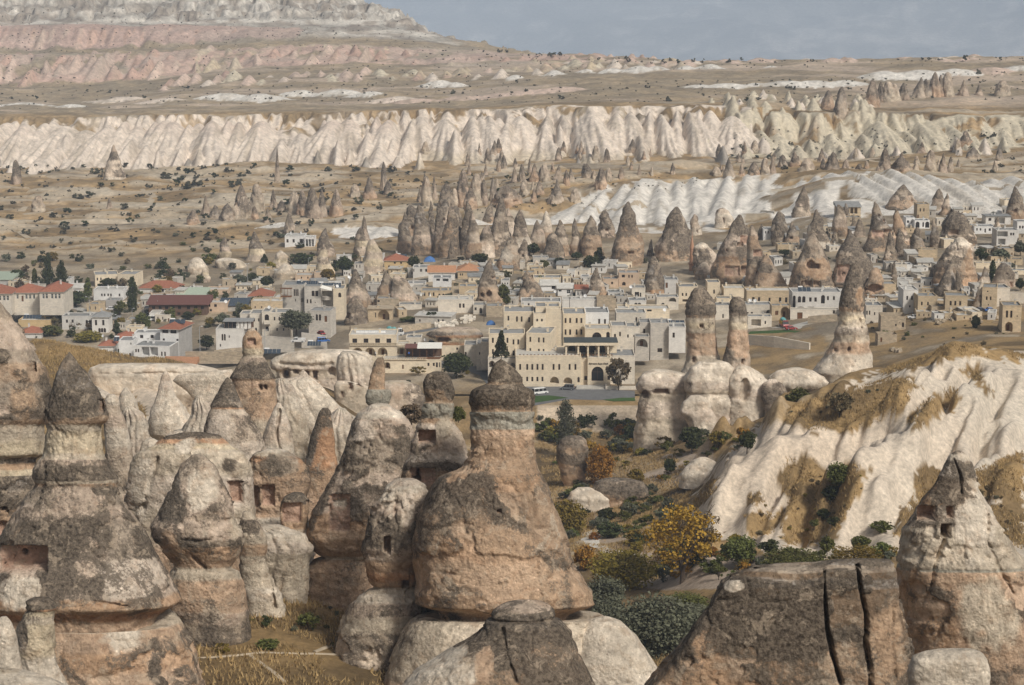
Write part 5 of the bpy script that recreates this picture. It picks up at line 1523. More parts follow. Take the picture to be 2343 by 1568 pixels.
# ---------------------------------------------------------------- cafe with arches below the road
cf = thing('cafe', 'cream cafe building with three open arches, balustrade and flat roof', 'cafe', '3', 360, 1340, 672)
vol(cf, '3', 68, 655, 1345, 1070, 672, W_CREAM, [('w',1115,1170,58,(138,276,419,558)),('v',1226,1330,125,(170,325,478))], D=11, rmat=M_ROOFWHITE, side=2, sidem=W_OFFW)
vol(cf, '3', 655, 800, 1345, 1195, 673, W_CREAM, [('v',1226,1330,110,(710,))], D=8, rmat=M_ROOFWHITE)
vol(cf, '3', 480, 1195, 1490, 1375, 664, W_CREAM, [('v',1405,1490,80,(535,)),('d',1438,1490,20,(730,)),('w',1415,1455,24,(1046,1112)),('w',1410,1470,24,(1150,1190))], D=9, rmat=M_CONC)
def balustrade(root, t, x0, x1, y, Y, h=.9):
    a = P(*T(t, x0, y), Y); b = P(*T(t, x1, y), Y)
    W = b.x - a.x; off = a - root.location
    mb = MB(); mb.box(0, -.18, -h * .12, W, .14, 0, W_CREAM); mb.box(0, -.18, -h, W, .14, -h * .86, W_CREAM); mb.build('balustrade_rail', root, off)
    n = int(W / .55)
    for i in range(n):
        mb = MB(); mb.box(.2 + i * .55, -.08, -h * .86, .38 + i * .55, .04, -h * .12, W_CREAM); mb.build('baluster', root, off)
balustrade(cf, '3', 70, 800, 1168, 671.7, .85)
balustrade(cf, '3', 95, 250, 1332, 670.5, .8)
balustrade(cf, '3', 490, 1030, 1352, 663.8, .7)
def pergola():
    t = '3'
    pg = thing('pergola', 'dark timber pergola with a cream canvas roof on the cafe terrace', 'pergola', t, 985, 1372, 666)
    a = P(*T(t, 762, 1376), 666); b = P(*T(t, 1200, 1376), 666); H = P(*T(t, 762, 1240), 666).z - a.z
    W = b.x - a.x; off = a - pg.location
    for x in np.linspace(0, W, 6):
        for y in (0, 5.0):
            mb = MB(); mb.box(x - .08, y - .08, -.2, x + .08, y + .08, H, M_WOOD); mb.build('post', pg, off)
    mb = MB(); mb.box(-.3, -.2, H, W + .3, .0, H + .2, M_WOOD); mb.box(-.3, 5, H, W + .3, 5.2, H + .2, M_WOOD); mb.build('beam', pg, off)
    mb = MB()
    x0 = W * .33
    mb.mesh([(x0, -.5, H + .12), (W + .3, -.5, H + .12), (W + .3, 5.4, H + 1.0), (x0, 5.4, H + 1.0), (x0, -.5, H + .22), (W + .3, -.5, H + .22), (W + .3, 5.4, H + 1.1), (x0, 5.4, H + 1.1)],
            [(4, 5, 6, 7), (0, 1, 5, 4), (1, 2, 6, 5), (3, 0, 4, 7), (3, 2, 1, 0)], M_CANVAS)
    mb.build('canvas_roof', pg, off)
    mb = MB(); mb.mesh([(-.2, -.3, H + .2), (x0, -.3, H + .2), (x0, 5.2, H + .7), (-.2, 5.2, H + .7)], [(0, 1, 2, 3)], M_BROWNROOF); mb.build('plank_roof', pg, off)
    mb = MB(); mb.box(x0 + .1, -.1, 0, W, -.04, .9, M_WOOD); mb.build('parapet_board', pg, off)
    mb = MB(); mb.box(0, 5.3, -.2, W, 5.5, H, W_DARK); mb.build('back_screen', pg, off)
pergola()
house('low house with a row of tilted solar panels on its roof, behind the pergola', '3', 930, 1490, 1300, 1205, W_CREAM, [('w',1225,1255,22,(1400,)),('d',1275,1300,26,(1502,))], Y=686, D=8, rmat=M_ROOFGREY)
house('plain cream annex with one small window, left of the stepped hotel', '3', 770, 960, 1200, 1105, W_PALE, [('w',1158,1195,22,(880,))], Y=692, D=7)
house('tall blank cream stair wing between the cafe and the stepped hotel', '3', 1490, 1640, 1400, 1195, W_PALE, [('w',1280,1320,26,(1505,))], Y=676, D=9)
house('slim cream wing with a single small window, joined to the hotel left side', '3', 1640, 1790, 1400, 1180, W_PALE, [('w',1282,1315,14,(1678,)),('w',1395,1436,22,(1702,))], Y=668, D=9)

# ---------------------------------------------------------------- houses left to right
H_ = house
def school():
    r = thing('school', 'long white school with red hipped roof and tall white-framed windows, far left', 'school', '1', 300, 695, 812)
    vol(r, '1', -200, 142, 700, 560, 810, W_PALE, [('w',585,645,30,(-150,-100,-50,0,55,98))], D=12, roof='hip', rmat=M_RED, fm=M_WFRAME)
    vol(r, '1', 142, 490, 700, 548, 816, W_PALE, [('w',570,625,28,(175,220,330,375,424)),('d',585,660,30,(280,))], D=12, roof='hip', rmat=M_RED, fm=M_WFRAME)
    vol(r, '1', 492, 786, 700, 538, 810, W_PALE, [('w',562,622,28,(540,580,648,692,737))], D=18, roof='hip', rmat=M_RED, fm=M_WFRAME)
school()
H_('grey-green sports hall with a curved roof at the left edge behind the school', '1', -120, 150, 480, 385, W_BLOCK, [], D=14, roof='shed', rmat=M_ROOFGREEN, rise=1.5)
H_('pale cream two-storey hall with blank parapets, above the poplars on the left', '1', 1178, 1455, 480, 330, W_CREAM, [('w',365,400,16,(1205,1247)),('w',440,465,16,(1210,1250))], D=12, yaw=R(14), side=0)
H_('cream block with dark lettering bars and two windows, right half of the hall', '1', 1455, 1680, 480, 318, W_CREAM, [('w',388,420,22,(1487,1587))], D=11, yaw=-R(8))
H_('white single-storey house with flat roof, left of the tall dark poplar', '1', 1158, 1530, 640, 512, W_WHITE, [('w',560,592,20,(1260,1294,1338,1372,1478))], D=9, rmat=M_ROOFWHITE)
H_('grey block annex below the white flat-roofed house', '1', 1308, 1480, 725, 642, W_BLOCK, [], D=7)
H_('red-tiled lodge with white dormer posts above the brown guesthouse', '1', 1725, 2230, 545, 492, W_OFFW, [('w',505,540,30,(1960,2010,2060))], D=10, roof='hip', rmat=M_RED)
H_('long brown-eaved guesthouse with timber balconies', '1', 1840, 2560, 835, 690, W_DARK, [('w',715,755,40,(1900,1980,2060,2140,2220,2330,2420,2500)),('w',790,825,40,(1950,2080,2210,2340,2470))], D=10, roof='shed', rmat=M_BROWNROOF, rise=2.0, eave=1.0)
H_('cream-parapeted flat above the brown guesthouse, left end', '1', 1740, 2090, 660, 600, W_PEACH, [('w',615,640,20,(1850,2010))], D=10, rmat=M_ROOFWHITE)
H_('low grey shop with two small arches, left of the grey pyramid roof', '1', 770, 1135, 1000, 838, W_OFFW, [('a',885,935,30,(1076,1114)),('w',880,920,26,(830,900))], D=8, rmat=M_ROOFGREY)
H_('white corner house with a dark pyramid roof', '1', 1140, 1345, 1045, 848, W_OFFW, [('w',885,952,28,(1190,1280)),('a',985,1040,30,(1230,1262,1295))], D=8, roof='hip', rmat=M_ROOFGREY, side=2)
H_('ochre house with tilted solar panels, left behind the golden hill', '1', 230, 622, 970, 888, W_YELL, [], D=9, rmat=M_ROOFWHITE)
H_('small red-hipped house half hidden by the golden hill at the far left', '1', 240, 510, 1110, 1046, W_OFFW, [], D=8, roof='hip', rmat=M_RED)
H_('white barrel-roofed shed above the ochre house', '1', 560, 712, 870, 795, W_WHITE, [('w',800,830,14,(690,))], D=7)
H_('low grey shed row right of the barrel-roofed shed', '1', 650, 850, 920, 835, W_OFFW, [], D=7, roof='slab')
def redtower():
    r = thing('house', 'tall white house with red roof, wide dark windows and grey side wall', 'house', '1', 2100, 1330, 722)
    vol(r, '1', 1985, 2222, 1330, 992, 722, W_WHITE, [('w',985,1046,78,(2052,2156)),('w',1112,1150,28,(2030,2204))], D=13, yaw=-R(12), roof='hip', rmat=M_RED, sidem=W_BLOCK, eave=.8)
redtower()
H_('white terrace house with glazed recesses and roof terrace, below the tall red-roofed house', '1', 1655, 2112, 1415, 1200, W_WHITE, [('w',1242,1284,20,(1685,1716)),('o',1215,1320,100,(1805,1912)),('w',1268,1322,20,(2010,2050)),('w',1345,1388,36,(1890,)),('d',1362,1415,50,(1752,))], Y=708, D=10, yaw=-R(8), side=0, sidem=W_BLOCK)
H_('lower white block left of the terrace house, two small windows', '1', 1475, 1655, 1345, 1140, W_WHITE, [('w',1295,1330,26,(1606,)),('w',1165,1190,14,(1622,))], Y=716, D=8)
H_('flat white roof room with pink awning behind the terrace house', '1', 1660, 1980, 1120, 1045, W_WHITE, [('w',1070,1110,40,(1750,1880))], Y=726, D=7)
H_('red-hipped house left behind the terrace house', '1', 1420, 1650, 1165, 1108, W_OFFW, [], D=9, roof='hip', rmat=M_RED, Y=735)
H_('small low house with red hipped roof and satellite dish, edge of the golden hill', '1', 1222, 1402, 1260, 1205, W_OFFW, [], D=8, roof='hip', rmat=M_RED, Y=722)
H_('low orange-roofed shed just above the white rock ledge', '1', 2010, 2400, 1520, 1455, W_OFFW, [('w',1480,1505,16,(2350,))], D=8, roof='shed', rmat=M_ORANGE, Y=660, rise=1.6)
H_('red-roofed cottage beside the dark garden trees, right of the school', '1', 790, 990, 640, 602, W_OFFW, [], D=9, roof='hip', rmat=M_RED)
H_('white gabled hut between the poplars, behind the red cottage', '1', 850, 1020, 560, 490, W_WHITE, [], D=8, roof='gable', rmat=M_ROOFWHITE)
# crop 2
H_('low peach arcade with small arches, above the pale green roof', '2', 420, 695, 575, 512, W_PEACH, [('a',535,570,18,(458,490,524,552))], D=9, rmat=M_ROOFWHITE)
H_('white-roofed low house left of the peach arcade', '2', 195, 345, 545, 505, W_OFFW, [('w',515,540,16,(240,300))], D=9, rmat=M_ROOFWHITE)
H_('pale green roofed shop behind the brown guesthouse', '2', 60, 420, 625, 585, W_OFFW, [], D=10, roof='shed', rmat=M_ROOFGREEN, rise=2)
H_('red-hipped house right of the green-roofed shop', '2', 935, 1240, 640, 592, W_OFFW, [('w',600,625,18,(1010,1100))], D=11, roof='hip', rmat=M_RED)
H_('peach extension with white roof at the right end of the guesthouse', '2', 430, 690, 790, 672, W_PEACH, [('w',690,725,34,(460,540)),('w',750,780,30,(480,))], D=9, rmat=M_ROOFWHITE)
H_('stone house under a big dark solar roof, beside the peach extension', '2', 590, 930, 775, 706, W_GREY, [], D=8, roof='shed', rmat=M_SOLAR, rise=1.8)
H_('cream flat house on a rock bank left of the cave hotel', '2', 980, 1370, 790, 655, W_TAN, [('w',715,740,16,(1110,1030))], D=9, rmat=M_ROOFWHITE)
def cavehotel():
    r = thing('hotel', 'grey stone cave hotel of four storeys with a timber bay and long solar roof', 'hotel', '2', 1620, 760, 752)
    vol(r, '2', 1370, 1640, 770, 455, 752, W_GREY, [('w',505,590,16,(1516,1538,1560)),('w',615,665,10,(1605,1621)),('w',625,655,12,(1530,))], D=11)
    vol(r, '2', 1640, 1840, 770, 470, 750, W_GREY, [('w',525,592,36,(1748,1792)),('w',630,680,20,(1676,1717)),('w',662,676,10,(1772,))], D=11)
    vol(r, '2', 1840, 1995, 770, 470, 752, W_GREY, [('o',525,600,120,(1915,)),('o',640,745,100,(1915,))], D=10)
    vol(r, '2', 1995, 2130, 745, 500, 750, W_CREAM, [('a',548,605,36,(2075,))], D=10)
    a = P(*T('2', 1345, 600), 748.6) - r.location
    w = P(*T('2', 1480, 600), 748.6).x - P(*T('2', 1345, 600), 748.6).x
    mb = MB(); mb.box(0, -1.0, 0, w, .9, .35, M_WOOD); mb.build('bay_floor', r, a)
    for x in np.linspace(.05, w - .2, 4):
        mb = MB(); mb.box(x, -.9, .35, x + .14, -.75, 3.0, M_WOOD); mb.build('bay_post', r, a)
    mb = MB(); mb.box(-.2, -1.2, 3.0, w + .2, 1.0, 3.2, M_WOOD); mb.build('bay_roof', r, a)
    mb = MB(); mb.mesh([(0, 0, 1.3), (4.2, 0, .2), (4.0, 2.4, .9), (.6, 2.4, 1.9), (0, 0, 1.22), (4.2, 0, .12), (4.0, 2.4, .82), (.6, 2.4, 1.82)], [(0, 1, 2, 3), (7, 6, 5, 4), (0, 4, 5, 1)], M_CANVAS)
    mb.build('awning', r, P(*T('2', 1830, 530), 747) - r.location)
cavehotel()
H_('low stone house with two arched windows, below the cave hotel', '2', 1690, 1960, 960, 770, W_GREY, [('a',812,890,28,(1793,1832)),('d',830,905,34,(1905,))], D=9, yaw=-R(8), Y=728)
def stonehouse():
    r = thing('house', 'peach stone house with an arched central balcony bay, middle left', 'house', '2', 1140, 1030, 722)
    vol(r, '2', 965, 1115, 1040, 805, 723, W_PALE, [('w',865,905,18,(1020,1076)),('a',980,1020,26,(1040,))], D=9)
    vol(r, '2', 1115, 1215, 1040, 785, 721.5, W_PALE, [('a',815,890,54,(1176,)),('a',965,1025,40,(1178,))], D=9)
    vol(r, '2', 1215, 1460, 1040, 795, 723, W_PALE, [('w',848,892,20,(1271,1330)),('w',985,1020,18,(1300,1380))], D=9)
    vol(r, '2', 845, 965, 1040, 810, 726, W_PALE, [], D=8)
    a = P(*T('2', 1140, 935), 720.5) - r.location
    mb = MB(); mb.box(0, -.7, 0, 2.3, .9, .25, W_PALE); mb.box(0, -.7, .25, 2.3, -.6, 1.0, W_PALE); mb.box(0, -.6, .25, .1, .9, 1.0, W_PALE); mb.box(2.2, -.6, .25, 2.3, .9, 1.0, W_PALE); mb.build('balcony', r, a)
stonehouse()
def pavilion():
    r = thing('pavilion', 'glazed roof-terrace pavilion with dark posts and a flat overhanging roof', 'pavilion', '2', 820, 1000, 716)
    a = P(*T('2', 650, 1000), 716); b = P(*T('2', 985, 1000), 716); H = P(*T('2', 650, 905), 716).z - a.z
    W = b.x - a.x; off = a - r.location
    mb = MB(); mb.box(-.5, -.6, H, W + .5, 6.5, H + .22, M_ROOFGREY); mb.build('roof', r, off)
    for x in np.linspace(0, W - .15, 8):
        mb = MB(); mb.box(x, 0, -.3, x + .14, .14, H, M_FRAME); mb.build('post', r, off)
    for i in range(7):
        x0 = W / 7 * i + .15
        mb = MB(); mb.box(x0, .05, .1, x0 + W / 7 - .2, .09, H - .1, M_GLASS if i < 3 else W_OFFW); mb.build('glass_panel', r, off)
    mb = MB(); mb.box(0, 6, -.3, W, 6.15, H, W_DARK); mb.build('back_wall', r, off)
pavilion()
H_('white-grey retaining house with paired arched windows under the pavilion', '2', 548, 880, 1255, 1000, W_OFFW, [('a',1058,1140,22,(628,657)),('w',1182,1215,16,(600,)),('w',1075,1105,14,(712,))], Y=712, D=10, rmat=M_CONC)
def wall_run(name, label, t, pts, h, mat, thick=.6, Y=None, cat='wall'):
    """a free-standing wall following picture points of its top edge"""
    q = []
    for x, y, yb in pts:
        Yd = Y or depth_at(t, x, yb)
        q.append((P(*T(t, x, y), Yd), P(*T(t, x, yb), Yd)))
    base = q[0][1]
    mb = MB()
    for (a, ab), (b, bb) in zip(q[:-1], q[1:]):
        d = (b - a); d.z = 0; d.normalize(); nrm = Vector((-d.y, d.x, 0)) * thick
        lo = min(ab.z, bb.z) - 2.0
        n = max(1, int((b - a).length / 4))
        for i in range(n):
            p0, p1 = a.lerp(b, i / n) - base, a.lerp(b, (i + 1) / n) - base
            z0 = lo - base.z
            V = [Vector((p0.x, p0.y, z0)), Vector((p1.x, p1.y, z0)), p1, p0]
            W_ = [v + nrm for v in V]
            mb.face(V, mat); mb.face([V[3], V[2], W_[2], W_[3]], mat); mb.face([W_[1], W_[0], W_[3], W_[2]], mat)
            if i == 0: mb.face([V[0], V[3], W_[3], W_[0]], mat)
            if i == n - 1: mb.face([V[1], W_[1], W_[2], V[2]], mat)
    o = mb.build(name, None, base)
    return tag(o, label, cat)
wall_run('retaining_wall', 'long grey retaining wall below the peach stone house', '2', [(870,1075,1210),(1180,1085,1215),(1510,1100,1215)], 3, W_GREY, Y=715)
wall_run('retaining_wall', 'upper grey stone wall beside the parked red car', '2', [(1600,1040,1140),(1760,1060,1160),(1915,1085,1180)], 3, W_GREY, Y=712)
wall_run('boundary_wall', 'rust-tinted rubble wall stepping up to the block-headed chimney', '2', [(165,1275,1345),(500,1280,1350),(870,1270,1350)], 2, W_RUIN, Y=668)
wall_run('boundary_wall', 'stepped brown coping wall rising behind the block-headed chimney', '2', [(520,1262,1300),(700,1240,1290),(880,1225,1290)], 2, W_RUIN, Y=690)
H_('peach house with flat roof beside the banded white cone', '2', 1525, 1760, 395, 332, W_PEACH, [('w',350,375,16,(1600,1680))], D=9, rmat=M_ROOFWHITE)
H_('peach tower room next to the flat peach house', '2', 1760, 1842, 400, 300, W_PEACH, [], D=7)
H_('white villa with columned porch on the slope above the town, left of centre', 'd', 1942, 2075, 132, 62, W_WHITE, [('w',82,105,14,(1960,2002)),('w',80,106,22,(2054,))], D=12, rmat=M_ROOFWHITE)
H_('open white porch wing of the hillside villa', 'd', 2076, 2146, 132, 70, W_WHITE, [('o',82,130,16,(2092,2112,2132))], D=8, rmat=M_ROOFWHITE)
# crop 3: centre
H_('long stone house with paired windows and white flat roof, left of the stepped hotel', '3', 1165, 1600, 800, 635, W_PALE, [('w',682,735,24,(1436,1480))], D=10, rmat=M_ROOFWHITE)
H_('small stone gatehouse with an arched doorway', '3', 1600, 1755, 815, 702, W_PALE, [('w',730,765,26,(1628,)),('a',735,805,34,(1692,))], D=8)
H_('rough stone yard wall house right of the arched gatehouse', '3', 1760, 1960, 850, 715, W_RUIN, [], D=8)
H_('low broad house with a white slab roof and small windows, above the rubble heap', '3', 880, 1325, 925, 835, W_GREY, [('w',868,910,24,(1172,1225)),('w',875,905,20,(940,))], D=9, yaw=-R(10), roof='slab', rmat=M_ROOFWHITE, side=2)
H_('beige low row with small windows behind the white parasols', '3', 955, 1330, 612, 525, W_TAN, [('w',545,590,20,(998,1055,1110)),('a',560,600,24,(1180,1230))], D=9)
H_('white balcony house, two stacked white cubes in the town centre', '3', 1100, 1325, 525, 368, W_WHITE, [('w',375,402,16,(1152,1166,1180)),('o',372,410,70,(1258,))], D=9)
H_('broad off-white house wall behind the white balcony house', '3', 1045, 1372, 400, 298, W_OFFW, [('w',308,340,16,(1216,))], D=9, roof='gable', rmat=M_ORANGE)
H_('grey-white house with four tall windows, below the blue tarpaulin', '3', 855, 1048, 355, 238, W_OFFW, [('w',255,290,12,(866,948,962,1012,1024))], D=9)
H_('beige house with a broad orange-red hipped roof', '3', 1408, 1655, 375, 278, W_TAN, [('w',310,338,14,(1442,1466,1588,1612))], D=13, roof='hip', rmat=M_ORANGE)
H_('yellow house with red roof and solar panels, behind the left cones', '3', 500, 782, 250, 152, W_YELL, [('w',168,192,24,(630,708)),('w',212,240,24,(560,))], D=10, roof='hip', rmat=M_RED)
H_('grey balustraded house left of the banded rock column', '3', 130, 248, 320, 190, W_GREY, [('w',205,240,12,(160,200))], D=7)
H_('stone wall with one huge dark vault arch at the foot of the cones', '3', 300, 600, 895, 752, W_TAN, [('v',762,890,142,(493,)),('w',795,855,12,(393,))], D=7, roof='slab', rmat=W_RUIN)
H_('square stone hut in front of the rounded cones', '3', 410, 682, 750, 622, W_RUIN, [('w',640,665,30,(430,))], D=7)
H_('low white wall house between hut and white parasols', '3', 682, 960, 760, 692, W_PALE, [], D=6)
H_('white cottage with slate solar panel below the grey-white house', '3', 790, 1010, 470, 432, W_OFFW, [], D=7)
H_('low beige shed roof terrace beside the orange-roofed house', '3', 1425, 1640, 560, 470, W_TAN, [], D=8)
# crop 5: upper centre
H_('white cottage with pitched white roof, left of three beside the brown cone', '5', 312, 520, 770, 652, W_WHITE, [('w',660,700,42,(465,)),('w',730,758,16,(386,))], D=9, roof='gable', rmat=M_ROOFWHITE)
H_('white cottage with pitched white roof and white double window, middle of the row', '5', 520, 708, 785, 690, W_WHITE, [('w',705,735,38,(548,)),('w',708,755,46,(652,)),], D=9, roof='gable', rmat=M_ROOFWHITE, fm=M_WFRAME)
H_('white cottage under a bright red roof, left of the slender pale cone', '5', 740, 890, 800, 702, W_OFFW, [('w',730,775,20,(768,822))], D=9, roof='gable', rmat=M_RED, fm=M_WFRAME)
H_('long pale parapet house behind the white cottages', '5', 220, 560, 640, 560, W_CREAM, [('w',590,615,20,(300,400))], D=9, rmat=M_ROOFGREY)
H_('peach house with striped parasol terrace above the slender cone', '5', 1080, 1268, 680, 575, W_PEACH, [('w',610,640,22,(1190,))], D=8)
H_('two-storey peach house with brown windows beside the big rounded cone', '5', 1272, 1525, 670, 500, W_PEACH, [('w',522,556,38,(1328,)),('w',525,560,18,(1398,1436)),('a',610,655,44,(1336,))], D=9)
H_('low white terrace row right of the slender pale cone', '5', 1140, 1340, 820, 745, W_OFFW, [('w',765,800,24,(1180,1240,1300))], D=8)
H_('stone house with a blind arch front at the foot of the rounded cone', '5', 1432, 1600, 850, 685, W_PALE, [('w',735,792,54,(1496,)),('w',745,795,18,(1541,))], D=8)
H_('square rubble-stone ruin above the hotel roof', '5', 1002, 1242, 960, 812, W_RUIN, [], D=7, roof='none')
H_('white low house with dark triple arches', '5', 1398, 1612, 930, 842, W_OFFW, [('a',868,918,40,(1485,1528)),('w',870,915,26,(1630,))], D=8)
H_('grey annex with air conditioner on the hotel skyline', '5', 66, 560, 975, 852, W_OFFW, [('w',875,915,22,(160,)),('w',880,900,18,(463,))], Y=690, D=8, rmat=M_ROOFGREY)
H_('long white wall house with a yellow panel behind the hotel', '5', 575, 1000, 965, 832, W_OFFW, [('v',945,962,70,(760,))], D=8, rmat=M_ROOFWHITE)
H_('stone house with a tall rusty door right of the rounded cone', '5', 1838, 2005, 790, 585, W_OFFW, [('d',620,685,28,(1863,)),('w',745,770,16,(1886,))], D=8)
H_('pale arcade house with one wide arch and two dark windows', '5', 2012, 2250, 880, 672, W_CREAM, [('w',748,785,20,(2060,2105)),('o',825,858,60,(2090,))], D=9)
H_('low stone arch range left of the twin chimneys', '5', 1740, 2010, 960, 800, W_PALE, [('v',800,858,90,(1936,)),('a',870,902,44,(1818,))], D=8)
H_('long low cream roof range above the hotel right wing', '5', 1260, 1900, 1010, 945, W_CREAM, [('w',955,975,60,(1650,))], D=9, rmat=M_ROOFWHITE, Y=722)
H_('cream annex with a wide blind arch, right of the hotel', '5', 1240, 1605, 1160, 995, W_PALE, [('w',1048,1105,22,(1490,)),('w',1050,1080,20,(1540,)),('w',1098,1130,20,(1315,))], Y=700, D=9)
H_('grey-cream stepped annex below the blind arch', '5', 1185, 1530, 1330, 1165, W_PALE, [('w',1252,1300,20,(1226,1290)),('w',1260,1300,20,(1386,)),('w',1268,1290,14,(1458,))], Y=688, D=9)
H_('tall grey corner annex with one narrow window', '5', 1530, 1662, 1430, 1112, W_GREY, [('w',1190,1250,26,(1586,))], Y=690, D=8)
H_('blank grey stone annex with flat roof, right of the corner annex', '5', 1662, 1892, 1510, 1120, W_GREY, [('w',1430,1480,60,(1780,))], Y=686, D=9)
H_('white annex with a blue-shuttered window beside the broad twin chimney', '5', 1892, 2098, 1340, 1168, W_OFFW, [('w',1238,1300,28,(1950,))], Y=684, D=8)
H_('stone house with a broad pointed blind arch below the corner annex', '5', 1475, 1650, 1440, 1290, W_GREY, [('v',1315,1420,140,(1560,))], Y=676, D=6)
# crop 6
H_('cream house with small square windows left of the broad chimney cap', '6', 40, 285, 1260, 1062, W_CREAM, [('w',1140,1178,18,(100,145)),('o',1215,1250,70,(145,))], D=9)
H_('tall slim cream house behind the broad twin chimney', '6', 405, 562, 1215, 1008, W_CREAM, [('w',1098,1148,20,(489,))], D=8)
H_('cream cube house with white cornice and one tiny window', '6', 610, 872, 1215, 1082, W_CREAM, [('w',1160,1182,16,(707,))], D=9, rmat=M_ROOFWHITE)
H_('low cream wall house between the twin chimneys, upper', '6', 520, 745, 1280, 1205, W_CREAM, [], D=6)
H_('low cream house between the twin chimneys, lower', '6', 488, 690, 1470, 1292, W_PALE, [('w',1510,1560,30,()),('w',1400,1450,18,(600,))], D=7)
H_('long tan stone house with grass on its roof, below the great cave cone', '6', 890, 1448, 1300, 1112, W_TAN, [('w',1190,1255,32,(974,)),('w',1192,1248,28,(1044,)),('w',1198,1250,24,(1174,)),('w',1195,1258,30,(1304,1380))], D=9, rmat=M_ROOFWHITE)
H_('white-grey house with arched windows and a stair door, right of the tan stone house', '6', 1455, 2060, 1345, 1130, W_OFFW, [('a',1172,1335,38,(1475,)),('a',1180,1258,40,(1542,1596)),('w',1195,1248,30,(1677,1741)),('a',1165,1270,48,(1832,)),('w',1180,1228,24,(1893,1967)),('a',1308,1344,120,(1560,)),('o',1310,1345,80,(1686,))], D=10)
H_('stone base wall with a wooden gate below the arched house', '6', 1430, 2035, 1475, 1345, W_PALE, [('d',1380,1462,66,(1549,)),('w',1348,1396,26,(1968,))], D=4, Y=740, rmat=M_CONC)
H_('stone house with a white-framed bow window between the twin chimneys and the truck', '6', 880, 1200, 1450, 1288, W_PALE, [('a',1348,1412,66,(1164,)),('w',1375,1418,26,(902,956))], D=8)
H_('stone gateway with one tall dark arch behind the red truck', '6', 1200, 1432, 1470, 1298, W_TAN, [('v',1312,1450,104,(1364,)),('d',1360,1412,40,(1262,))], D=6)
H_('low garden house with dark glazed front behind the lawn', '6', 905, 1200, 1570, 1432, W_PALE, [('o',1465,1550,120,(1010,)),('w',1485,1525,18,(1122,))], D=6)
H_('small white house with a double window high on the white slope', '6', 1098, 1312, 470, 350, W_WHITE, [('w',375,405,14,(1126,1158)),('w',355,412,56,(1232,))], D=8)
H_('grey row house with a line of small windows on the slope', '6', 1310, 1525, 510, 428, W_GREY, [('w',450,482,14,(1335,1362,1390,1418,1445))], D=8)
H_('tan wall house below the grey row on the slope', '6', 1275, 1460, 620, 542, W_TAN, [('a',555,610,24,(1422,))], D=7)
def pavil2():
    r, Yd = house('long timber-fronted hillside restaurant with grey metal roof', '6', 2010, 2300, 200, 75, W_TAN, [('o',85,160,40,(2040,2090,2140,2190,2240))], roof='shed', rmat=M_ROOFGREY, D=9, rise=1.6)
pavil2()
H_('stone terrace wall house under the hillside restaurant', '6', 2020, 2300, 320, 205, W_RUIN, [('w',330,360,20,()),('w',240,262,14,(2180,))], D=7)
# crop 7/8: right
H_('cream house with two red-framed windows beside the great brown cone, upper right', '7', 962, 1112, 440, 238, W_TAN, [('w',290,330,16,(1002,1046)),('d',368,412,20,(976,))], D=8)
H_('small white house with two blue windows below the cream hillside house', '7', 826, 935, 520, 405, W_WHITE, [('w',440,470,26,(852,906))], D=7)
H_('white arcade with dark arches on the slope, upper right', '7', 935, 1120, 540, 440, W_WHITE, [('a',455,530,50,(970,1090)),('a',460,520,20,(1040,))], D=7)
H_('tan cube house with two windows on the rocky slope', '7', 908, 1008, 790, 658, W_TAN, [('w',700,740,20,(938,976))], D=7)
H_('white blank hut among the rubble terraces', '7', 785, 905, 1060, 985, W_WHITE, [], D=6)
H_('stone hut with flat roof left of the white blank hut', '7', 580, 735, 1065, 970, W_GREY, [('w',990,1015,14,(620,))], D=7)
H_('tan terrace wall house below the tan cube house', '7', 980, 1215, 905, 800, W_TAN, [], D=5)
H_('white flat house with five small windows on the right slope', '7', 1670, 1922, 605, 512, W_WHITE, [('w',535,565,18,(1704,1748)),('w',540,590,18,(1806,)),('w',538,570,26,(1862,))], D=8)
H_('dark-porched white house high on the right slope', '7', 1812, 2120, 490, 390, W_OFFW, [('w',410,445,18,(1855,1872)),('o',405,480,130,(1985,))], D=8, roof='slab')
H_('white house with a green balcony, right edge of the upper town', '7', 1945, 2215, 770, 560, W_OFFW, [('o',575,640,130,(2015,)),('w',592,625,22,(2120,2150)),('o',665,740,90,(2010,)),('d',700,760,30,(1910,))], D=9)
H_('white house at the right border with blue window frames', '7', 2200, 2420, 570, 455, W_WHITE, [('w',505,540,22,(2235,2270)),('w',490,520,18,(2340,))], D=8)
H_('long cream garden wall house by the dark cypress, right', '7', 1690, 2060, 1030, 965, W_CREAM, [], D=5)
H_('low cream terrace house at the right border', '7', 2110, 2420, 1110, 1060, W_CREAM, [('w',1070,1095,20,(2200,2300))], D=7)
H_('grey-plastered house with two brown windows above the white estate car', '8', 790, 972, 605, 318, W_OFFW, [('w',392,442,22,(838,897)),('w',508,535,18,(874,))], D=10, rmat=M_ROOFWHITE)
H_('tan stone house with two windows right of the grey-plastered house', '8', 972, 1212, 615, 395, W_TAN, [('w',465,510,20,(1020,1096)),('w',552,566,12,(1060,))], D=9)
H_('low stone wall house with a small door between tan houses', '8', 1142, 1312, 620, 520, W_RUIN, [('d',565,612,26,(1196,))], D=5)
H_('tan stone house with three brown windows', '8', 1308, 1575, 610, 388, W_TAN, [('w',452,508,24,(1374,1430,1488)),('w',548,566,14,(1416,))], D=9, side=0, yaw=-R(8))
H_('tall tan stone house with twin windows beside the white leaning cone', '8', 1762, 1935, 560, 285, W_TAN, [('w',396,440,18,(1818,1864)),('w',325,342,16,(1826,)),('w',490,508,12,(1840,))], D=10, yaw=-R(14))
H_('square pale stone house behind the dark parked car', '8', 1935, 2105, 520, 292, W_PALE, [('w',425,445,12,(1988,))], D=9)
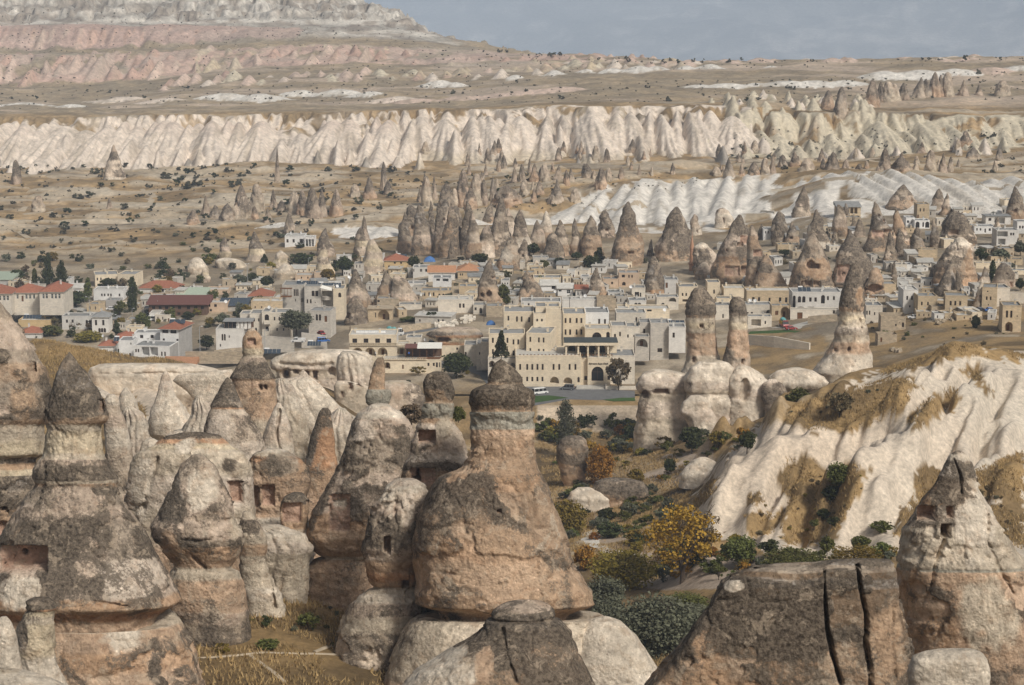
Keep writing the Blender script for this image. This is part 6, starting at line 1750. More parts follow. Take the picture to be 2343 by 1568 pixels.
wall_run('boundary_wall', 'long pale stone wall running to the right border above the parked cars', '8', [(2100,345,480),(2200,355,485),(2420,370,490)], 3, W_PALE)
H_('stone gatehouse with a large dark arch and twin windows, right border', '8', 2012, 2240, 840, 510, W_TAN, [('w',572,660,26,(2066,2118)),('v',712,835,92,(2096,)),('w',630,650,12,(2190,))], D=9, yaw=-R(6))
H_('stone house with small square windows right of the tall lone chimney', '8', 330, 535, 725, 512, W_PALE, [('w',575,625,18,(343,376)),('w',592,630,16,(438,497))], D=9)
H_('ruined square stone tower house with an arched opening', '8', 515, 818, 825, 640, W_RUIN, [('a',715,775,28,(786,)),('w',735,765,18,(700,)),('w',715,728,10,(745,))], D=8, roof='none', yaw=-R(4))
H_('roofless ruin wall with a doorway on the golden slope', '8', 480, 715, 985, 865, W_RUIN, [('d',905,962,22,(522,))], D=5, roof='none')
H_('stone block house on the rocks right of the cave arch', '7', 540, 705, 1370, 1225, W_TAN, [], D=8)
wall_run('retaining_wall', 'pale stone terrace wall below the hotel garden and red car', 'f', [(465,735,800),(640,745,820),(880,790,835)], 3, W_PALE)
wall_run('boundary_wall', 'old curving rubble wall behind the tall lone chimney', 'f', [(870,610,660),(960,600,650),(1070,595,640)], 2, W_RUIN)
wall_run('boundary_wall', 'dry-stone roadside wall in front of the white slab-roofed house', '3', [(690,960,1040),(860,935,1010),(1080,915,980)], 2, W_RUIN)

# ================================================================== TUFF CONES IN AND BEHIND THE TOWN
def cone(label, t, ax, ay, xl, xr, yb, pal='LLMT', shape='cone', Y=None, carve=(), name=FC, cat=FCC, group=None, bulges=(), rough=.9, flutes=0.0, exp=2.3):
    avx, avy = T(t, ax, ay); lx, by = T(t, xl, yb); rx, _ = T(t, xr, yb)
    Yd = Y or depth_at(t, (xl + xr) / 2, yb, 640)
    n = 9
    rows = []
    mid = (lx + rx) / 2
    hw = (rx - lx) / 2
    for i in range(n + 1):
        f = i / n
        if shape == 'cone': w = .05 + .95 * f ** .88
        elif shape == 'round': w = .12 + .88 * min(1, f * 1.25) ** .55
        elif shape == 'slim': w = .07 + .93 * min(1, f * 1.35) ** .75
        elif shape == 'dome': w = .2 + .8 * math.sqrt(max(0, 1 - (1 - f) ** 2))
        else: w = .3 + .7 * f
        c = avx + (mid - avx) * f ** .8
        p = pal[min(len(pal) - 1, int(f * len(pal)))]
        rows.append((avy + (by - avy) * f, c - hw * w, c + hw * w, p))
    rows.append((by + 9, mid - hw * 1.04, mid + hw * 1.04, pal[-1]))
    cv = []
    for x0, y0, x1, y1, d, k in carve:
        (p0, q0), (p1, q1) = T(t, x0, y0), T(t, x1, y1)
        cv.append((p0, q0, p1, q1, d, k))
    bl = []
    for x0, y0, x1, y1, k, l in bulges:
        (p0, q0), (p1, q1) = T(t, x0, y0), T(t, x1, y1)
        bl.append((p0, q0, p1, q1, k, l))
    if shape != 'dome' and cat == FCC:
        rows = [(a, b, c, {'T': 'B', 'P': 't', 'C': 'c'}.get(d, d)) for a, b, c, d in rows]
    return rock(name, label, Yd, rows, cat=cat, deep=.85, rough=rough, px=2.9, carve=cv, bulges=bl, group=group, flutes=flutes, exp=exp, lump=.15)

C3 = cone
C3('pair-leaning dark cone with bright scars at the left of the town centre', '3', 150, 255, -20, 350, 720, 'KLLMT', carve=[(240,395,262,420,1.2,'d')])
C3('dark rounded boulder cone with a black cave mouth at its foot', '3', 150, 588, 15, 305, 930, 'MKLK', 'round', carve=[(10,800,75,880,2.0,'od')])
C3('brown pointed cone behind the square stone hut', '3', 510, 290, 345, 745, 700, 'LLBBB')
C3('rounded grey cone overlapping the brown pointed cone', '3', 660, 335, 590, 940, 700, 'MLLMB', 'round')
C3('cave-riddled cone with two round openings left of the hotel skyline', '3', 1812, 128, 1635, 1995, 700, 'MLLTT', carve=[(1755,530,1830,600,2.5,'od'),(1680,545,1730,605,2.0,'od'),(1680,640,1720,680,1.8,'od'),(1830,350,1875,385,1.6,'n'),(1890,310,1935,345,1.6,'od'),(1890,250,1945,300,1.6,'d')])
C3('brown pyramid cone just above the hotel roof', '5', 150, 475, -10, 372, 840, 'BBLBT')
C3('slender pale cone between the white cottages', '5', 1005, 435, 850, 1142, 812, 'LLcBP', carve=[(940,632,955,650,1,'d')])
C3('big rounded grey cone with a carved door, right of centre', '5', 1700, 292, 1572, 1850, 790, 'LKKLP', 'round', carve=[(1650,725,1670,755,1.2,'d'),(1612,865,1640,915,1.2,'d')])
C3('grey egg-shaped cone behind the dark bushes', '5', 470, 5, 345, 608, 330, 'LKLM', 'round')
C3('tall leaning cone with a carved window slot, right of the egg cone', 'v', 1440, 462, 1394, 1466, 606, 'KLBTT', 'slim', carve=[(1437,576,1450,582,1.6,'d')])
C3('broad dark double cone in front of the white slope', 'v', 1545, 474, 1496, 1582, 594, 'KLLMT', 'slim')
C3('small dark cone beside the broad double cone', '5', 2055, 125, 1968, 2085, 345, 'KKL')
C3('scarred pale cone pair left of the egg cone', 'e', 1160, 62, 1065, 1218, 285, 'LcTP', 'slim', bulges=[(1080,120,1160,260,'W',0)])
C3('little white arch rock near the brown pyramid cone', 'e', 1330, 225, 1303, 1362, 305, 'WW', 'round', carve=[(1325,250,1348,290,1.4,'od')])
# great cones of the upper town
C3('great cave cone with square openings, right of the minaret', '6', 830, 175, 425, 1120, 1010, 'LLMMtT', carve=[(815,435,912,540,2.0,'n'),(775,530,858,565,2.4,'d'),(825,812,962,922,2.4,'d'),(620,812,806,932,1.0,'n'),(642,590,660,622,1.2,'d')], bulges=[(600,780,980,980,'T',.0)])
C3('brown shoulder cone leaning on the great cave cone', '6', 950, 300, 860, 1260, 1080, 'MBLBB', carve=[(975,610,1085,690,1.2,'n')])
C3('low dark cone at the right foot of the great cave cone', '6', 1135, 670, 960, 1440, 1090, 'BLBB', carve=[(1010,865,1032,910,1.4,'d')])
C3('cone with a torn black cave and windows below it, upper town', '6', 1660, 402, 1375, 2010, 1100, 'LLLTTT', carve=[(1635,745,1740,848,2.8,'od'),(1700,790,1800,850,2.4,'d'),(1560,990,1605,1050,1.8,'d'),(1615,988,1700,1052,2.0,'d'),(1718,1000,1805,1055,2.0,'d')], bulges=[(1560,700,1900,980,'T',-.1)])
C3('massive dark cone with a smooth pink cut face, behind the lone chimney', '6', 2180, 388, 1925, 2560, 1010, 'KKLLM', carve=[(2012,795,2170,1010,1.0,'n'),(2082,890,2110,940,1.4,'d')])
C3('hollow pale arch rock with two dark caves, right of the lone chimney', '7', 460, 1020, 305, 565, 1400, 'TTPP', 'round', carve=[(365,1230,535,1340,3.0,'od'),(300,1260,360,1330,2.4,'od'),(430,1400,510,1440,2.0,'od')])
C3('broad dark house-cone with many small holes, upper right', '7', 480, 215, 290, 720, 800, 'LLKLTT', carve=[(482,366,512,392,1.4,'od'),(545,435,575,462,1.4,'od'),(415,560,560,650,1.0,'n'),(555,545,650,600,2.2,'d'),(440,640,465,665,1.4,'d')])
C3('tan faced cone joined to the broad house-cone', '7', 705, 282, 640, 910, 780, 'LTTMT', carve=[(665,610,775,675,2.4,'od'),(810,545,830,575,1.2,'d')], bulges=[(680,330,820,520,'T',-.1)])
C3('high pointed brown-grey cone with a doorway, against the white slope', '7', 812, -2, 570, 990, 260, 'LLMT', carve=[(895,160,918,208,1.4,'d')])
C3('ribbed dark cone with a pillared cave porch, right slope', '7', 1420, 325, 1295, 1710, 740, 'KKLcT', 'round', carve=[(1365,560,1490,620,2.2,'d')], flutes=.5)
C3('narrow dark spike left of the ribbed cone', '7', 1170, 420, 1130, 1260, 770, 'LKL', 'slim')
C3('white crumbling rock mass above the dark spikes, right', '7', 1480, 650, 1150, 1700, 1260, 'WwCcTP', 'round', rough=2.2, bulges=[(1550,760,1700,1200,'T',0)])
C3('tall dark spike in front of the crumbling white mass', '7', 1395, 975, 1180, 1460, 1350, 'LKKL')
C3('short dark spike right of the tall one', '7', 1455, 1050, 1420, 1570, 1350, 'LLM')
C3('pale striped spike by the dark cypress, right', '7', 1795, 1010, 1705, 1890, 1250, 'LKcW')
C3('smooth dark cone with one round hole at the right border', '7', 2030, 968, 1915, 2195, 1255, 'KLLM', 'round', carve=[(2065,1090,2095,1115,1.2,'od'),(2120,1205,2150,1270,1.2,'n')])
C3('white leaning cone wedged between tan stone houses', '8', 1770, 180, 1640, 1790, 560, 'WWML')
C3('grey back cone with a white left flank, upper town', '6', 1750, 108, 1580, 1925, 580, 'LKLcW', bulges=[(1560,250,1680,560,'W',-.1)])
C3('dark cone left of the minaret', '6', 40, 100, -60, 105, 700, 'KLLT', 'slim')
C3('pale dome house-rock with carved windows above the minaret', '6', 250, 165, 190, 335, 420, 'MCCW', 'round', carve=[(275,360,292,398,1.2,'d')])
C3('broad white dome with a dark door on the white slope', '6', 600, 90, 480, 720, 320, 'cWWW', 'dome', carve=[(598,215,615,255,1.4,'d')])
C3('small grey spike beside the white dome', '6', 1075, 285, 1030, 1110, 470, 'KLM', 'slim')
C3('crumbled pale rock heap behind the minaret', '6', 330, 520, 240, 640, 900, 'WcCMT', 'round', rough=2.0)
C3('grey rock knob beside the minaret base', '6', 380, 760, 250, 470, 960, 'cMMT', 'round', rough=1.4)
# cones left of the centre, on the slope
C3('grey cone on a banded cream plinth, left slope', 'd', 1742, 28, 1668, 1815, 225, 'LLKYC')
C3('small grey cone left of the plinth cone', 'd', 1522, 65, 1498, 1582, 205, 'LKMY', 'slim')
C3('grey cone behind the hillside villa', 'd', 2215, 5, 2146, 2285, 195, 'KLLM')
C3('white layered dome beside the garden trees', 'd', 1920, 160, 1858, 1984, 272, 'WCYC', 'round', name='rock_hump', cat='rock')
C3('tall cone of thin cream layers, centre left', 'd', 2205, 115, 2140, 2290, 345, 'MYCYC', rough=1.2)
C3('white weathered rock below the layered dome', 'd', 1940, 250, 1876, 2040, 340, 'WWC', 'round', name='rock_hump', cat='rock')
C3('white lumpy rock on the golden slope, left', 'd', 1335, 205, 1276, 1425, 315, 'WWC', 'round', name='rock_hump', cat='rock', rough=1.6)
C3('long low white rock right of the lumpy one', 'd', 1560, 210, 1480, 1700, 268, 'WCC', 'dome', name='rock_hump', cat='rock')
C3('small banded stump rock by the red-roofed lodge', 'd', 1400, 280, 1362, 1432, 372, 'CYCM', 'round', name='rock_hump', cat='rock')
C3('slim cone above a banded column, centre left', 'e', 130, 0, 82, 202, 190, 'KLYC', 'slim')
C3('broad banded cream column beside the slim cone', 'e', 220, 84, 148, 292, 305, 'cYCYC', 'round')
# the dense group behind the centre
for i, (ax, ay, xl, xr, yb, pal, sh) in enumerate((
  (430,1450,378,482,1720,'LKLT','slim'),(535,1398,478,642,1730,'LKLMT','slim'),(612,1368,588,652,1690,'LLM','slim'),(662,1388,636,722,1720,'LLMT','slim'),
  (752,1402,668,812,1745,'MTBTT','slim'),(862,1368,808,922,1735,'KLLMT','slim'),(902,1448,848,962,1790,'MLcTT','slim'),(1098,1340,982,1178,1740,'KKLLcT','cone'),
  (1222,1430,1158,1292,1740,'MLcWc','slim'),(1392,1440,1348,1452,1640,'WWCT','slim'),(1330,1502,1288,1402,1720,'LMcT','slim'),(1490,1500,1440,1560,1740,'LLcT','slim'),(1590,1490,1560,1640,1740,'KLcT','slim'),(1700,1470,1640,1790,1740,'LLTT','slim'))):
    C3('%s tuff cone, number %s from the left in the dense grey group behind the town' % (('broad','slim')[sh == 'slim'], ('one','two','three','four','five','six','seven','eight','nine','ten','eleven','twelve','thirteen','fourteen')[i]), 'b', ax, ay, xl, xr, yb, pal, sh, group='grey cones behind the town')

# small far cones share a few meshes
def unit_cone(seed, shape):
    n, nr = 18, 26
    r = random.Random(seed)
    t = np.linspace(0, 1, n)
    w = {'cone': .06 + .94 * t ** .9, 'slim': .09 + .91 * np.minimum(1, t * 1.3) ** .7, 'round': .14 + .86 * np.minimum(1, t * 1.2) ** .52, 'twin': .10 + .9 * t ** .7}[shape]
    a = np.linspace(0, 2 * math.pi, nr, endpoint=False)
    lean = r.uniform(-.25, .25)
    X = w[:, None] * np.sin(a)[None] + lean * (1 - t)[:, None]; Y = w[:, None] * np.cos(a)[None]; Z = np.repeat((1 - t)[:, None], nr, 1)
    d = fbm3(X * 1.4 + seed, Y * 1.4, Z * 2.2, 4, seed)
    rg = np.abs(fbm3(X * 2.4, Y * 2.4, Z * 1.0 + seed, 3, seed + 4))
    f = 1 + .32 * d - .30 * sstep(.16, 0, rg) 
    X = X * f; Y = Y * f; Z = Z + .05 * d - .15 * (t[:, None] > .95)
    g = fbm3(X * 1.1, Y * 1.1, Z * 2 + 7, 4, seed + 8)
    top = np.array(PAL[('K', 'M', 'c', 'L')[seed % 4]][0]); low = np.array(PAL[('c', 'P', 'C', 'M')[seed % 4]][0])
    m = sstep(.15, .75, Z + .5 * g)[..., None]
    col = low * (1 - m) + top * m
    lich = (.05 + (.42, .30, .1, .38)[seed % 4] * m[..., 0] + .1 * g)
    V = np.stack([X, Y, Z], -1).reshape(-1, 3)
    return mesh_np('small_tuff_cone', V, grid_faces(n, nr, True)[:, ::-1], {'Col': col.reshape(-1, 3), 'Lich': lich.ravel()}, True, M_ROCKFAR)
UC = [unit_cone(i + 1, ('slim', 'round', 'cone', 'slim', 'twin', 'round', 'slim', 'cone')[i % 8]) for i in range(12)]
def small_cone(t, ax, ay, xl, xr, yb, group, label, Ymin=960, i=[0]):
    vxb, vyb = T(t, (xl + xr) / 2, yb)
    p = at(vxb, vyb, Ymin, 2100)
    k = mpp(vyb, p.y)
    s = TILES[t][2] / 1.6533
    w = (xr - xl) / 2 * s * k; h = (yb - ay) * s * k
    i[0] += 1
    o = link('tuff_cone', UC[i[0] % 12], None, (p.x, p.y + w * .6, p.z - .06 * h), random.uniform(0, 6.28))
    o.scale = (w, w * .9, h * 1.06)
    hv = (yb - ay) * s
    label = '%s %s %s tuff cone %s' % ('tiny' if hv < 18 else 'small' if hv < 30 else 'medium' if hv < 45 else 'tall', 'slender' if w < .3 * h else 'stout', ('dark', 'mottled', 'pale', 'grey')[(i[0] % 12 + 1) % 4], near(vxb, vyb))
    tag(o, label, 'tuff cone', group)
for c in ((580,1200,545,632,1410),(632,1195,610,662,1360),(700,1250,650,772,1420),(830,1160,760,900,1400),(905,1190,858,982,1400),(965,1230,930,1010,1390),(1040,1200,1000,1072,1380),(870,1290,830,930,1430),(770,1290,730,810,1420),
          (1180,1140,1150,1212,1245),(1232,1125,1200,1265,1240),(1312,1118,1280,1350,1240),(1390,1120,1350,1430,1240),(1480,1128,1440,1520,1225),(1682,1118,1640,1722,1215),(1772,1148,1718,1832,1285),(1822,1148,1790,1850,1240),(1912,1140,1880,1940,1215),(1450,1250,1400,1532,1385),(1130,1278,1020,1242,1410),(1250,1230,1210,1290,1330),(1560,1150,1530,1600,1250),
          (282,1110,258,322,1300),(202,1210,150,242,1355),(92,1258,50,132,1345),(152,1470,108,202,1640),(320,1230,280,350,1330),(1345,1240,1310,1390,1330),(1600,1290,1550,1640,1380)):
    small_cone('b', *c, 'grey cones below the white cliffs', 'small grey tuff cone in the scattered group below the white cliffs')
C3('broad grey-white pyramid cone standing before the white cliffs, far left', 'a', 782, 988, 690, 862, 1258, 'MLcCW', Y=1330)
for c in ((110,1095,60,152,1258),(1886,1000,1868,1912,1240),(1640,1270,1588,1702,1460),(1742,1260,1690,1802,1445),(1402,1340,1358,1442,1475),(1542,1400,1478,1612,1510),(1320,1438,1262,1362,1530),(1665,1340,1590,1712,1490),(1862,1290,1830,1900,1420),(1922,1368,1880,1952,1445),(1732,1410,1700,1768,1490),(1992,1308,1948,2052,1455),
          (2130,1290,2060,2200,1490),(2192,1288,2140,2242,1480),(2290,1300,2238,2345,1475),(262,1340,208,312,1445),(742,1350,718,772,1425),(1972,1458,1928,2012,1600),(2060,1300,2010,2110,1470),(1600,1400,1560,1640,1500),(1820,1420,1780,1870,1520),(1450,1400,1420,1500,1500)):
    small_cone('a', *c, 'grey cones on the left plain', 'small grey tuff cone in the group on the left plain')
for c in ((1310,550,1248,1372,705),(1412,560,1368,1482,695),(1522,570,1478,1570,685),(1622,530,1578,1702,668),(1722,500,1688,1792,662),(1832,500,1768,1882,660),(1935,550,1890,1982,655),(1112,600,1040,1162,795),(1012,620,958,1062,745),(2200,550,2140,2262,658),(2035,575,2000,2080,655),(1670,540,1630,1720,665),(1770,515,1740,1810,660),(1460,575,1420,1510,690),(1365,565,1330,1400,700)):
    small_cone('c', *c, 'dark cones on the right plateau', 'jagged dark tuff cone in the row on the right plateau', 1480)
for c in ((332,1080,288,382,1205),(502,1110,448,562,1225),(582,1080,538,622,1205),(632,1060,598,662,1195),(700,1060,658,742,1145),(782,1040,748,822,1135),(852,1080,798,922,1185),(962,1010,928,1002,1105),(1032,1040,982,1092,1195),(1132,1090,1088,1172,1185),(1312,1010,1288,1332,1065),(1412,1020,1340,1452,1165),(1380,1100,1330,1422,1205),(1505,1080,1428,1602,1205),(1712,1030,1658,1762,1185),(1802,1050,1758,1832,1175),(1852,1070,1818,1872,1175),(1950,895,1908,2002,985),(1892,950,1870,1912,1010),(1650,968,1610,1690,1040),(1990,1010,1950,2050,1080),(420,1120,390,450,1210),(250,1140,210,290,1200),(1220,1120,1180,1260,1190)):
    small_cone('c', *c, 'grey cones on the right slope', 'weathered grey tuff cone in the scatter right of the white cliffs', 1150)
_rc = random.Random(3)
for _k in range(60):
    x = _rc.uniform(960, 1560); y = _rc.uniform(345, 470)
    if x > 1300 and y > 410:
        continue
    h = _rc.uniform(14, 34); w = h * _rc.uniform(.35, .6)
    small_cone('v', x, y - h, x - w / 2 * 1.2, x + w / 2 * 1.2, y, 'grey cones below the white cliffs', 'small grey tuff cone in the scattered group below the white cliffs')
for _k in range(26):
    x = _rc.uniform(1640, 2330); y = _rc.uniform(345, 405)
    h = _rc.uniform(12, 28); w = h * _rc.uniform(.45, .7)
    small_cone('v', x, y - h, x - w / 2 * 1.2, x + w / 2 * 1.2, y, 'grey cones on the right slope', 'weathered grey tuff cone in the scatter right of the white cliffs', 1150)

# jumble of medium cones that crowd the upper town and the slope behind the centre
_rj = random.Random(9)
for poly, n, hs, where in (([(1640,520),(1900,480),(2200,470),(2342,500),(2342,640),(2000,660),(1700,600)], 26, (34, 78), 'among the houses of the upper town'),
                           ([(880,520),(1300,500),(1640,560),(1640,610),(1200,600),(880,600)], 22, (30, 74), 'crowding behind the town centre')):
    k = 0
    while k < n:
        x = _rj.uniform(min(p[0] for p in poly), max(p[0] for p in poly)); y = _rj.uniform(min(p[1] for p in poly), max(p[1] for p in poly))
        if not in_poly(np.array([x]), np.array([y]), poly)[0]:
            continue
        if 1535 < x < 1625:
            continue
        h = _rj.uniform(*hs); w = h * _rj.uniform(.42, .72); k += 1
        pal = _rj.choice(('KLLM', 'LLMc', 'LKLL', 'MLcw', 'KKLB', 'LcMB'))
        cone('weathered %s %s tuff cone %s' % ('tall' if h > 58 else 'low' if h < 42 else 'mid-sized', {'K': 'dark', 'L': 'grey', 'M': 'mottled'}[pal[0]], near(x, y)), 'v', x + _rj.uniform(-.15, .15) * w, y - h, x - w / 2, x + w / 2, y, pal, _rj.choice(('cone', 'slim', 'round')), group='weathered cones ' + where, rough=1.3,
             carve=[(x - w * .12, y - h * .3, x + w * .05, y - h * .2, 1.6, 'd')] if _rj.random() < .5 else ())

# ================================================================== VEGETATION
L_DARK = leaf_mat('dark_green_leaves', (.050, .056, .021))
L_MID = leaf_mat('green_leaves', (.10, .105, .03))
L_OLIVE = leaf_mat('grey_green_leaves', (.115, .118, .078), .35)
L_AUT = leaf_mat('orange_autumn_leaves', (.27, .135, .025), .55)
L_YEL = leaf_mat('yellow_green_leaves', (.19, .145, .03), .4)
L_DRY = leaf_mat('dry_brown_leaves', (.14, .105, .06), .4)
L_FAR = leaf_mat('distant_shrub_leaves', (.095, .088, .055), .35)

def leaf_cloud(kind, n, leaf, seed):
    g = np.random.default_rng(seed)
    nc = max(8, n // 34)
    if kind in ('round', 'shrub', 'sparse'):
        zc, rx, rz = {'round': (.60, .42, .38), 'shrub': (.42, .46, .42), 'sparse': (.56, .46, .42)}[kind]
        v = g.normal(size=(nc, 3)); v /= np.linalg.norm(v, axis=1)[:, None]
        c = v * (g.uniform(.25, 1, (nc, 1)) ** .45) * np.array([rx, rx, rz]) * .86 + np.array([0, 0, zc])
        cr = g.uniform(.09, .19, nc) * (.62 if kind == 'sparse' else 1.05)
    elif kind == 'poplar':
        z = g.uniform(.10, .96, nc); rr = .34 * np.sin(np.pi * np.clip(z * .9 + .1, 0, 1)) ** .7 * g.uniform(.2, 1, nc)
        a = g.uniform(0, 6.28, nc)
        c = np.stack([rr * np.cos(a), rr * np.sin(a), z], 1); cr = g.uniform(.10, .17, nc)
    else:  # conifer
        z = g.uniform(.08, .99, nc); rr = .46 * (1.03 - z) ** .85 * g.uniform(.35, 1, nc)
        a = g.uniform(0, 6.28, nc)
        c = np.stack([rr * np.cos(a), rr * np.sin(a), z], 1); cr = .05 + .09 * (1 - z)
    i = g.integers(0, nc, n)
    p = g.normal(size=(n, 3)); p /= np.linalg.norm(p, axis=1)[:, None]
    pos = c[i] + p * (cr[i] * g.uniform(.2, 1, n) ** .5)[:, None] * np.array([1, 1, .8])
    pos[:, 2] = np.clip(pos[:, 2], .02, 1.02)
    u = g.normal(size=(n, 3)); u /= np.linalg.norm(u, axis=1)[:, None]
    w = g.normal(size=(n, 3)); w -= u * (u * w).sum(1)[:, None]; w /= np.linalg.norm(w, axis=1)[:, None]
    s = leaf * g.uniform(.6, 1.3, n)[:, None]
    V = np.stack([pos - u * s - w * s * .6, pos + u * s - w * s * .6, pos + u * s * .7 + w * s * .7, pos - u * s * .7 + w * s * .7], 1).reshape(-1, 3)
    return V, np.arange(4 * n).reshape(-1, 4)

_crowns = {}
def crown(kind, n, leaf, seed, mat):
    key = (kind, n, leaf, seed, mat.name)
    if key not in _crowns:
        V, F = leaf_cloud(kind, n, leaf, seed)
        _crowns[key] = mesh_np('crown', V, F, None, False, mat)
    return _crowns[key]

_trunks = {}
def trunk(kind, seed):
    key = (kind, seed)
    if key in _trunks:
        return _trunks[key]
    r = random.Random(seed); mb = MB()
    if kind in ('round', 'sparse', 'shrub'):
        fork = {'round': .26, 'sparse': .16, 'shrub': .08}[kind]
        mb.tube((0, 0, -.06), (.01, 0, fork), .035, .025, M_BARK, 7)
        for i in range(15 if kind == 'sparse' else 6):
            a = i * 2.4 + r.uniform(-.4, .4); h = r.uniform(.5, 1.0 if kind == 'sparse' else .92); rad = r.uniform(.14, .52 if kind == 'sparse' else .36)
            m = Vector((rad * .45 * math.cos(a), rad * .45 * math.sin(a), fork + (h - fork) * .5)); e = Vector((rad * math.cos(a), rad * math.sin(a), h))
            mb.tube((.01, 0, fork - .02), m, .017, .010, M_BARK, 5, False); mb.tube(m, e, .010, .003, M_BARK, 4, False)
            for q in range(3):
                b = m.lerp(e, .3 + .22 * q); mb.tube(b, b + Vector((r.uniform(-.14, .14), r.uniform(-.14, .14), r.uniform(.03, .14))), .006, .002, M_BARK, 3, False)
    else:
        mb.tube((0, 0, -.06), (0, 0, .9), .03, .006, M_BARK, 6)
    me = bpy.data.meshes.new('trunk'); me.from_pydata(mb.v, [], mb.f); me.materials.append(M_BARK); me.update()
    _trunks[key] = me
    return me

LEAFN = {'round': 1500, 'sparse': 650, 'shrub': 1300, 'poplar': 1500, 'conifer': 1700}
def tree(label, t, x, yb, yt, w, kind, mat, Y=None, name=None, cat='tree', group=None, dens=1.0, leaf=None, seed=None, Ymin=200):
    vxp, vyb = T(t, x, yb); _, vyt = T(t, x, yt)
    if Y:
        p = P(vxp, vyb, Y)
        p.z = min(p.z, ground(p.x, p.y) + .05) if abs(p.z - ground(p.x, p.y)) < 6 else p.z
    else:
        p = at(vxp, vyb, Ymin)
    k = mpp(vyb, p.y)
    h = (vyb - vyt) * k; wd = w * TILES[t][2] / 1.6533 * k
    seed = seed if seed is not None else random.randrange(5)
    px_leaf = leaf or max(.017, min(.05, 1.05 * k * 2.3 / max(h, wd)))
    dens = dens * max(1.0, min(3.2, (.045 / px_leaf) ** 1.6))
    nm = name or {'conifer': 'conifer_tree', 'poplar': 'poplar_tree', 'shrub': 'shrub'}.get(kind, 'tree')
    root = link(nm, None, None, p, random.uniform(0, 6.28)); root.empty_display_size = .4
    tag(root, label, cat, group)
    s = (wd * 1.08, wd * 1.08, h)
    c = link('crown', crown(kind, int(LEAFN[kind] * dens), round(px_leaf, 3), seed, mat), root); c.scale = s
    tr = link('trunk', trunk(kind, seed), root)
    tr.scale = (max(wd * .9, h * .3),) * 2 + (h,)
    return root

TR = tree
TR('dense dark green double-crowned tree beside the cafe pergola', '3', 1390, 1525, 1205, 400, 'round', L_DARK, Y=655, dens=1.7)
TR('dark pointed conifer in front of the hotel facade', '3', 1945, 1370, 1010, 215, 'conifer', L_DARK, Y=640)
TR('thin-leaved tree at the hotel entrance', '4', 1760, 1195, 755, 330, 'sparse', L_DRY, Y=636, dens=1.5)
TR('bushy green poplar below the cave-riddled cone', '3', 1975, 705, 445, 220, 'poplar', L_MID, Ymin=640)
TR('large grey-green willow in front of the peach stone house', '2', 1540, 1055, 755, 430, 'round', L_OLIVE, Y=716, dens=1.4)
TR('young yellow-green tree on the cafe terrace', '3', 915, 1500, 1375, 210, 'sparse', L_YEL, Y=660)
TR('small tree in front of the white slab-roofed house', '3', 1085, 920, 755, 150, 'sparse', L_DARK, Ymin=640)
TR('hedge of dark shrubs right of the yellow house', '3', 800, 900, 835, 230, 'shrub', L_MID, Ymin=640, cat='shrub')
TR('tall dark poplar, left of the pair behind the school', '1', 590, 500, 110, 190, 'poplar', L_DARK, Ymin=640)
TR('tall dark poplar, right of the pair behind the school', '1', 770, 530, 158, 165, 'poplar', L_DARK, Ymin=640)
TR('short poplar left of the school pair', '1', 430, 470, 255, 90, 'poplar', L_MID, Ymin=640)
TR('tall dark poplar beside the white flat-roofed house', '1', 1640, 790, 355, 185, 'poplar', L_DARK, Ymin=640)
TR('green poplar left of the white flat-roofed house', '1', 1090, 660, 370, 130, 'poplar', L_MID, Ymin=640)
TR('broad dark garden tree in front of the white flat-roofed house', '1', 940, 730, 520, 270, 'round', L_DARK, Ymin=640)
TR('dark leafy tree in front of the pale cream hall', '1', 1350, 505, 365, 210, 'round', L_DARK, Ymin=640)
TR('dark tree mass left behind the sports hall', '1', 210, 410, 260, 190, 'round', L_DARK, Ymin=640)
TR('bluish small conifer in the lane below the corner house', '1', 1440, 1110, 890, 170, 'conifer', L_DARK, Ymin=600)
TR('bare branching tree in front of the low grey shop', '1', 920, 1030, 860, 180, 'sparse', L_DRY, Ymin=600, dens=.12)
TR('autumn-tinged tree under the tall dark poplar', '1', 1480, 830, 650, 170, 'round', L_MID, Ymin=600)
TR('round green tree in front of the brown guesthouse, left', '1', 1760, 960, 790, 190, 'round', L_MID, Ymin=600)
TR('yellowing garden tree beside the lane', '1', 1490, 990, 850, 140, 'round', L_YEL, Ymin=600)
TR('long yellow-green hedge above the golden hill', '1', 1090, 1150, 1000, 380, 'shrub', L_YEL, Ymin=560, cat='hedge')
TR('dark green bush row left above the golden hill', '1', 640, 1080, 920, 260, 'shrub', L_MID, Ymin=560, cat='shrub')
TR('dark bush in front of the white terrace house', '1', 1500, 1400, 1180, 230, 'shrub', L_DARK, Ymin=560, cat='shrub')
TR('dark oval bush right of the grey side wall', '2', 430, 1260, 1070, 200, 'round', L_DARK, Ymin=600)
TR('round dark bush in front of the guesthouse, right', '2', 200, 890, 780, 180, 'round', L_DARK, Ymin=600)
TR('grey-green tree left of the glazed pavilion', '2', 630, 960, 800, 200, 'round', L_OLIVE, Ymin=600)
TR('dark tree clump left of the layered dome garden', '2', 840, 470, 320, 220, 'round', L_OLIVE, Ymin=640)
TR('dark garden tree above the peach arcade', '2', 1000, 440, 300, 150, 'round', L_DARK, Ymin=640)
TR('broad green tree right of the peach arcade', '2', 1180, 500, 345, 190, 'round', L_DARK, Ymin=640)
TR('dark green tree right of the layered cone', '2', 2110, 330, 100, 260, 'round', L_DARK, Ymin=640)
TR('broad dark hedge between the two layered cones', '2', 1610, 230, 50, 330, 'round', L_DARK, Ymin=640)
TR('yellow-green tree at the foot of the layered cone', '2', 1920, 420, 250, 180, 'round', L_YEL, Ymin=640)
TR('small spruce beside the white layered dome', '2', 1145, 175, 70, 110, 'conifer', L_DARK, Ymin=640)
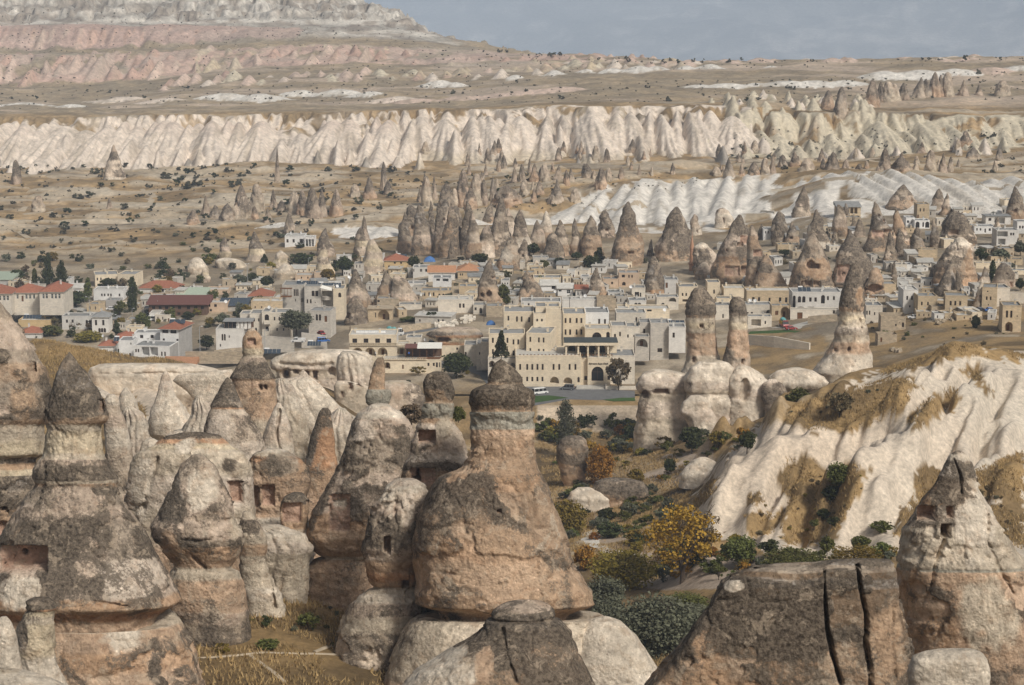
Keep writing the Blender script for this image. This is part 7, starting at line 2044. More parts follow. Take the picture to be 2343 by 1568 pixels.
TR('round green tree right of the white cottage row of cones', '3', 1680, 200, 60, 230, 'round', L_DARK, Ymin=640)
TR('dark tree between yellow house and blue tarpaulin', '3', 860, 250, 90, 170, 'round', L_DARK, Ymin=640)
TR('round dark tree left of the egg cone', '5', 220, 290, 130, 170, 'round', L_DARK, Ymin=640)
TR('narrow poplar standing against the egg cone', '5', 447, 310, 60, 60, 'poplar', L_MID, Ymin=640)
TR('dark bushes at the foot of the egg cone', '5', 540, 420, 310, 150, 'round', L_DARK, Ymin=640)
TR('green bush left of the egg cone foot', '5', 340, 460, 340, 150, 'round', L_MID, Ymin=640)
TR('tall dark trees left of the leaning window cone', '5', 1030, 380, 190, 150, 'poplar', L_DARK, Ymin=640)
TR('broad dark tree below the leaning window cone', '5', 930, 480, 280, 210, 'round', L_DARK, Ymin=640)
TR('dark bush by the white house wall behind the cones', '5', 750, 340, 240, 150, 'round', L_DARK, Ymin=640)
TR('dark tree at the foot of the upper town cones', '6', 1360, 690, 600, 170, 'round', L_DARK, Ymin=640)
TR('dark cypress beside the striped spike', '7', 1890, 1220, 930, 120, 'poplar', L_DARK, Ymin=640)
TR('round dark tree above the long garden wall, right', '7', 1760, 960, 780, 180, 'round', L_DARK, Ymin=640)
TR('broad olive tree right of the garden wall', '7', 2000, 960, 790, 230, 'round', L_OLIVE, Ymin=640)
TR('grey-green tree at the right border of the upper town', '7', 2240, 880, 690, 180, 'round', L_OLIVE, Ymin=640)
TR('dark shrub on the bank below the parked dark car', '8', 1690, 790, 590, 120, 'shrub', L_DARK, Ymin=600, cat='shrub')
TR('dark tree right of the smooth round-holed cone', '7', 2240, 1310, 1150, 130, 'round', L_DARK, Ymin=640)
# valley on the right
TR('orange autumn tree with dark spreading branches in the orchard', 'v', 1560, 1332, 1140, 205, 'sparse', L_AUT, dens=1.5, seed=3, leaf=.014)
TR('bare-branched twin behind the orange autumn tree', 'v', 1610, 1290, 1160, 90, 'sparse', L_DRY, dens=.25)
TR('slender grey-green poplar bush right of the central chimney cap', 'v', 1293, 1045, 915, 66, 'poplar', L_OLIVE, dens=.9)
TR('orange bush beside the rusty boulder pillar', 'v', 1372, 1108, 1000, 70, 'shrub', L_AUT, cat='shrub')
TR('orange and green shrub at the foot of the central chimney', 'v', 1300, 1225, 1125, 90, 'shrub', L_YEL, cat='shrub')
TR('yellow-green bush below the winding path', 'v', 1425, 1345, 1240, 165, 'shrub', L_YEL, dens=1.6, cat='shrub')
TR('small orange bush left of the yellow-green bush', 'v', 1340, 1305, 1235, 60, 'shrub', L_AUT, cat='shrub')
TR('huge silver-green oleaster bush behind the white rock lobe', 'v', 1505, 1495, 1335, 200, 'shrub', L_OLIVE, dens=2.2, cat='shrub')
TR('silver-green bush against the central chimney foot', 'v', 1385, 1395, 1300, 95, 'shrub', L_OLIVE, dens=1.5, cat='shrub')
TR('silver-green bush below the previous one, beside the pedestal', 'v', 1392, 1440, 1355, 100, 'shrub', L_OLIVE, dens=1.5, cat='shrub')
TR('silver-green bush at the left foot of the dark cliff', 'v', 1590, 1450, 1370, 130, 'shrub', L_OLIVE, dens=1.5, cat='shrub')
TR('dark green thicket behind the silver-green bushes', 'v', 1570, 1410, 1345, 130, 'shrub', L_MID, dens=1.4, cat='shrub')
TR('round green bush above the dark cliff, centre', 'v', 1815, 1322, 1240, 150, 'shrub', L_MID, dens=1.6, cat='shrub')
TR('green orchard tree left of the round green bush', 'v', 1690, 1300, 1225, 90, 'round', L_MID)
TR('yellowing low bush right of the round green bush', 'v', 1960, 1300, 1240, 140, 'shrub', L_YEL, cat='shrub')
TR('dark round tree on the brown gully of the white slope', 'v', 1918, 1125, 1055, 62, 'round', L_MID)
TR('low dark bush beneath the gully tree', 'v', 1906, 1145, 1100, 48, 'shrub', L_DARK, cat='shrub')
TR('thorny half-bare tree on the golden slope', 'f', 1088, 1300, 1098, 205, 'sparse', L_DRY, dens=1.2, Ymin=300)
TR('dark tree at the foot of the niche ridge, left', 'f', 80, 1545, 1355, 190, 'round', L_DARK, Ymin=300)
TR('dark tree at the foot of the niche ridge, right', 'f', 455, 1545, 1385, 140, 'round', L_DARK, Ymin=300)
TR('green bush growing on the white rock tail', 'f', 800, 1215, 1070, 170, 'shrub', L_MID, Y=470, cat='shrub')
TR('yellow-green tree between the niche-ridge trees', 'f', 260, 1510, 1390, 130, 'round', L_YEL, Ymin=300)
TR('low green shrub at the foot of the bright cone on the slope', 'i', 1370, 520, 430, 160, 'shrub', L_MID, cat='shrub')
TR('dark ball bush right of the brown gully', 'i', 975, 430, 345, 90, 'shrub', L_DARK, cat='shrub')
TR('olive ball bush below the dark ball bush', 'i', 1050, 485, 400, 95, 'shrub', L_DARK, cat='shrub')
TR('small green bush left of the ball bushes', 'i', 915, 490, 425, 70, 'shrub', L_MID, cat='shrub')
TR('feathery green shrub at the slope foot', 'i', 1235, 640, 530, 130, 'shrub', L_MID, cat='shrub')
TR('slim young fruit tree on pale soil', 'i', 1000, 690, 550, 100, 'round', L_MID)
TR('dark shrub left of the slim fruit tree', 'i', 610, 670, 560, 150, 'shrub', L_DARK, cat='shrub')
TR('leafy sapling beside the orange autumn tree', 'i', 380, 640, 535, 110, 'round', L_YEL)
TR('young bare fruit tree in front of the orange autumn tree', 'i', 262, 850, 740, 90, 'sparse', L_MID, dens=.5)
TR('dark bush beside the winding path', 'h', 1810, 450, 335, 130, 'shrub', L_DARK, cat='shrub')
TR('dark thicket along the winding path', 'h', 1830, 560, 430, 190, 'shrub', L_DARK, cat='shrub')
TR('small pine-like tree on the pale orchard floor', 'h', 2240, 135, 20, 90, 'round', L_DARK)
TR('yellow-green round bush above the grey rock ledge', 'h', 2015, 185, 75, 110, 'shrub', L_YEL, cat='shrub')
# left gully and meadow
TR('dark round bush on the ridge left of the block-headed chimney', 'd', 1415, 1160, 1035, 115, 'round', L_DARK, Ymin=250)
TR('spreading dark bush in the gully', 'd', 1365, 1278, 1150, 160, 'shrub', L_DARK, Ymin=250, cat='shrub')
TR('small dark tree in the nook right of the carved block', 'g', 1975, 900, 735, 120, 'shrub', L_DARK, Y=226, cat='shrub')
TR('leafy weed bush right of the egg-shaped boulder', 'g', 2100, 1195, 1040, 150, 'shrub', L_MID, dens=.5, cat='shrub')
TR('low green weed clump in front of the egg-shaped boulder', 'g', 1820, 1320, 1230, 170, 'shrub', L_MID, dens=.6, cat='shrub')
TR('small weed bush left of the egg-shaped boulder', 'g', 1815, 1170, 1070, 90, 'shrub', L_DARK, dens=.4, cat='shrub')
TR('yellowish weed clump on the meadow, left', 'g', 1510, 1350, 1270, 110, 'shrub', L_YEL, dens=.4, cat='shrub')
TR('bushy dark shrub behind the blocky tower', 'e', 480, 1340, 1180, 170, 'shrub', L_DRY, Y=330, cat='shrub')
TR('green bush in the gap left of the central cap', 'e', 800, 1325, 1195, 95, 'shrub', L_MID, Y=330, cat='shrub')
# scattered shrubs: one mesh each, a few shared shapes
SH = [crown('shrub', 300, .075, 20 + i, L_FAR) for i in range(4)] + [crown('round', 300, .075, 30 + i, L_DARK) for i in range(2)]
SHG = [crown('shrub', 620, .052, 40 + i, m) for i, m in enumerate((L_DARK, L_MID, L_OLIVE, L_DRY, L_YEL))]
SHV = [crown('shrub', 620, .052, 50 + i, m) for i, m in enumerate((L_DARK, L_MID, L_MID, L_YEL, L_AUT, L_OLIVE))]
def spots(poly, n, size, Ymin, seed):
    r = random.Random(seed)
    x0, x1 = min(p[0] for p in poly), max(p[0] for p in poly); y0, y1 = min(p[1] for p in poly), max(p[1] for p in poly)
    k = 0; guard = 0
    while k < n and guard < n * 30:
        guard += 1
        x, y = r.uniform(x0, x1), r.uniform(y0, y1)
        if not in_poly(np.array([x]), np.array([y]), poly)[0]:
            continue
        p = at(x, y, Ymin)
        k += 1
        yield p, r.uniform(*size) * r.uniform(.55, 1.0) * mpp(y, p.y), r
def scatter(name, poly, n, size, meshes, label, group, Ymin, seed, aspect=.75, cat='shrub'):
    for p, s, r in spots(poly, n, size, Ymin, seed):
        m = r.choice(meshes); qx, qy = proj(p.x, p.y, p.z); e_ = s / mpp(qy, p.y)
        label = '%s %s %s %s' % ('tiny' if e_ < 10 else 'small' if e_ < 17 else 'mid-sized' if e_ < 30 else 'large', m.materials[0].name.replace('_leaves', '').replace('distant_shrub', 'dull olive').replace('_', ' '), name.replace('_', ' '), near(qx, qy))
        o = link(name, m, None, (p.x, p.y, p.z - .05 * s), r.uniform(0, 6.28))
        o.scale = (s, s, s * aspect * r.uniform(.7, 1.2))
        tag(o, label, cat, group)
def shrub_mass(name, label, regions, mat):
    """brush too small and dense to count: one object"""
    VV = []
    base = [leaf_cloud('shrub', 24, .21, 70 + i)[0] for i in range(5)]
    for poly, n, size, Ymin, seed in regions:
        for p, s, r in spots(poly, n, size, Ymin, seed):
            VV.append(base[r.randrange(5)] * np.array([s, s, s * r.uniform(.45, .85)]) + np.array([p.x, p.y, p.z - .05 * s]))
    V = np.concatenate(VV)
    tag(link(name, mesh_np(name, V, np.arange(len(V)).reshape(-1, 4), None, False, mat)), label, 'brush', kind='stuff')
shrub_mass('distant_brush', 'tiny dark brush speckling the far plateau, mesa and cliffs', [
 ([(0,215),(700,190),(1300,190),(2342,160),(2342,232),(1500,238),(600,238),(0,255)], 420, (3, 9), 1540, 5),
 ([(950,105),(1250,122),(1500,136),(1900,140),(2342,132),(2342,150),(1500,160),(950,125)], 120, (3, 8), 1560, 6),
 ([(0,20),(800,10),(1000,80),(1000,118),(600,125),(0,130)], 420, (2.5, 6), 2030, 7),
 ([(0,130),(1000,125),(1500,150),(1000,210),(0,215)], 240, (3, 7), 1700, 8),
 ([(0,390),(500,380),(960,385),(960,470),(600,560),(0,600)], 420, (3, 8), 980, 31),
 ([(880,395),(1600,395),(1600,420),(1300,480),(900,500)], 200, (3, 8), 980, 32),
 ([(1650,300),(2342,280),(2342,410),(1700,410)], 240, (3, 8), 1150, 33)], L_FAR)
scatter('shrub', [(0,400),(350,385),(900,395),(900,480),(600,560),(200,600),(0,600)], 140, (10, 30), SH, 'dark shrub on the dry plain left of the town', 'shrubs on the left plain', 980, 1)
scatter('orchard_bush', [(350,400),(560,395),(560,430),(380,450)], 26, (12, 34), SH, 'dark orchard bush in the grove below the white cliffs', 'orchard below the cliffs', 980, 2)
scatter('shrub', [(880,400),(1300,400),(1300,480),(900,480)], 40, (8, 20), SH, 'small shrub between the grey cones', 'shrubs among the grey cones', 980, 3)
scatter('shrub', [(1650,340),(2342,300),(2342,400),(1700,400)], 46, (8, 20), SH, 'small shrub on the right slope below the yellow cliffs', 'shrubs on the right slope', 1150, 4)
scatter('plateau_tree', [(0,215),(700,190),(1300,190),(2342,160),(2342,230),(1500,235),(600,235),(0,250)], 40, (9, 18), SH, 'dark lone tree on the far plateau', 'trees on the plateau', 1540, 35, .85, 'tree')
scatter('plateau_tree', [(1050,112),(1250,124),(1500,137),(1900,141),(2342,133),(2342,140),(1500,148),(1050,120)], 34, (8, 17), SH, 'small tree along the far plateau edge', 'trees on the plateau edge', 1560, 36, .9, 'tree')
scatter('shrub', [(0,380),(960,380),(960,394),(0,400)], 40, (9, 24), SH, 'shrub at the foot of the white cliffs', 'shrubs at the cliff foot', 1300, 8)
scatter('garden_bush', [(0,580),(360,600),(640,600),(640,690),(480,760),(0,780)], 130, (16, 44), SHG, 'garden bush among the houses on the left', 'garden bushes on the left', 640, 9, .95)
scatter('bush', [(400,530),(900,550),(900,600),(640,615),(400,605)], 50, (10, 28), SHG[:4], 'bush on the golden slope behind the left houses', 'bushes on the golden slope', 640, 10)
scatter('garden_bush', [(760,590),(1500,590),(1500,690),(760,700)], 70, (10, 28), SHG[:3], 'small garden bush in the town centre', 'garden bushes in the centre', 640, 11, .95)
scatter('bush', [(1600,560),(2342,480),(2342,690),(1700,700)], 80, (10, 28), SHG[:4], 'small bush between the houses and cones of the upper town', 'bushes in the upper town', 640, 12)
scatter('bush', [(1980,730),(2342,700),(2342,790),(2000,800)], 30, (9, 22), SHG[1:4], 'dry bush on the golden bank below the right houses', 'bushes on the right bank', 560, 13)
scatter('hedge_bush', [(1230,960),(1480,985),(1560,1000),(1720,1000),(1700,1030),(1400,1040),(1230,1010)], 60, (24, 70), SHV, 'leafy bush in the hedge below the hotel bank', 'hedge below the hotel bank', 300, 14, .85)
scatter('bush', [(1250,1040),(1650,1030),(1600,1110),(1300,1110)], 36, (12, 40), SHV, 'small bush on the pale orchard floor', 'bushes on the orchard floor', 300, 15)
scatter('orchard_bush', [(1430,1240),(1850,1270),(1950,1250),(2060,1280),(1800,1330),(1500,1330)], 70, (22, 74), SHV, 'bush in the orchard below the white slope', 'bushes in the orchard', 300, 16, .8)
scatter('orchard_bush', [(1250,1120),(1500,1130),(1600,1200),(1500,1250),(1290,1240)], 56, (18, 58), SHV, 'bush beside the winding path', 'bushes beside the winding path', 300, 37, .8)
scatter('shrub', [(1700,1180),(1860,1080),(1980,1080),(1960,1170),(1880,1250),(1720,1240)], 30, (9, 24), SHG[2:], 'dry shrub in the brown gullies of the white slope', 'shrubs in the gullies', 300, 17)
scatter('shrub', [(1620,900),(2000,880),(2100,940),(1850,990)], 8, (8, 16), SHG[2:4], 'dry shrub on the golden slope patch', 'shrubs on the golden patch', 300, 18)
scatter('shrub', [(2220,1090),(2342,1040),(2342,1240),(2280,1230)], 14, (10, 26), SHG[2:4], 'dry shrub at the right border of the white slope', 'shrubs at the right border', 300, 19)
scatter('weed', [(460,1400),(760,1380),(900,1440),(860,1560),(480,1560)], 30, (8, 22), SHG[1:], 'small weed on the meadow with footpaths', 'weeds on the meadow', 200, 20, cat='weed')
scatter('weed', [(410,880),(490,900),(480,1000),(420,1020),(300,1040),(310,930)], 16, (9, 28), SHG[2:4], 'dry weed in the left gully', 'weeds in the gully', 250, 21, cat='weed')
scatter('bush', [(1180,900),(1250,900),(1260,990),(1230,1000)], 5, (14, 34), SHG[1:4], 'bush on the slope behind the central cap', 'bushes behind the central cap', 300, 22)
scatter('bush', [(900,870),(1090,850),(1090,900),(940,930)], 6, (12, 26), SHG[2:5], 'dry bush on the slope below the cafe tree', 'bushes below the cafe', 380, 23)

# dry grass: uncountable blades on the near slopes
def dry_grass():
    g = np.random.default_rng(4)
    n = 900000
    u = g.uniform(-.25, .25, n); Y = 175 + 445 * g.uniform(0, 1, n) ** .75
    X = u * Y; Z = gz(X, Y)
    vx_, vy_ = proj(X, Y, Z)
    ok = np.zeros(n, bool)
    for poly in GRASS + [[(430,1360),(760,1370),(930,1420),(930,1640),(430,1640)],[(1230,985),(1500,995),(1600,1110),(1560,1170),(1640,1240),(1500,1330),(1300,1260),(1240,1100)],[(1470,1480),(1570,1480),(1540,1560),(1470,1560)]]:
        ok |= in_poly(vx_, vy_, poly)
    ok &= (fbm2(X / 5, Y / 5, 3, 5) > -.25) & (g.uniform(0, 1, n) < .9)
    X, Y, Z = X[ok], Y[ok], Z[ok]
    m = len(X)
    if m > 110000:
        s = g.permutation(m)[:110000]; X, Y, Z = X[s], Y[s], Z[s]; m = 110000
    h = g.uniform(.25, .75, m); a = g.uniform(0, 6.28, m); wd = g.uniform(.05, .14, m)
    lx, ly = g.normal(0, .2, m), g.normal(0, .2, m)
    V = np.stack([np.stack([X - wd * np.cos(a), Y - wd * np.sin(a), Z - .05], 1), np.stack([X + wd * np.cos(a), Y + wd * np.sin(a), Z - .05], 1), np.stack([X + lx, Y + ly, Z + h], 1)], 1).reshape(-1, 3)
    t = np.repeat(g.uniform(0, 1, m), 3)[:, None]
    c = C_(.46, .32, .15) * t + C_(.25, .18, .09) * (1 - t)
    o = link('dry_grass', mesh_np('dry_grass', V, np.arange(3 * m).reshape(-1, 3), {'Col': c}, False, M_GROUND))
    tag(o, 'golden dry grass covering the near slopes and meadow', 'grass', kind='stuff')
dry_grass()

# ================================================================== STREETS, SMALL HOUSES, VEHICLES, DETAILS
from mathutils.geometry import tessellate_polygon
def plane_pt(vx_, vy_, z):
    d = FPX * CP - (vy_ - CYP) * SP
    dz = -FPX * SP - (vy_ - CYP) * CP
    s = (z - CAMZ) / dz
    return Vector(((vx_ - CXP) * s, d * s, z))
def flat_area(name, t, pts, z, mat, kind='structure'):
    V = [plane_pt(*T(t, x, y), z) for x, y in pts]
    tri = tessellate_polygon([V])
    mb = MB(); mb.mesh(V, [tuple(f) for f in tri], mat)
    for i, f in enumerate(mb.f):
        a, b, c = (Vector(mb.v[q]) for q in f)
        if (b - a).cross(c - a).z < 0:
            mb.f[i] = f[::-1]
    o = mb.build(name); o['kind'] = kind
    return o
def ribbon(name, t, pts, width, mat, Ymin=150, lift=.07, step=1.6):
    q = [at(*T(t, x, y), Ymin) for x, y in pts]
    path = []
    for a, b in zip(q[:-1], q[1:]):
        n = max(1, int((b - a).length / step))
        path += [a.lerp(b, i / n) for i in range(n)]
    path.append(q[-1])
    for _ in range(6):
        path = [path[0]] + [path[i - 1] * .25 + path[i] * .5 + path[i + 1] * .25 for i in range(1, len(path) - 1)] + [path[-1]]
    V = []
    m = 5
    for i, p in enumerate(path):
        d = path[min(i + 1, len(path) - 1)] - path[max(i - 1, 0)]; d.z = 0
        if d.length < 1e-6: d = Vector((1, 0, 0))
        d.normalize(); nrm = Vector((-d.y, d.x, 0))
        w = width * (1 + .45 * float(n2(i * .35, width * 9, 5)))
        p = p + nrm * (width * .8 * float(n2(i * .11, width * 3, 6)))
        for j in range(m):
            g = p + nrm * (w * (j / (m - 1) - .5))
            V.append((g.x, g.y, float(height(np.array([g.x]), np.array([g.y]))[0]) + lift * (1 if 0 < j < m - 1 else -.3)))
    o = link(name, mesh_np(name, np.array(V), grid_faces(len(path), m), None, True, mat)); o['kind'] = 'structure'
    return o

flat_area('hotel_road', '4', [(-520,920),(-200,955),(0,985),(220,1045),(560,1188),(900,1216),(1240,1232),(1600,1284),(1960,1302),(1965,1385),(1500,1418),(1150,1408),(690,1490),(400,1500),(200,1300),(40,1110),(-200,1020),(-520,1000)], 10.06, M_ASPH)
flat_area('lawn', '4', [(640,1368),(900,1358),(1140,1386),(690,1456),(600,1460)], 10.13, M_LAWN)
flat_area('lawn', '4', [(1560,1412),(1800,1388),(1960,1386),(1970,1425),(1700,1432)], 10.13, M_LAWN)
for i in range(4):
    a = plane_pt(*T('4', 1235, 1252 - i * 9), 10.06); b = plane_pt(*T('4', 1600, 1290 - i * 9), 10.06)
    mb = MB(); w = b.x - a.x
    mb.box(0, 0, -.1, w, 4.0 - i * .5, .16 * (i + 1) - .004 * i, M_CONC)
    o = mb.build('entrance_step', ht, Vector((a.x, 637.6 + i * .5, 10.0)) - ht.location)
mb = MB(); mb.box(0, 0, -.5, 12.5, .5, 1.1, W_PALE); mb.box(0, .5, -.5, .4, 4, 1.1, W_PALE)
tag(mb.build('planter_wall', None, plane_pt(*T('4', 1600, 1290), 10.0)), 'low pale stone planter wall right of the hotel steps', 'wall')
ribbon('village_street', '3', [(640,1085),(760,1062),(900,1040),(1040,1015),(1160,985)], 4.0, M_ASPH, 640)
ribbon('village_street', '2', [(1960,1040),(1990,980),(1960,920),(2010,880)], 4.0, M_ASPH, 640)
ribbon('village_square', 'f', [(690,690),(760,665),(830,640),(870,625)], 11.0, M_CONC, 640)
ribbon('lawn', 'f', [(475,716),(560,712),(640,712),(720,714),(790,718)], 5.0, M_LAWN, 640)
ribbon('village_street', '1', [(0,720),(250,715),(500,720),(900,760),(1300,800)], 6.0, M_CONC, 640)
ribbon('village_street', '8', [(820,640),(1050,640),(1400,615),(1700,590),(1950,590)], 4.0, M_DIRT, 600)
ribbon('footpath', 'v', [(450,1502),(560,1498),(640,1490),(720,1497),(800,1503),(900,1514)], .65, M_DIRT, 180)
ribbon('footpath', 'v', [(575,1499),(610,1516),(640,1540),(655,1562)], .5, M_DIRT, 180)
ribbon('footpath', 'v', [(885,1432),(850,1447),(800,1462),(765,1476),(720,1492)], .5, M_DIRT, 180)
ribbon('footpath', 'v', [(1400,1205),(1355,1215),(1335,1232),(1350,1252),(1395,1268),(1440,1275)], 4.2, M_PATH, 300)
ribbon('dirt_track', 'v', [(0,484),(60,476),(110,455),(160,432)], 4.5, M_DIRT, 980)
ribbon('dirt_track', 'v', [(60,492),(170,480),(250,474),(340,466),(345,440),(330,432)], 4.0, M_DIRT, 980)
ribbon('dirt_track', 'v', [(0,520),(40,530),(90,545)], 4.0, M_DIRT, 980)
ribbon('dirt_track', 'v', [(1880,412),(2000,405),(2130,398),(2342,396)], 6.0, M_DIRT, 980)
ribbon('dirt_track', 'v', [(2180,398),(2200,412),(2230,432),(2300,425),(2342,415)], 4.0, M_DIRT, 980)
ribbon('dirt_track', 'v', [(1330,475),(1420,478),(1480,472)], 4.0, M_DIRT, 980)

# small houses that fill the old town between the larger ones
_rf = random.Random(21)
FILL = [([(480,650),(760,600),(1000,600),(1100,690),(900,735),(500,705)], 48, 'between the cave hotel and the central cones'),
        ([(1000,600),(1400,605),(1560,650),(1560,700),(1150,705)], 56, 'in the crowded quarter behind the stepped hotel'),
        ([(1560,600),(1700,640),(2040,640),(2330,640),(2330,735),(2000,745),(1700,700)], 62, 'in the stone quarter right of the twin chimneys'),
        ([(1640,560),(1900,520),(2342,470),(2342,640),(1900,650),(1700,640)], 76, 'among the cones of the upper town'),
        ([(0,650),(300,640),(480,640),(480,760),(250,770),(0,740)], 30, 'among the gardens on the left')]
for poly, n, where in FILL:
    k = guard = 0
    while k < n and guard < 4000:
        guard += 1
        x = _rf.uniform(min(p[0] for p in poly), max(p[0] for p in poly)); y = _rf.uniform(min(p[1] for p in poly), max(p[1] for p in poly))
        if not in_poly(np.array([x]), np.array([y]), poly)[0]:
            continue
        w = _rf.uniform(15, 36); h = _rf.uniform(9, 19)
        bx = (x - w / 2, y - h, x + w / 2, y)
        if any(b[0] - 2 < x < b[2] + 2 and b[1] - 1 < y - h * .4 < b[3] + 3 for b in HBOX):
            continue
        mname, mat = _rf.choice((('pale stone', W_PALE), ('cream', W_CREAM), ('grey stone', W_GREY), ('tan stone', W_TAN), ('off-white', W_OFFW), ('rubble', W_RUIN)))
        nw = _rf.choice((1, 2, 2, 3))
        kind = _rf.choice('wwwa')
        y1 = y - h * .28
        wins = [(kind, y - h * .72, y1, 2.6, [x - w / 2 + w * (i + .6) / (nw + .2) for i in range(nw)])]
        if _rf.random() < .35:
            wins.append(('d', y - h * .5, y, 3.0, [x + w * .38]))
            wins[0] = (kind, y - h * .72, y1, 2.6, [q for q in wins[0][4] if q < x + w * .22])
        rf = _rf.choice(('flat', 'flat', 'flat', 'slab', 'flat', 'shed'))
        rm = _rf.choice((M_ROOFGREY, M_ROOFWHITE, M_ROOFWHITE, M_CONC))
        root, _ = house('small %s %s-roofed house with %s %s, %s' % (mname, rf, NW_[len(wins[0][4])] if wins[0][4] else 'no', {'w': 'window', 'a': 'arch'}[kind] + ('' if len(wins[0][4]) == 1 else 's' if kind == 'w' else 'es'), near(x, y)), 'v', bx[0], bx[2], y, bx[1], mat, wins, D=_rf.uniform(5, 8), yaw=R(_rf.uniform(-16, 16)), roof=rf, rmat=rm, rise=.8, eave=.3)
        root['group'] = 'small houses ' + where
        k += 1

for _k in range(46):
    poly, _, where = FILL[_k % 4]
    x = _rf.uniform(min(p[0] for p in poly), max(p[0] for p in poly)); y = _rf.uniform(min(p[1] for p in poly), max(p[1] for p in poly))
    L_ = _rf.uniform(18, 50); s_ = _rf.uniform(-5, 5)
    o = wall_run('garden_wall', 'low stone garden wall running %s, %s' % ('level' if abs(s_) < 1.2 else 'down to the right' if s_ > 0 else 'up to the right', near(x, y)), 'v', [(x - L_ / 2, y - 5, y), (x, y - 5 + s_ * .4, y + s_ * .4), (x + L_ / 2, y - 5 + s_, y + s_)], 1, _rf.choice((W_RUIN, W_TAN, W_PALE)), .5)
    o['group'] = 'garden walls ' + where

# rubble heap and layered bank beside the road
def stones(name, label, pts, n, size, mat, seed):
    r = random.Random(seed); V, F = [], []
    base = None
    for i in range(n):
        t_, x, y = pts[r.randrange(len(pts))]
        p = at(*T(t_, x + r.uniform(-60, 60), y + r.uniform(-30, 30)), 600)
        s = r.uniform(*size)
        b = len(V)
        for dx, dy, dz in ((-1,-1,-1),(1,-1,-1),(1,1,-1),(-1,1,-1),(-1,-1,1),(1,-1,1),(1,1,1),(-1,1,1)):
            q = .7 + .3 * r.random()
            V.append((p.x + dx * s * q, p.y + dy * s * q, p.z + dz * s * .6 * q + .2 * s + r.uniform(0, s)))
        F += [tuple(b + k for k in f) for f in ((0,3,2,1),(4,5,6,7),(0,1,5,4),(1,2,6,5),(2,3,7,6),(3,0,4,7))]
    mb = MB(); mb.mesh(V, F, mat)
    tag(mb.build(name), label, 'rubble', kind='stuff')
stones('rubble_heap', 'heap of pale rubble stones left of the hotel', [('3',1200,960),('3',1350,930),('3',1500,900),('3',1560,880),('3',1300,980)], 150, (.25, .8), W_PALE, 1)
stones('rubble_heap', 'loose stones on the bank below the right houses', [('8',1350,680),('8',1700,700),('8',1900,650),('8',700,1060),('8',1250,720)], 130, (.2, .7), W_RUIN, 2)
rock('rock_outcrop', 'layered ochre rock bank with a dark cave beside the hotel left wing', 690, [
 (750,1010,1080,'M'),(755,990,1098,'c'),(763,978,1106,'K'),(768,975,1108,'R'),(778,990,1104,'Y'),(786,1000,1100,'R'),(798,1000,1098,'C')], exp=3, deep=.4, carve=[(1000,773,1030,783,2.5,'od')])

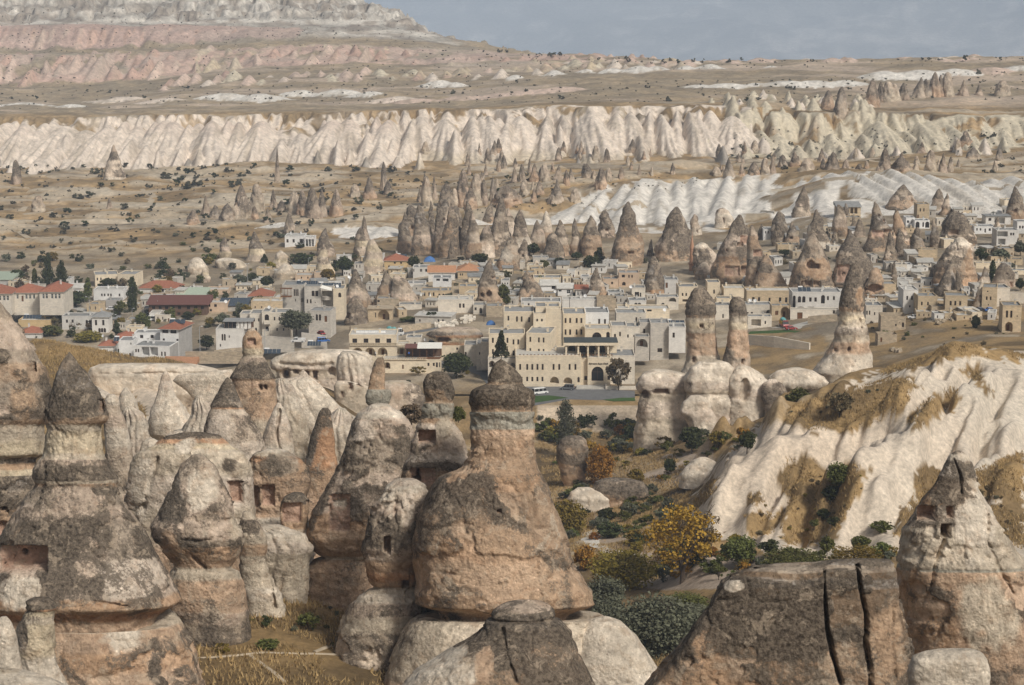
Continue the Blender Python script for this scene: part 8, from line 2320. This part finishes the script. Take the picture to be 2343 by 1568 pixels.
# ---------------------------------------------------------------- vehicles
def paint(name, col):
    return plain_mat(name, col, .35, .05, 1, 0, .5)
PW, PG, PR, PB, PD = paint('white_car_paint', (.75, .75, .74)), paint('grey_car_paint', (.13, .14, .15)), paint('red_car_paint', (.35, .03, .03)), paint('blue_car_paint', (.03, .13, .42)), paint('dark_car_paint', (.03, .035, .05))
M_LAMP = plain_mat('headlamp_glass', (.6, .6, .58), .2); M_TAIL = plain_mat('tail_lamp', (.35, .02, .02), .3)
def car(label, t, x, yb, kind, pm, heading, Y=None, z=None, cat='car', name='car', L=None):
    vx_, vy_ = T(t, x, yb)
    p = plane_pt(vx_, vy_, z) if z is not None else (P(vx_, vy_, Y) if Y else at(vx_, vy_, 600))
    root = link(name, None, None, p, heading); tag(root, label, cat)
    spec = {'van': (4.9, 1.9, 1.95), 'mpv': (4.4, 1.8, 1.75), 'car': (4.1, 1.7, 1.42), 'estate': (4.5, 1.7, 1.45), 'pickup': (4.9, 1.75, 1.75), 'truck': (6.0, 2.1, 2.4)}[kind]
    L, W, H = spec
    hl = L / 2; g = .28
    belt = {'van': .98, 'mpv': .92, 'car': .82, 'estate': .84, 'pickup': .95, 'truck': 1.25}[kind]
    nose = {'van': .55, 'mpv': .9, 'car': 1.05, 'estate': 1.1, 'pickup': .9, 'truck': .25}[kind]
    tail = {'van': .06, 'mpv': .12, 'car': .75, 'estate': .15, 'pickup': 2.5, 'truck': 3.9}[kind]
    prof = [(-hl, g), (hl - .05, g), (hl, g + .18), (hl - .04, belt * .72), (hl - nose * .8, belt), (-hl + .03, belt), (-hl, belt * .7)]
    def prism(pr, y0, y1, mat, nm, par=root, inset=0.06):
        mb = MB()
        n = len(pr)
        V = [(x_, y0 + (inset if z_ < g + .05 or z_ > belt - .03 else 0), z_) for x_, z_ in pr] + [(x_, y1 - (inset if z_ < g + .05 or z_ > belt - .03 else 0), z_) for x_, z_ in pr]
        F = [tuple(range(n)), tuple(range(2 * n - 1, n - 1, -1))] + [(i, n + i, n + (i + 1) % n, (i + 1) % n) for i in range(n)]
        mb.mesh(V, F, mat)
        return mb.build(nm, par)
    body = prism(prof, -W / 2, W / 2, pm, 'body')
    c0, c1 = -hl + tail, hl - nose
    rr = .55 if kind in ('car', 'estate', 'mpv') else .35
    def frustum(x0, x1, z0, z1, dx0, dx1, dy, mat, nm, yb_=W / 2 - .07):
        mb = MB()
        V = [(x0, -yb_, z0), (x1, -yb_, z0), (x1, yb_, z0), (x0, yb_, z0), (x0 + dx0, -yb_ + dy, z1), (x1 - dx1, -yb_ + dy, z1), (x1 - dx1, yb_ - dy, z1), (x0 + dx0, yb_ - dy, z1)]
        mb.mesh(V, [(0, 1, 5, 4), (1, 2, 6, 5), (2, 3, 7, 6), (3, 0, 4, 7), (4, 5, 6, 7)], mat)
        return mb.build(nm, root)
    frustum(c0, c1, belt - .02, H - .09, .12 if kind != 'car' else .4, rr, .13, M_GLASS, 'window_band')
    frustum(c0 + (.10 if kind != 'car' else .36), c1 - rr + .06, H - .10, H, .06, .12, .05, pm, 'roof', W / 2 - .18)
    for px_ in ((c0 + .05), (c0 + (c1 - c0) * .36), (c0 + (c1 - c0) * .68)):
        mb = MB()
        for sgn in (-1, 1):
            y = sgn * (W / 2 - .065)
            mb.mesh([(px_, y, belt - .02), (px_ + .09, y, belt - .02), (px_ + .09 + .05, y - sgn * .125, H - .09), (px_ + .05, y - sgn * .125, H - .09)], [(0, 1, 2, 3)], pm)
        mb.build('pillar', root)
    if kind == 'pickup':
        mb = MB(); mb.box(-hl + .05, -W / 2 + .05, belt, -hl + 2.4, W / 2 - .05, belt + .5, PW); mb.build('cargo_bed', root)
    if kind == 'truck':
        mb = MB(); mb.box(-hl, -W / 2, .9, -hl + 3.9, W / 2, 2.0, plain_mat('yellow_truck_bed', (.55, .33, .05))); mb.build('cargo_bed', root)
        mb = MB(); mb.lathe([(.9, 0), (.95, .6), (.4, 1.0), (.02, 1.05)], plain_mat('teal_cargo_cover', (.12, .32, .33)), 10, (-hl + 1.2, 0, 2.0)); mb.build('cargo_cover', root)
        mb = MB(); mb.lathe([(.8, 0), (.85, .5), (.4, .8), (.02, .85)], plain_mat('teal_cargo_sack', (.16, .36, .36)), 10, (-hl + 2.7, 0, 2.0)); mb.build('cargo_sack', root)
    for sx in (-hl + .85, hl - .82):
        for sy in (-W / 2 + .09, W / 2 - .09):
            mb = MB(); mb.tube((sx, sy - .1, .33), (sx, sy + .1, .33), .33, .33, M_RUBBER, 14); wh = mb.build('wheel', root)
            mb = MB(); mb.tube((sx, sy - .115, .33), (sx, sy + .115, .33), .19, .19, M_STEEL, 10); mb.build('rim', wh)
    for sy in (-W / 2 + .28, W / 2 - .28):
        mb = MB(); mb.box(hl - .06, sy - .16, belt * .62, hl + .015, sy + .16, belt * .62 + .16, M_LAMP); mb.build('headlight', root)
        mb = MB(); mb.box(-hl - .015, sy - .1, belt * .68, -hl + .05, sy + .1, belt * .68 + .24, M_TAIL); mb.build('tail_light', root)
    mb = MB(); mb.box(-hl - .06, -W / 2 + .08, g + .06, -hl + .04, W / 2 - .08, g + .24, M_RUBBER); mb.box(hl - .05, -W / 2 + .08, g + .05, hl + .06, W / 2 - .08, g + .22, M_RUBBER); 
    mb.build('bumper', root)
    return root
car('white passenger van parked on the hotel forecourt', '4', 790, 1342, 'van', PW, R(28), z=10.06, cat='van', name='van')
car('dark grey minivan near the hotel entrance steps', '4', 1130, 1288, 'mpv', PG, R(168), z=10.06, cat='minivan', name='minivan')
car('small red car parked beside the hotel garden', 'f', 757, 698, 'car', PR, R(8))
car('red lorry with a loaded bed in front of the dark arch', 'f', 708, 678, 'truck', PR, R(-82), cat='truck', name='truck')
car('white estate car on the bank below the grey-plastered house', '8', 930, 672, 'estate', PW, R(172))
car('white car beside the tall lone chimney', '8', 358, 566, 'car', PW, R(-80), Y=726)
car('dark saloon parked beside the tall tan house', '8', 1750, 578, 'car', PD, R(5))
car('bright blue car behind the dark saloon', '8', 1868, 582, 'car', PB, R(10))
car('red car in front of the low stone house with arches', '2', 1848, 1068, 'car', PR, R(-60), Y=716)
car('white pickup with blue cover below the grey retaining wall', '2', 1560, 1160, 'pickup', PW, R(175), Y=708, cat='pickup', name='pickup')
car('dark blue jeep beside the white pickup', '2', 1870, 1158, 'mpv', PB, R(20), Y=708)
car('white minibus on the lane below the brown guesthouse', '1', 1885, 892, 'van', PW, R(10), cat='van', name='van')
car('white and yellow lorry loaded with teal sacks above the cafe', '3', 630, 1075, 'truck', PW, R(-4), Y=686, cat='truck', name='truck')
car('white car between the poplars on the lane', '1', 1375, 762, 'car', PW, R(0))

# ---------------------------------------------------------------- minaret
def minaret():
    t = '6'
    r = thing('minaret', 'slender pink stone minaret with a balcony and pointed spire', 'minaret', t, 212, 965, 880)
    base = r.location
    M = wall_mat('pink_cut_stone', (.50, .29, .19), .05)
    k = mpp(*(T(t, 212, 700)[1], 880)) * TILES[t][2] / 1.6533
    z = lambda y: (965 - y) * k
    rad = 30 * k
    for nm, prof in (('shaft', [(rad * 1.1, -3), (rad * 1.08, z(780)), (rad * 1.05, z(778))]), ('balcony', [(rad * 1.05, z(790)), (rad * 1.55, z(775)), (rad * 1.55, z(762)), (rad * 1.4, z(762)), (rad * 1.4, z(768))]),
                     ('upper_shaft', [(rad * .95, z(772)), (rad * .86, z(595)), (rad * .95, z(590)), (rad * .95, z(583))]), ('spire', [(rad * .93, z(583)), (rad * .5, z(500)), (rad * .12, z(425)), (.05, z(370))])):
        mb = MB(); mb.lathe(prof, M, 18); mb.build(nm, r, smooth=False)
minaret()

# ---------------------------------------------------------------- poles, lamps, panels, dishes, cloth
def pole(label, t, x, yb, yt, Y=None, arm=0.0, mat=None, name='street_lamp', cat='lamp'):
    vx_, vy_ = T(t, x, yb); p = P(vx_, vy_, Y) if Y else at(vx_, vy_, 600 if t != 'v' else 300)
    h = (vy_ - T(t, x, yt)[1]) * mpp(vy_, p.y)
    r = link(name, None, None, p); tag(r, label, cat)
    mb = MB(); mb.tube((0, 0, -1), (0, 0, h), .13, .08, mat or M_STEEL, 8); mb.build('post', r)
    if arm:
        for s in ((-1, 1) if arm < 0 else (1,)):
            mb = MB(); mb.tube((0, 0, h - .05), (s * abs(arm), 0, h + .15), .05, .04, mat or M_STEEL, 6); a = mb.build('arm', r)
            mb = MB(); mb.box(s * abs(arm) - .3, -.14, h + .06, s * abs(arm) + .3, .14, h + .2, M_WHITE); mb.build('lamp_head', a)
for a in (('double-armed street lamp in front of the school', '1', 580, 775, 560, None, .9), ('tall street lamp beside the white flat-roofed house', '1', 1108, 825, 600, None, -1.2), ('short street lamp by the corner house', '1', 1408, 920, 822, None, .8),
          ('street lamp at the bend left of the pavilion', '2', 348, 1275, 962, 690, .8), ('tall mast on the golden slope above the arcade', '2', 935, 470, 190, None, -.6), ('thin street lamp left of the willow', '2', 1150, 1212, 1012, 712, .7), ('street lamp beside the layered dome', '2', 1687, 260, 120, None, .7), ('street lamp on the lane left of the guesthouse', '1', 1635, 890, 742, None, .7), ('street lamp in front of the guesthouse', '1', 1950, 830, 640, None, 0)):
    pole(*a)
for a in (('dark wooden pole left of the hotel', '3', 1732, 912, 650, None, 0, M_POLE, 'utility_pole', 'pole'), ('dark pole in front of the tan stone house', '6', 1422, 1470, 1160, 741, 0, M_POLE, 'utility_pole', 'pole'), ('leaning dark pole by the grey-plastered house', '8', 770, 590, 355, None, 0, M_POLE, 'utility_pole', 'pole'),
          ('dark pole above the hotel roof', '5', 665, 965, 800, 712, 0, M_POLE, 'utility_pole', 'pole'), ('concrete post in the orchard valley', 'v', 1367, 1092, 1054, None, 0, M_CONC, 'utility_pole', 'pole'), ('dark pole between the twin chimneys', '6', 522, 1260, 1165, None, 0, M_POLE, 'utility_pole', 'pole'), ('slim pole left of the cone group', '3', 78, 1000, 850, 690, 0, M_POLE, 'utility_pole', 'pole')):
    pole(*a)
def solar(label, t, x0, x1, yb, Y, n, tilt=38, ln=1.9, face=-20):
    a = P(*T(t, x0, yb), Y); b = P(*T(t, x1, yb), Y)
    W = (b.x - a.x) / n
    r = link('solar_array', None, None, a); tag(r, label, 'solar panels')
    c, s = math.cos(R(tilt)) * ln, math.sin(R(tilt)) * ln
    for i in range(n):
        mb = MB()
        x = i * W
        V = [(x, 0, .1), (x + W * .92, 0, .1), (x + W * .92, c, .1 + s), (x, c, .1 + s)]
        mb.mesh(V + [(p[0], p[1], p[2] - .09) for p in V], [(0, 1, 2, 3), (7, 6, 5, 4), (0, 4, 5, 1), (1, 5, 6, 2), (2, 6, 7, 3), (3, 7, 4, 0)], M_SOLAR)
        mb.tube((x + W * .46, c, -.6), (x + W * .46, c, s), .03, .03, M_STEEL, 5)
        mb.build('solar_panel', r)
    mb = MB(); mb.tube((.2, c + .4, s + .2), (min(1.8, W * n), c + .4, s + .2), .28, .28, M_WHITE, 10); mb.build('water_tank', r)
for a in (('row of solar panels on the ochre house roof', '1', 285, 510, 870, 797, 6), ('long solar panel row along the cave hotel roof, left half', '2', 1540, 1800, 452, 757, 9), ('long solar panel row along the cave hotel roof, right half', '2', 1805, 2090, 478, 756, 9),
          ('row of tilted solar panels behind the cafe pergola', '3', 1045, 1440, 1198, 691, 5), ('four solar panels behind the block-headed chimney', '2', 1130, 1345, 1302, 678, 4), ('solar panels beside the parked blue jeep', '2', 1672, 1840, 1205, 692, 5), ('two solar panels on the tall red-roofed house', '1', 2090, 2290, 930, 726, 3),
          ('big solar collectors on the blank grey annex roof', '5', 1860, 2090, 1140, 692, 4), ('solar panels on the arched house roof', '6', 1530, 1690, 1120, 748, 3), ('solar panels on the yellow house roof', '3', 650, 780, 112, None, 4), ('solar panels on the terrace house roof, front', '1', 1400, 1470, 1150, 724, 2), ('solar panels on the brown guesthouse flat', '1', 2090, 2290, 655, None, 4)):
    a = list(a)
    if a[5] is None:
        a[5] = depth_at(a[1], (a[2] + a[3]) / 2, a[4] + 90) + 6
    solar(*a)
def dish(label, t, x, y, Y, rad=.55):
    p = P(*T(t, x, y), Y)
    r = link('satellite_dish', None, None, p, R(random.uniform(-50, 50))); tag(r, label, 'satellite dish')
    mb = MB(); prof = [(rad * q, .32 * rad * q * q) for q in (0.02, .35, .7, 1.0)]; mb.lathe(prof, M_WHITE, 14); o = mb.build('reflector', r); o.rotation_euler = (R(62), 0, 0); o.location = (0, -.15, .5)
    mb = MB(); mb.tube((0, 0, -.9), (0, 0, .5), .05, .05, M_STEEL, 6); mb.build('mast', r)
    mb = MB(); mb.tube((0, -.15, .2), (0, -.75, .7), .03, .03, M_STEEL, 5); mb.build('feed_arm', r)
for i, (w, t, x, y, Y) in enumerate((('on the peach stone house roof', '2', 1205, 745, 728), ('beside the dark solar roof', '2', 665, 675, 745), ('on the cave hotel right wing', '2', 2040, 485, 756), ('on the hotel skyline', '5', 862, 800, 716), ('above the corner annex', '5', 1835, 975, 700), ('on the bow-window house, left', '6', 940, 1248, 744), ('on the bow-window house, right', '6', 1003, 1252, 744),
     ('by the solar row behind the cafe, left', '3', 1000, 1150, 690), ('by the solar row behind the cafe, right', '3', 1278, 1150, 690), ('on the small red-roofed house by the golden hill', '1', 1280, 1098, 722), ('on the white cottage row', '5', 490, 745, 815), ('on the red-tiled lodge, left', '1', 2052, 495, 905), ('on the red-tiled lodge, right', '1', 2097, 490, 905), ('on the dark cone left of the town centre', '2', 2185, 370, 800), ('beside the arch-front house', '5', 1420, 690, 790))):
    dish('white satellite dish ' + w, t, x, y, Y, .6)
def tarp(label, t, x0, x1, yt, yb, Y):
    a = P(*T(t, x0, yb), Y); b = P(*T(t, x1, yb), Y); h = P(*T(t, x0, yt), Y).z - a.z
    n = 12; W = b.x - a.x
    g = np.linspace(0, 1, n); X, Yy = np.meshgrid(g, g)
    Z = h * np.clip(np.sin(math.pi * X) * np.sin(math.pi * Yy), 0, 1) ** .45 * (1 + .25 * fbm2(X * 4, Yy * 4, 3, 3))
    V = np.stack([X * W, Yy * W * .7, Z], -1).reshape(-1, 3)
    tag(link('tarpaulin', mesh_np('tarpaulin', V, grid_faces(n, n), None, True, M_BLUE), None, a), label, 'tarpaulin')
tarp('blue tarpaulin over a heap below the grey cones', '3', 985, 1130, 105, 168, 905)
tarp('blue tarpaulin bundle beside the hotel left corner', '4', 125, 240, 440, 492, 676)
def laundry():
    a = P(*T('3', 150, 1068), 678); b = P(*T('3', 522, 1064), 678); h = P(*T('3', 150, 1012), 678).z - a.z
    r = link('washing_line', None, None, a); tag(r, 'white sheets drying on a line on the cafe roof', 'laundry')
    W = b.x - a.x
    for x in (0, W * .5, W):
        mb = MB(); mb.tube((x, 0, -1), (x, 0, h), .04, .04, M_STEEL, 6); mb.build('post', r)
    mb = MB(); mb.tube((0, 0, h - .03), (W, 0, h - .06), .012, .012, M_STEEL, 4); mb.build('line', r)
    n = 7
    for i in range(n):
        w = W / n * .93; x0 = W / n * i + .05
        gx = np.linspace(0, 1, 8); gz_ = np.linspace(0, 1, 4); X, Z = np.meshgrid(gx, gz_)
        V = np.stack([x0 + X * w, .05 + .07 * np.sin(X * 9 + i) * (1 - Z), .1 + Z * (h - .16) - .05 * np.sin(X * math.pi)], -1).reshape(-1, 3)
        link('bed_sheet', mesh_np('bed_sheet', V, grid_faces(4, 8), None, True, M_WHITE), r)
laundry()
def parasol(label, t, x, yt, yb, Y):
    a = P(*T(t, x, yb), Y); h = P(*T(t, x, yt), Y).z - a.z
    r = link('parasol', None, None, a); tag(r, label, 'parasol')
    mb = MB(); mb.tube((0, 0, -.3), (0, 0, h), .04, .04, M_STEEL, 6); mb.build('pole', r)
    mb = MB(); mb.lathe([(.45, h * .22), (.22, h * .6), (.05, h * 1.0)], M_CANVAS, 10); mb.build('canopy', r)
parasol('closed white parasol in front of the beige low row, left', '3', 952, 540, 600, 800); parasol('closed white parasol in front of the beige low row, right', '3', 1067, 548, 606, 800)
def sports_fence():
    r = None
    for i, x in enumerate(np.linspace(0, 480, 13)):
        yb = 470 - 0 * i; Yd = depth_at('1', x, 478)
        p = P(*T('1', x, 478), Yd)
        if r is None:
            r = link('mesh_fence', None, None, p); tag(r, 'tall grey mesh fence of the sports ground behind the school', 'fence')
            prev = None
        q = p - r.location
        mb = MB(); mb.tube(q, q + Vector((0, 0, 3.4 - .14 * i)), .06, .06, M_STEEL, 5); mb.build('fence_post', r)
        if prev is not None:
            mb = MB()
            for f in (.33, .66, .98):
                mb.tube(prev[0] + Vector((0, 0, prev[1] * f)), q + Vector((0, 0, (3.4 - .14 * i) * f)), .03, .03, M_STEEL, 4)
            mb.build('fence_rail', r)
        prev = (q, 3.4 - .14 * i)
sports_fence()

# ---------------------------------------------------------------- two people on the cafe terrace
def person(label, t, x, yb, Y, cloth, legs):
    p = P(*T(t, x, yb), Y)
    me = bpy.data.meshes.new('person')
    J = [(0,0,.95),(0,.01,1.15),(0,.02,1.38),(0,0,1.50),(0,-.02,1.62),(0,-.02,1.74),(.19,.02,1.40),(.25,.02,1.12),(.22,-.12,.90),(-.19,.02,1.40),(-.25,.02,1.12),(-.22,-.10,.90),(.10,0,.90),(.11,-.02,.50),(.11,.03,.08),(.11,-.12,.03),(-.10,0,.90),(-.11,.02,.50),(-.11,.05,.08),(-.11,-.10,.03)]
    E = [(0,1),(1,2),(2,3),(3,4),(4,5),(2,6),(6,7),(7,8),(2,9),(9,10),(10,11),(0,12),(12,13),(13,14),(14,15),(0,16),(16,17),(17,18),(18,19)]
    rad = [.16,.15,.17,.06,.10,.09,.07,.05,.035,.07,.05,.035,.10,.07,.045,.04,.10,.07,.045,.04]
    me.from_pydata(J, E, [])
    o = link('person', me, None, p, R(random.uniform(-60, 60)))
    o.modifiers.new('skin', 'SKIN'); sub = o.modifiers.new('smooth', 'SUBSURF'); sub.levels = 1; sub.render_levels = 1
    for i, sv in enumerate(me.skin_vertices[0].data):
        sv.radius = (rad[i], rad[i] * .85); sv.use_root = (i == 0)
    m, nt, b = new_mat('clothing'); 
    tc = nd(nt, 'ShaderNodeTexCoord').outputs['Object']; sp = nd(nt, 'ShaderNodeSeparateXYZ'); nt.links.new(tc, sp.inputs[0])
    c = mixc(nt, maprange(nt, sp.outputs[2], .93, .95), legs, cloth); c = mixc(nt, maprange(nt, sp.outputs[2], 1.48, 1.50), c, (.42, .26, .18)); c = mixc(nt, maprange(nt, sp.outputs[2], 1.68, 1.70), c, (.03, .02, .015))
    nt.links.new(c, b.inputs['Base Color']); me.materials.append(m)
    tag(o, label, 'person')
person('standing person in a bright blue top on the cafe terrace under the pergola', '3', 805, 1338, 664.2, (.04, .12, .42), (.03, .03, .05))
person('standing person in a white shirt on the cafe terrace before the arches', '3', 392, 1338, 665, (.65, .65, .63), (.04, .04, .05))

# keep labels apart where two groups meet
_seen = {}
for o in list(scene.objects):
    l = o.get('label')
    if o.parent is None and l:
        if l in _seen and _seen[l] != o.get('group', o.name):
            o['label'] = l = l.replace('well ', 'far ', 1) if 'well ' in l else l.replace('just ', 'close ', 1) if 'just ' in l else 'single ' + l
        _seen[l] = o.get('group', o.name)
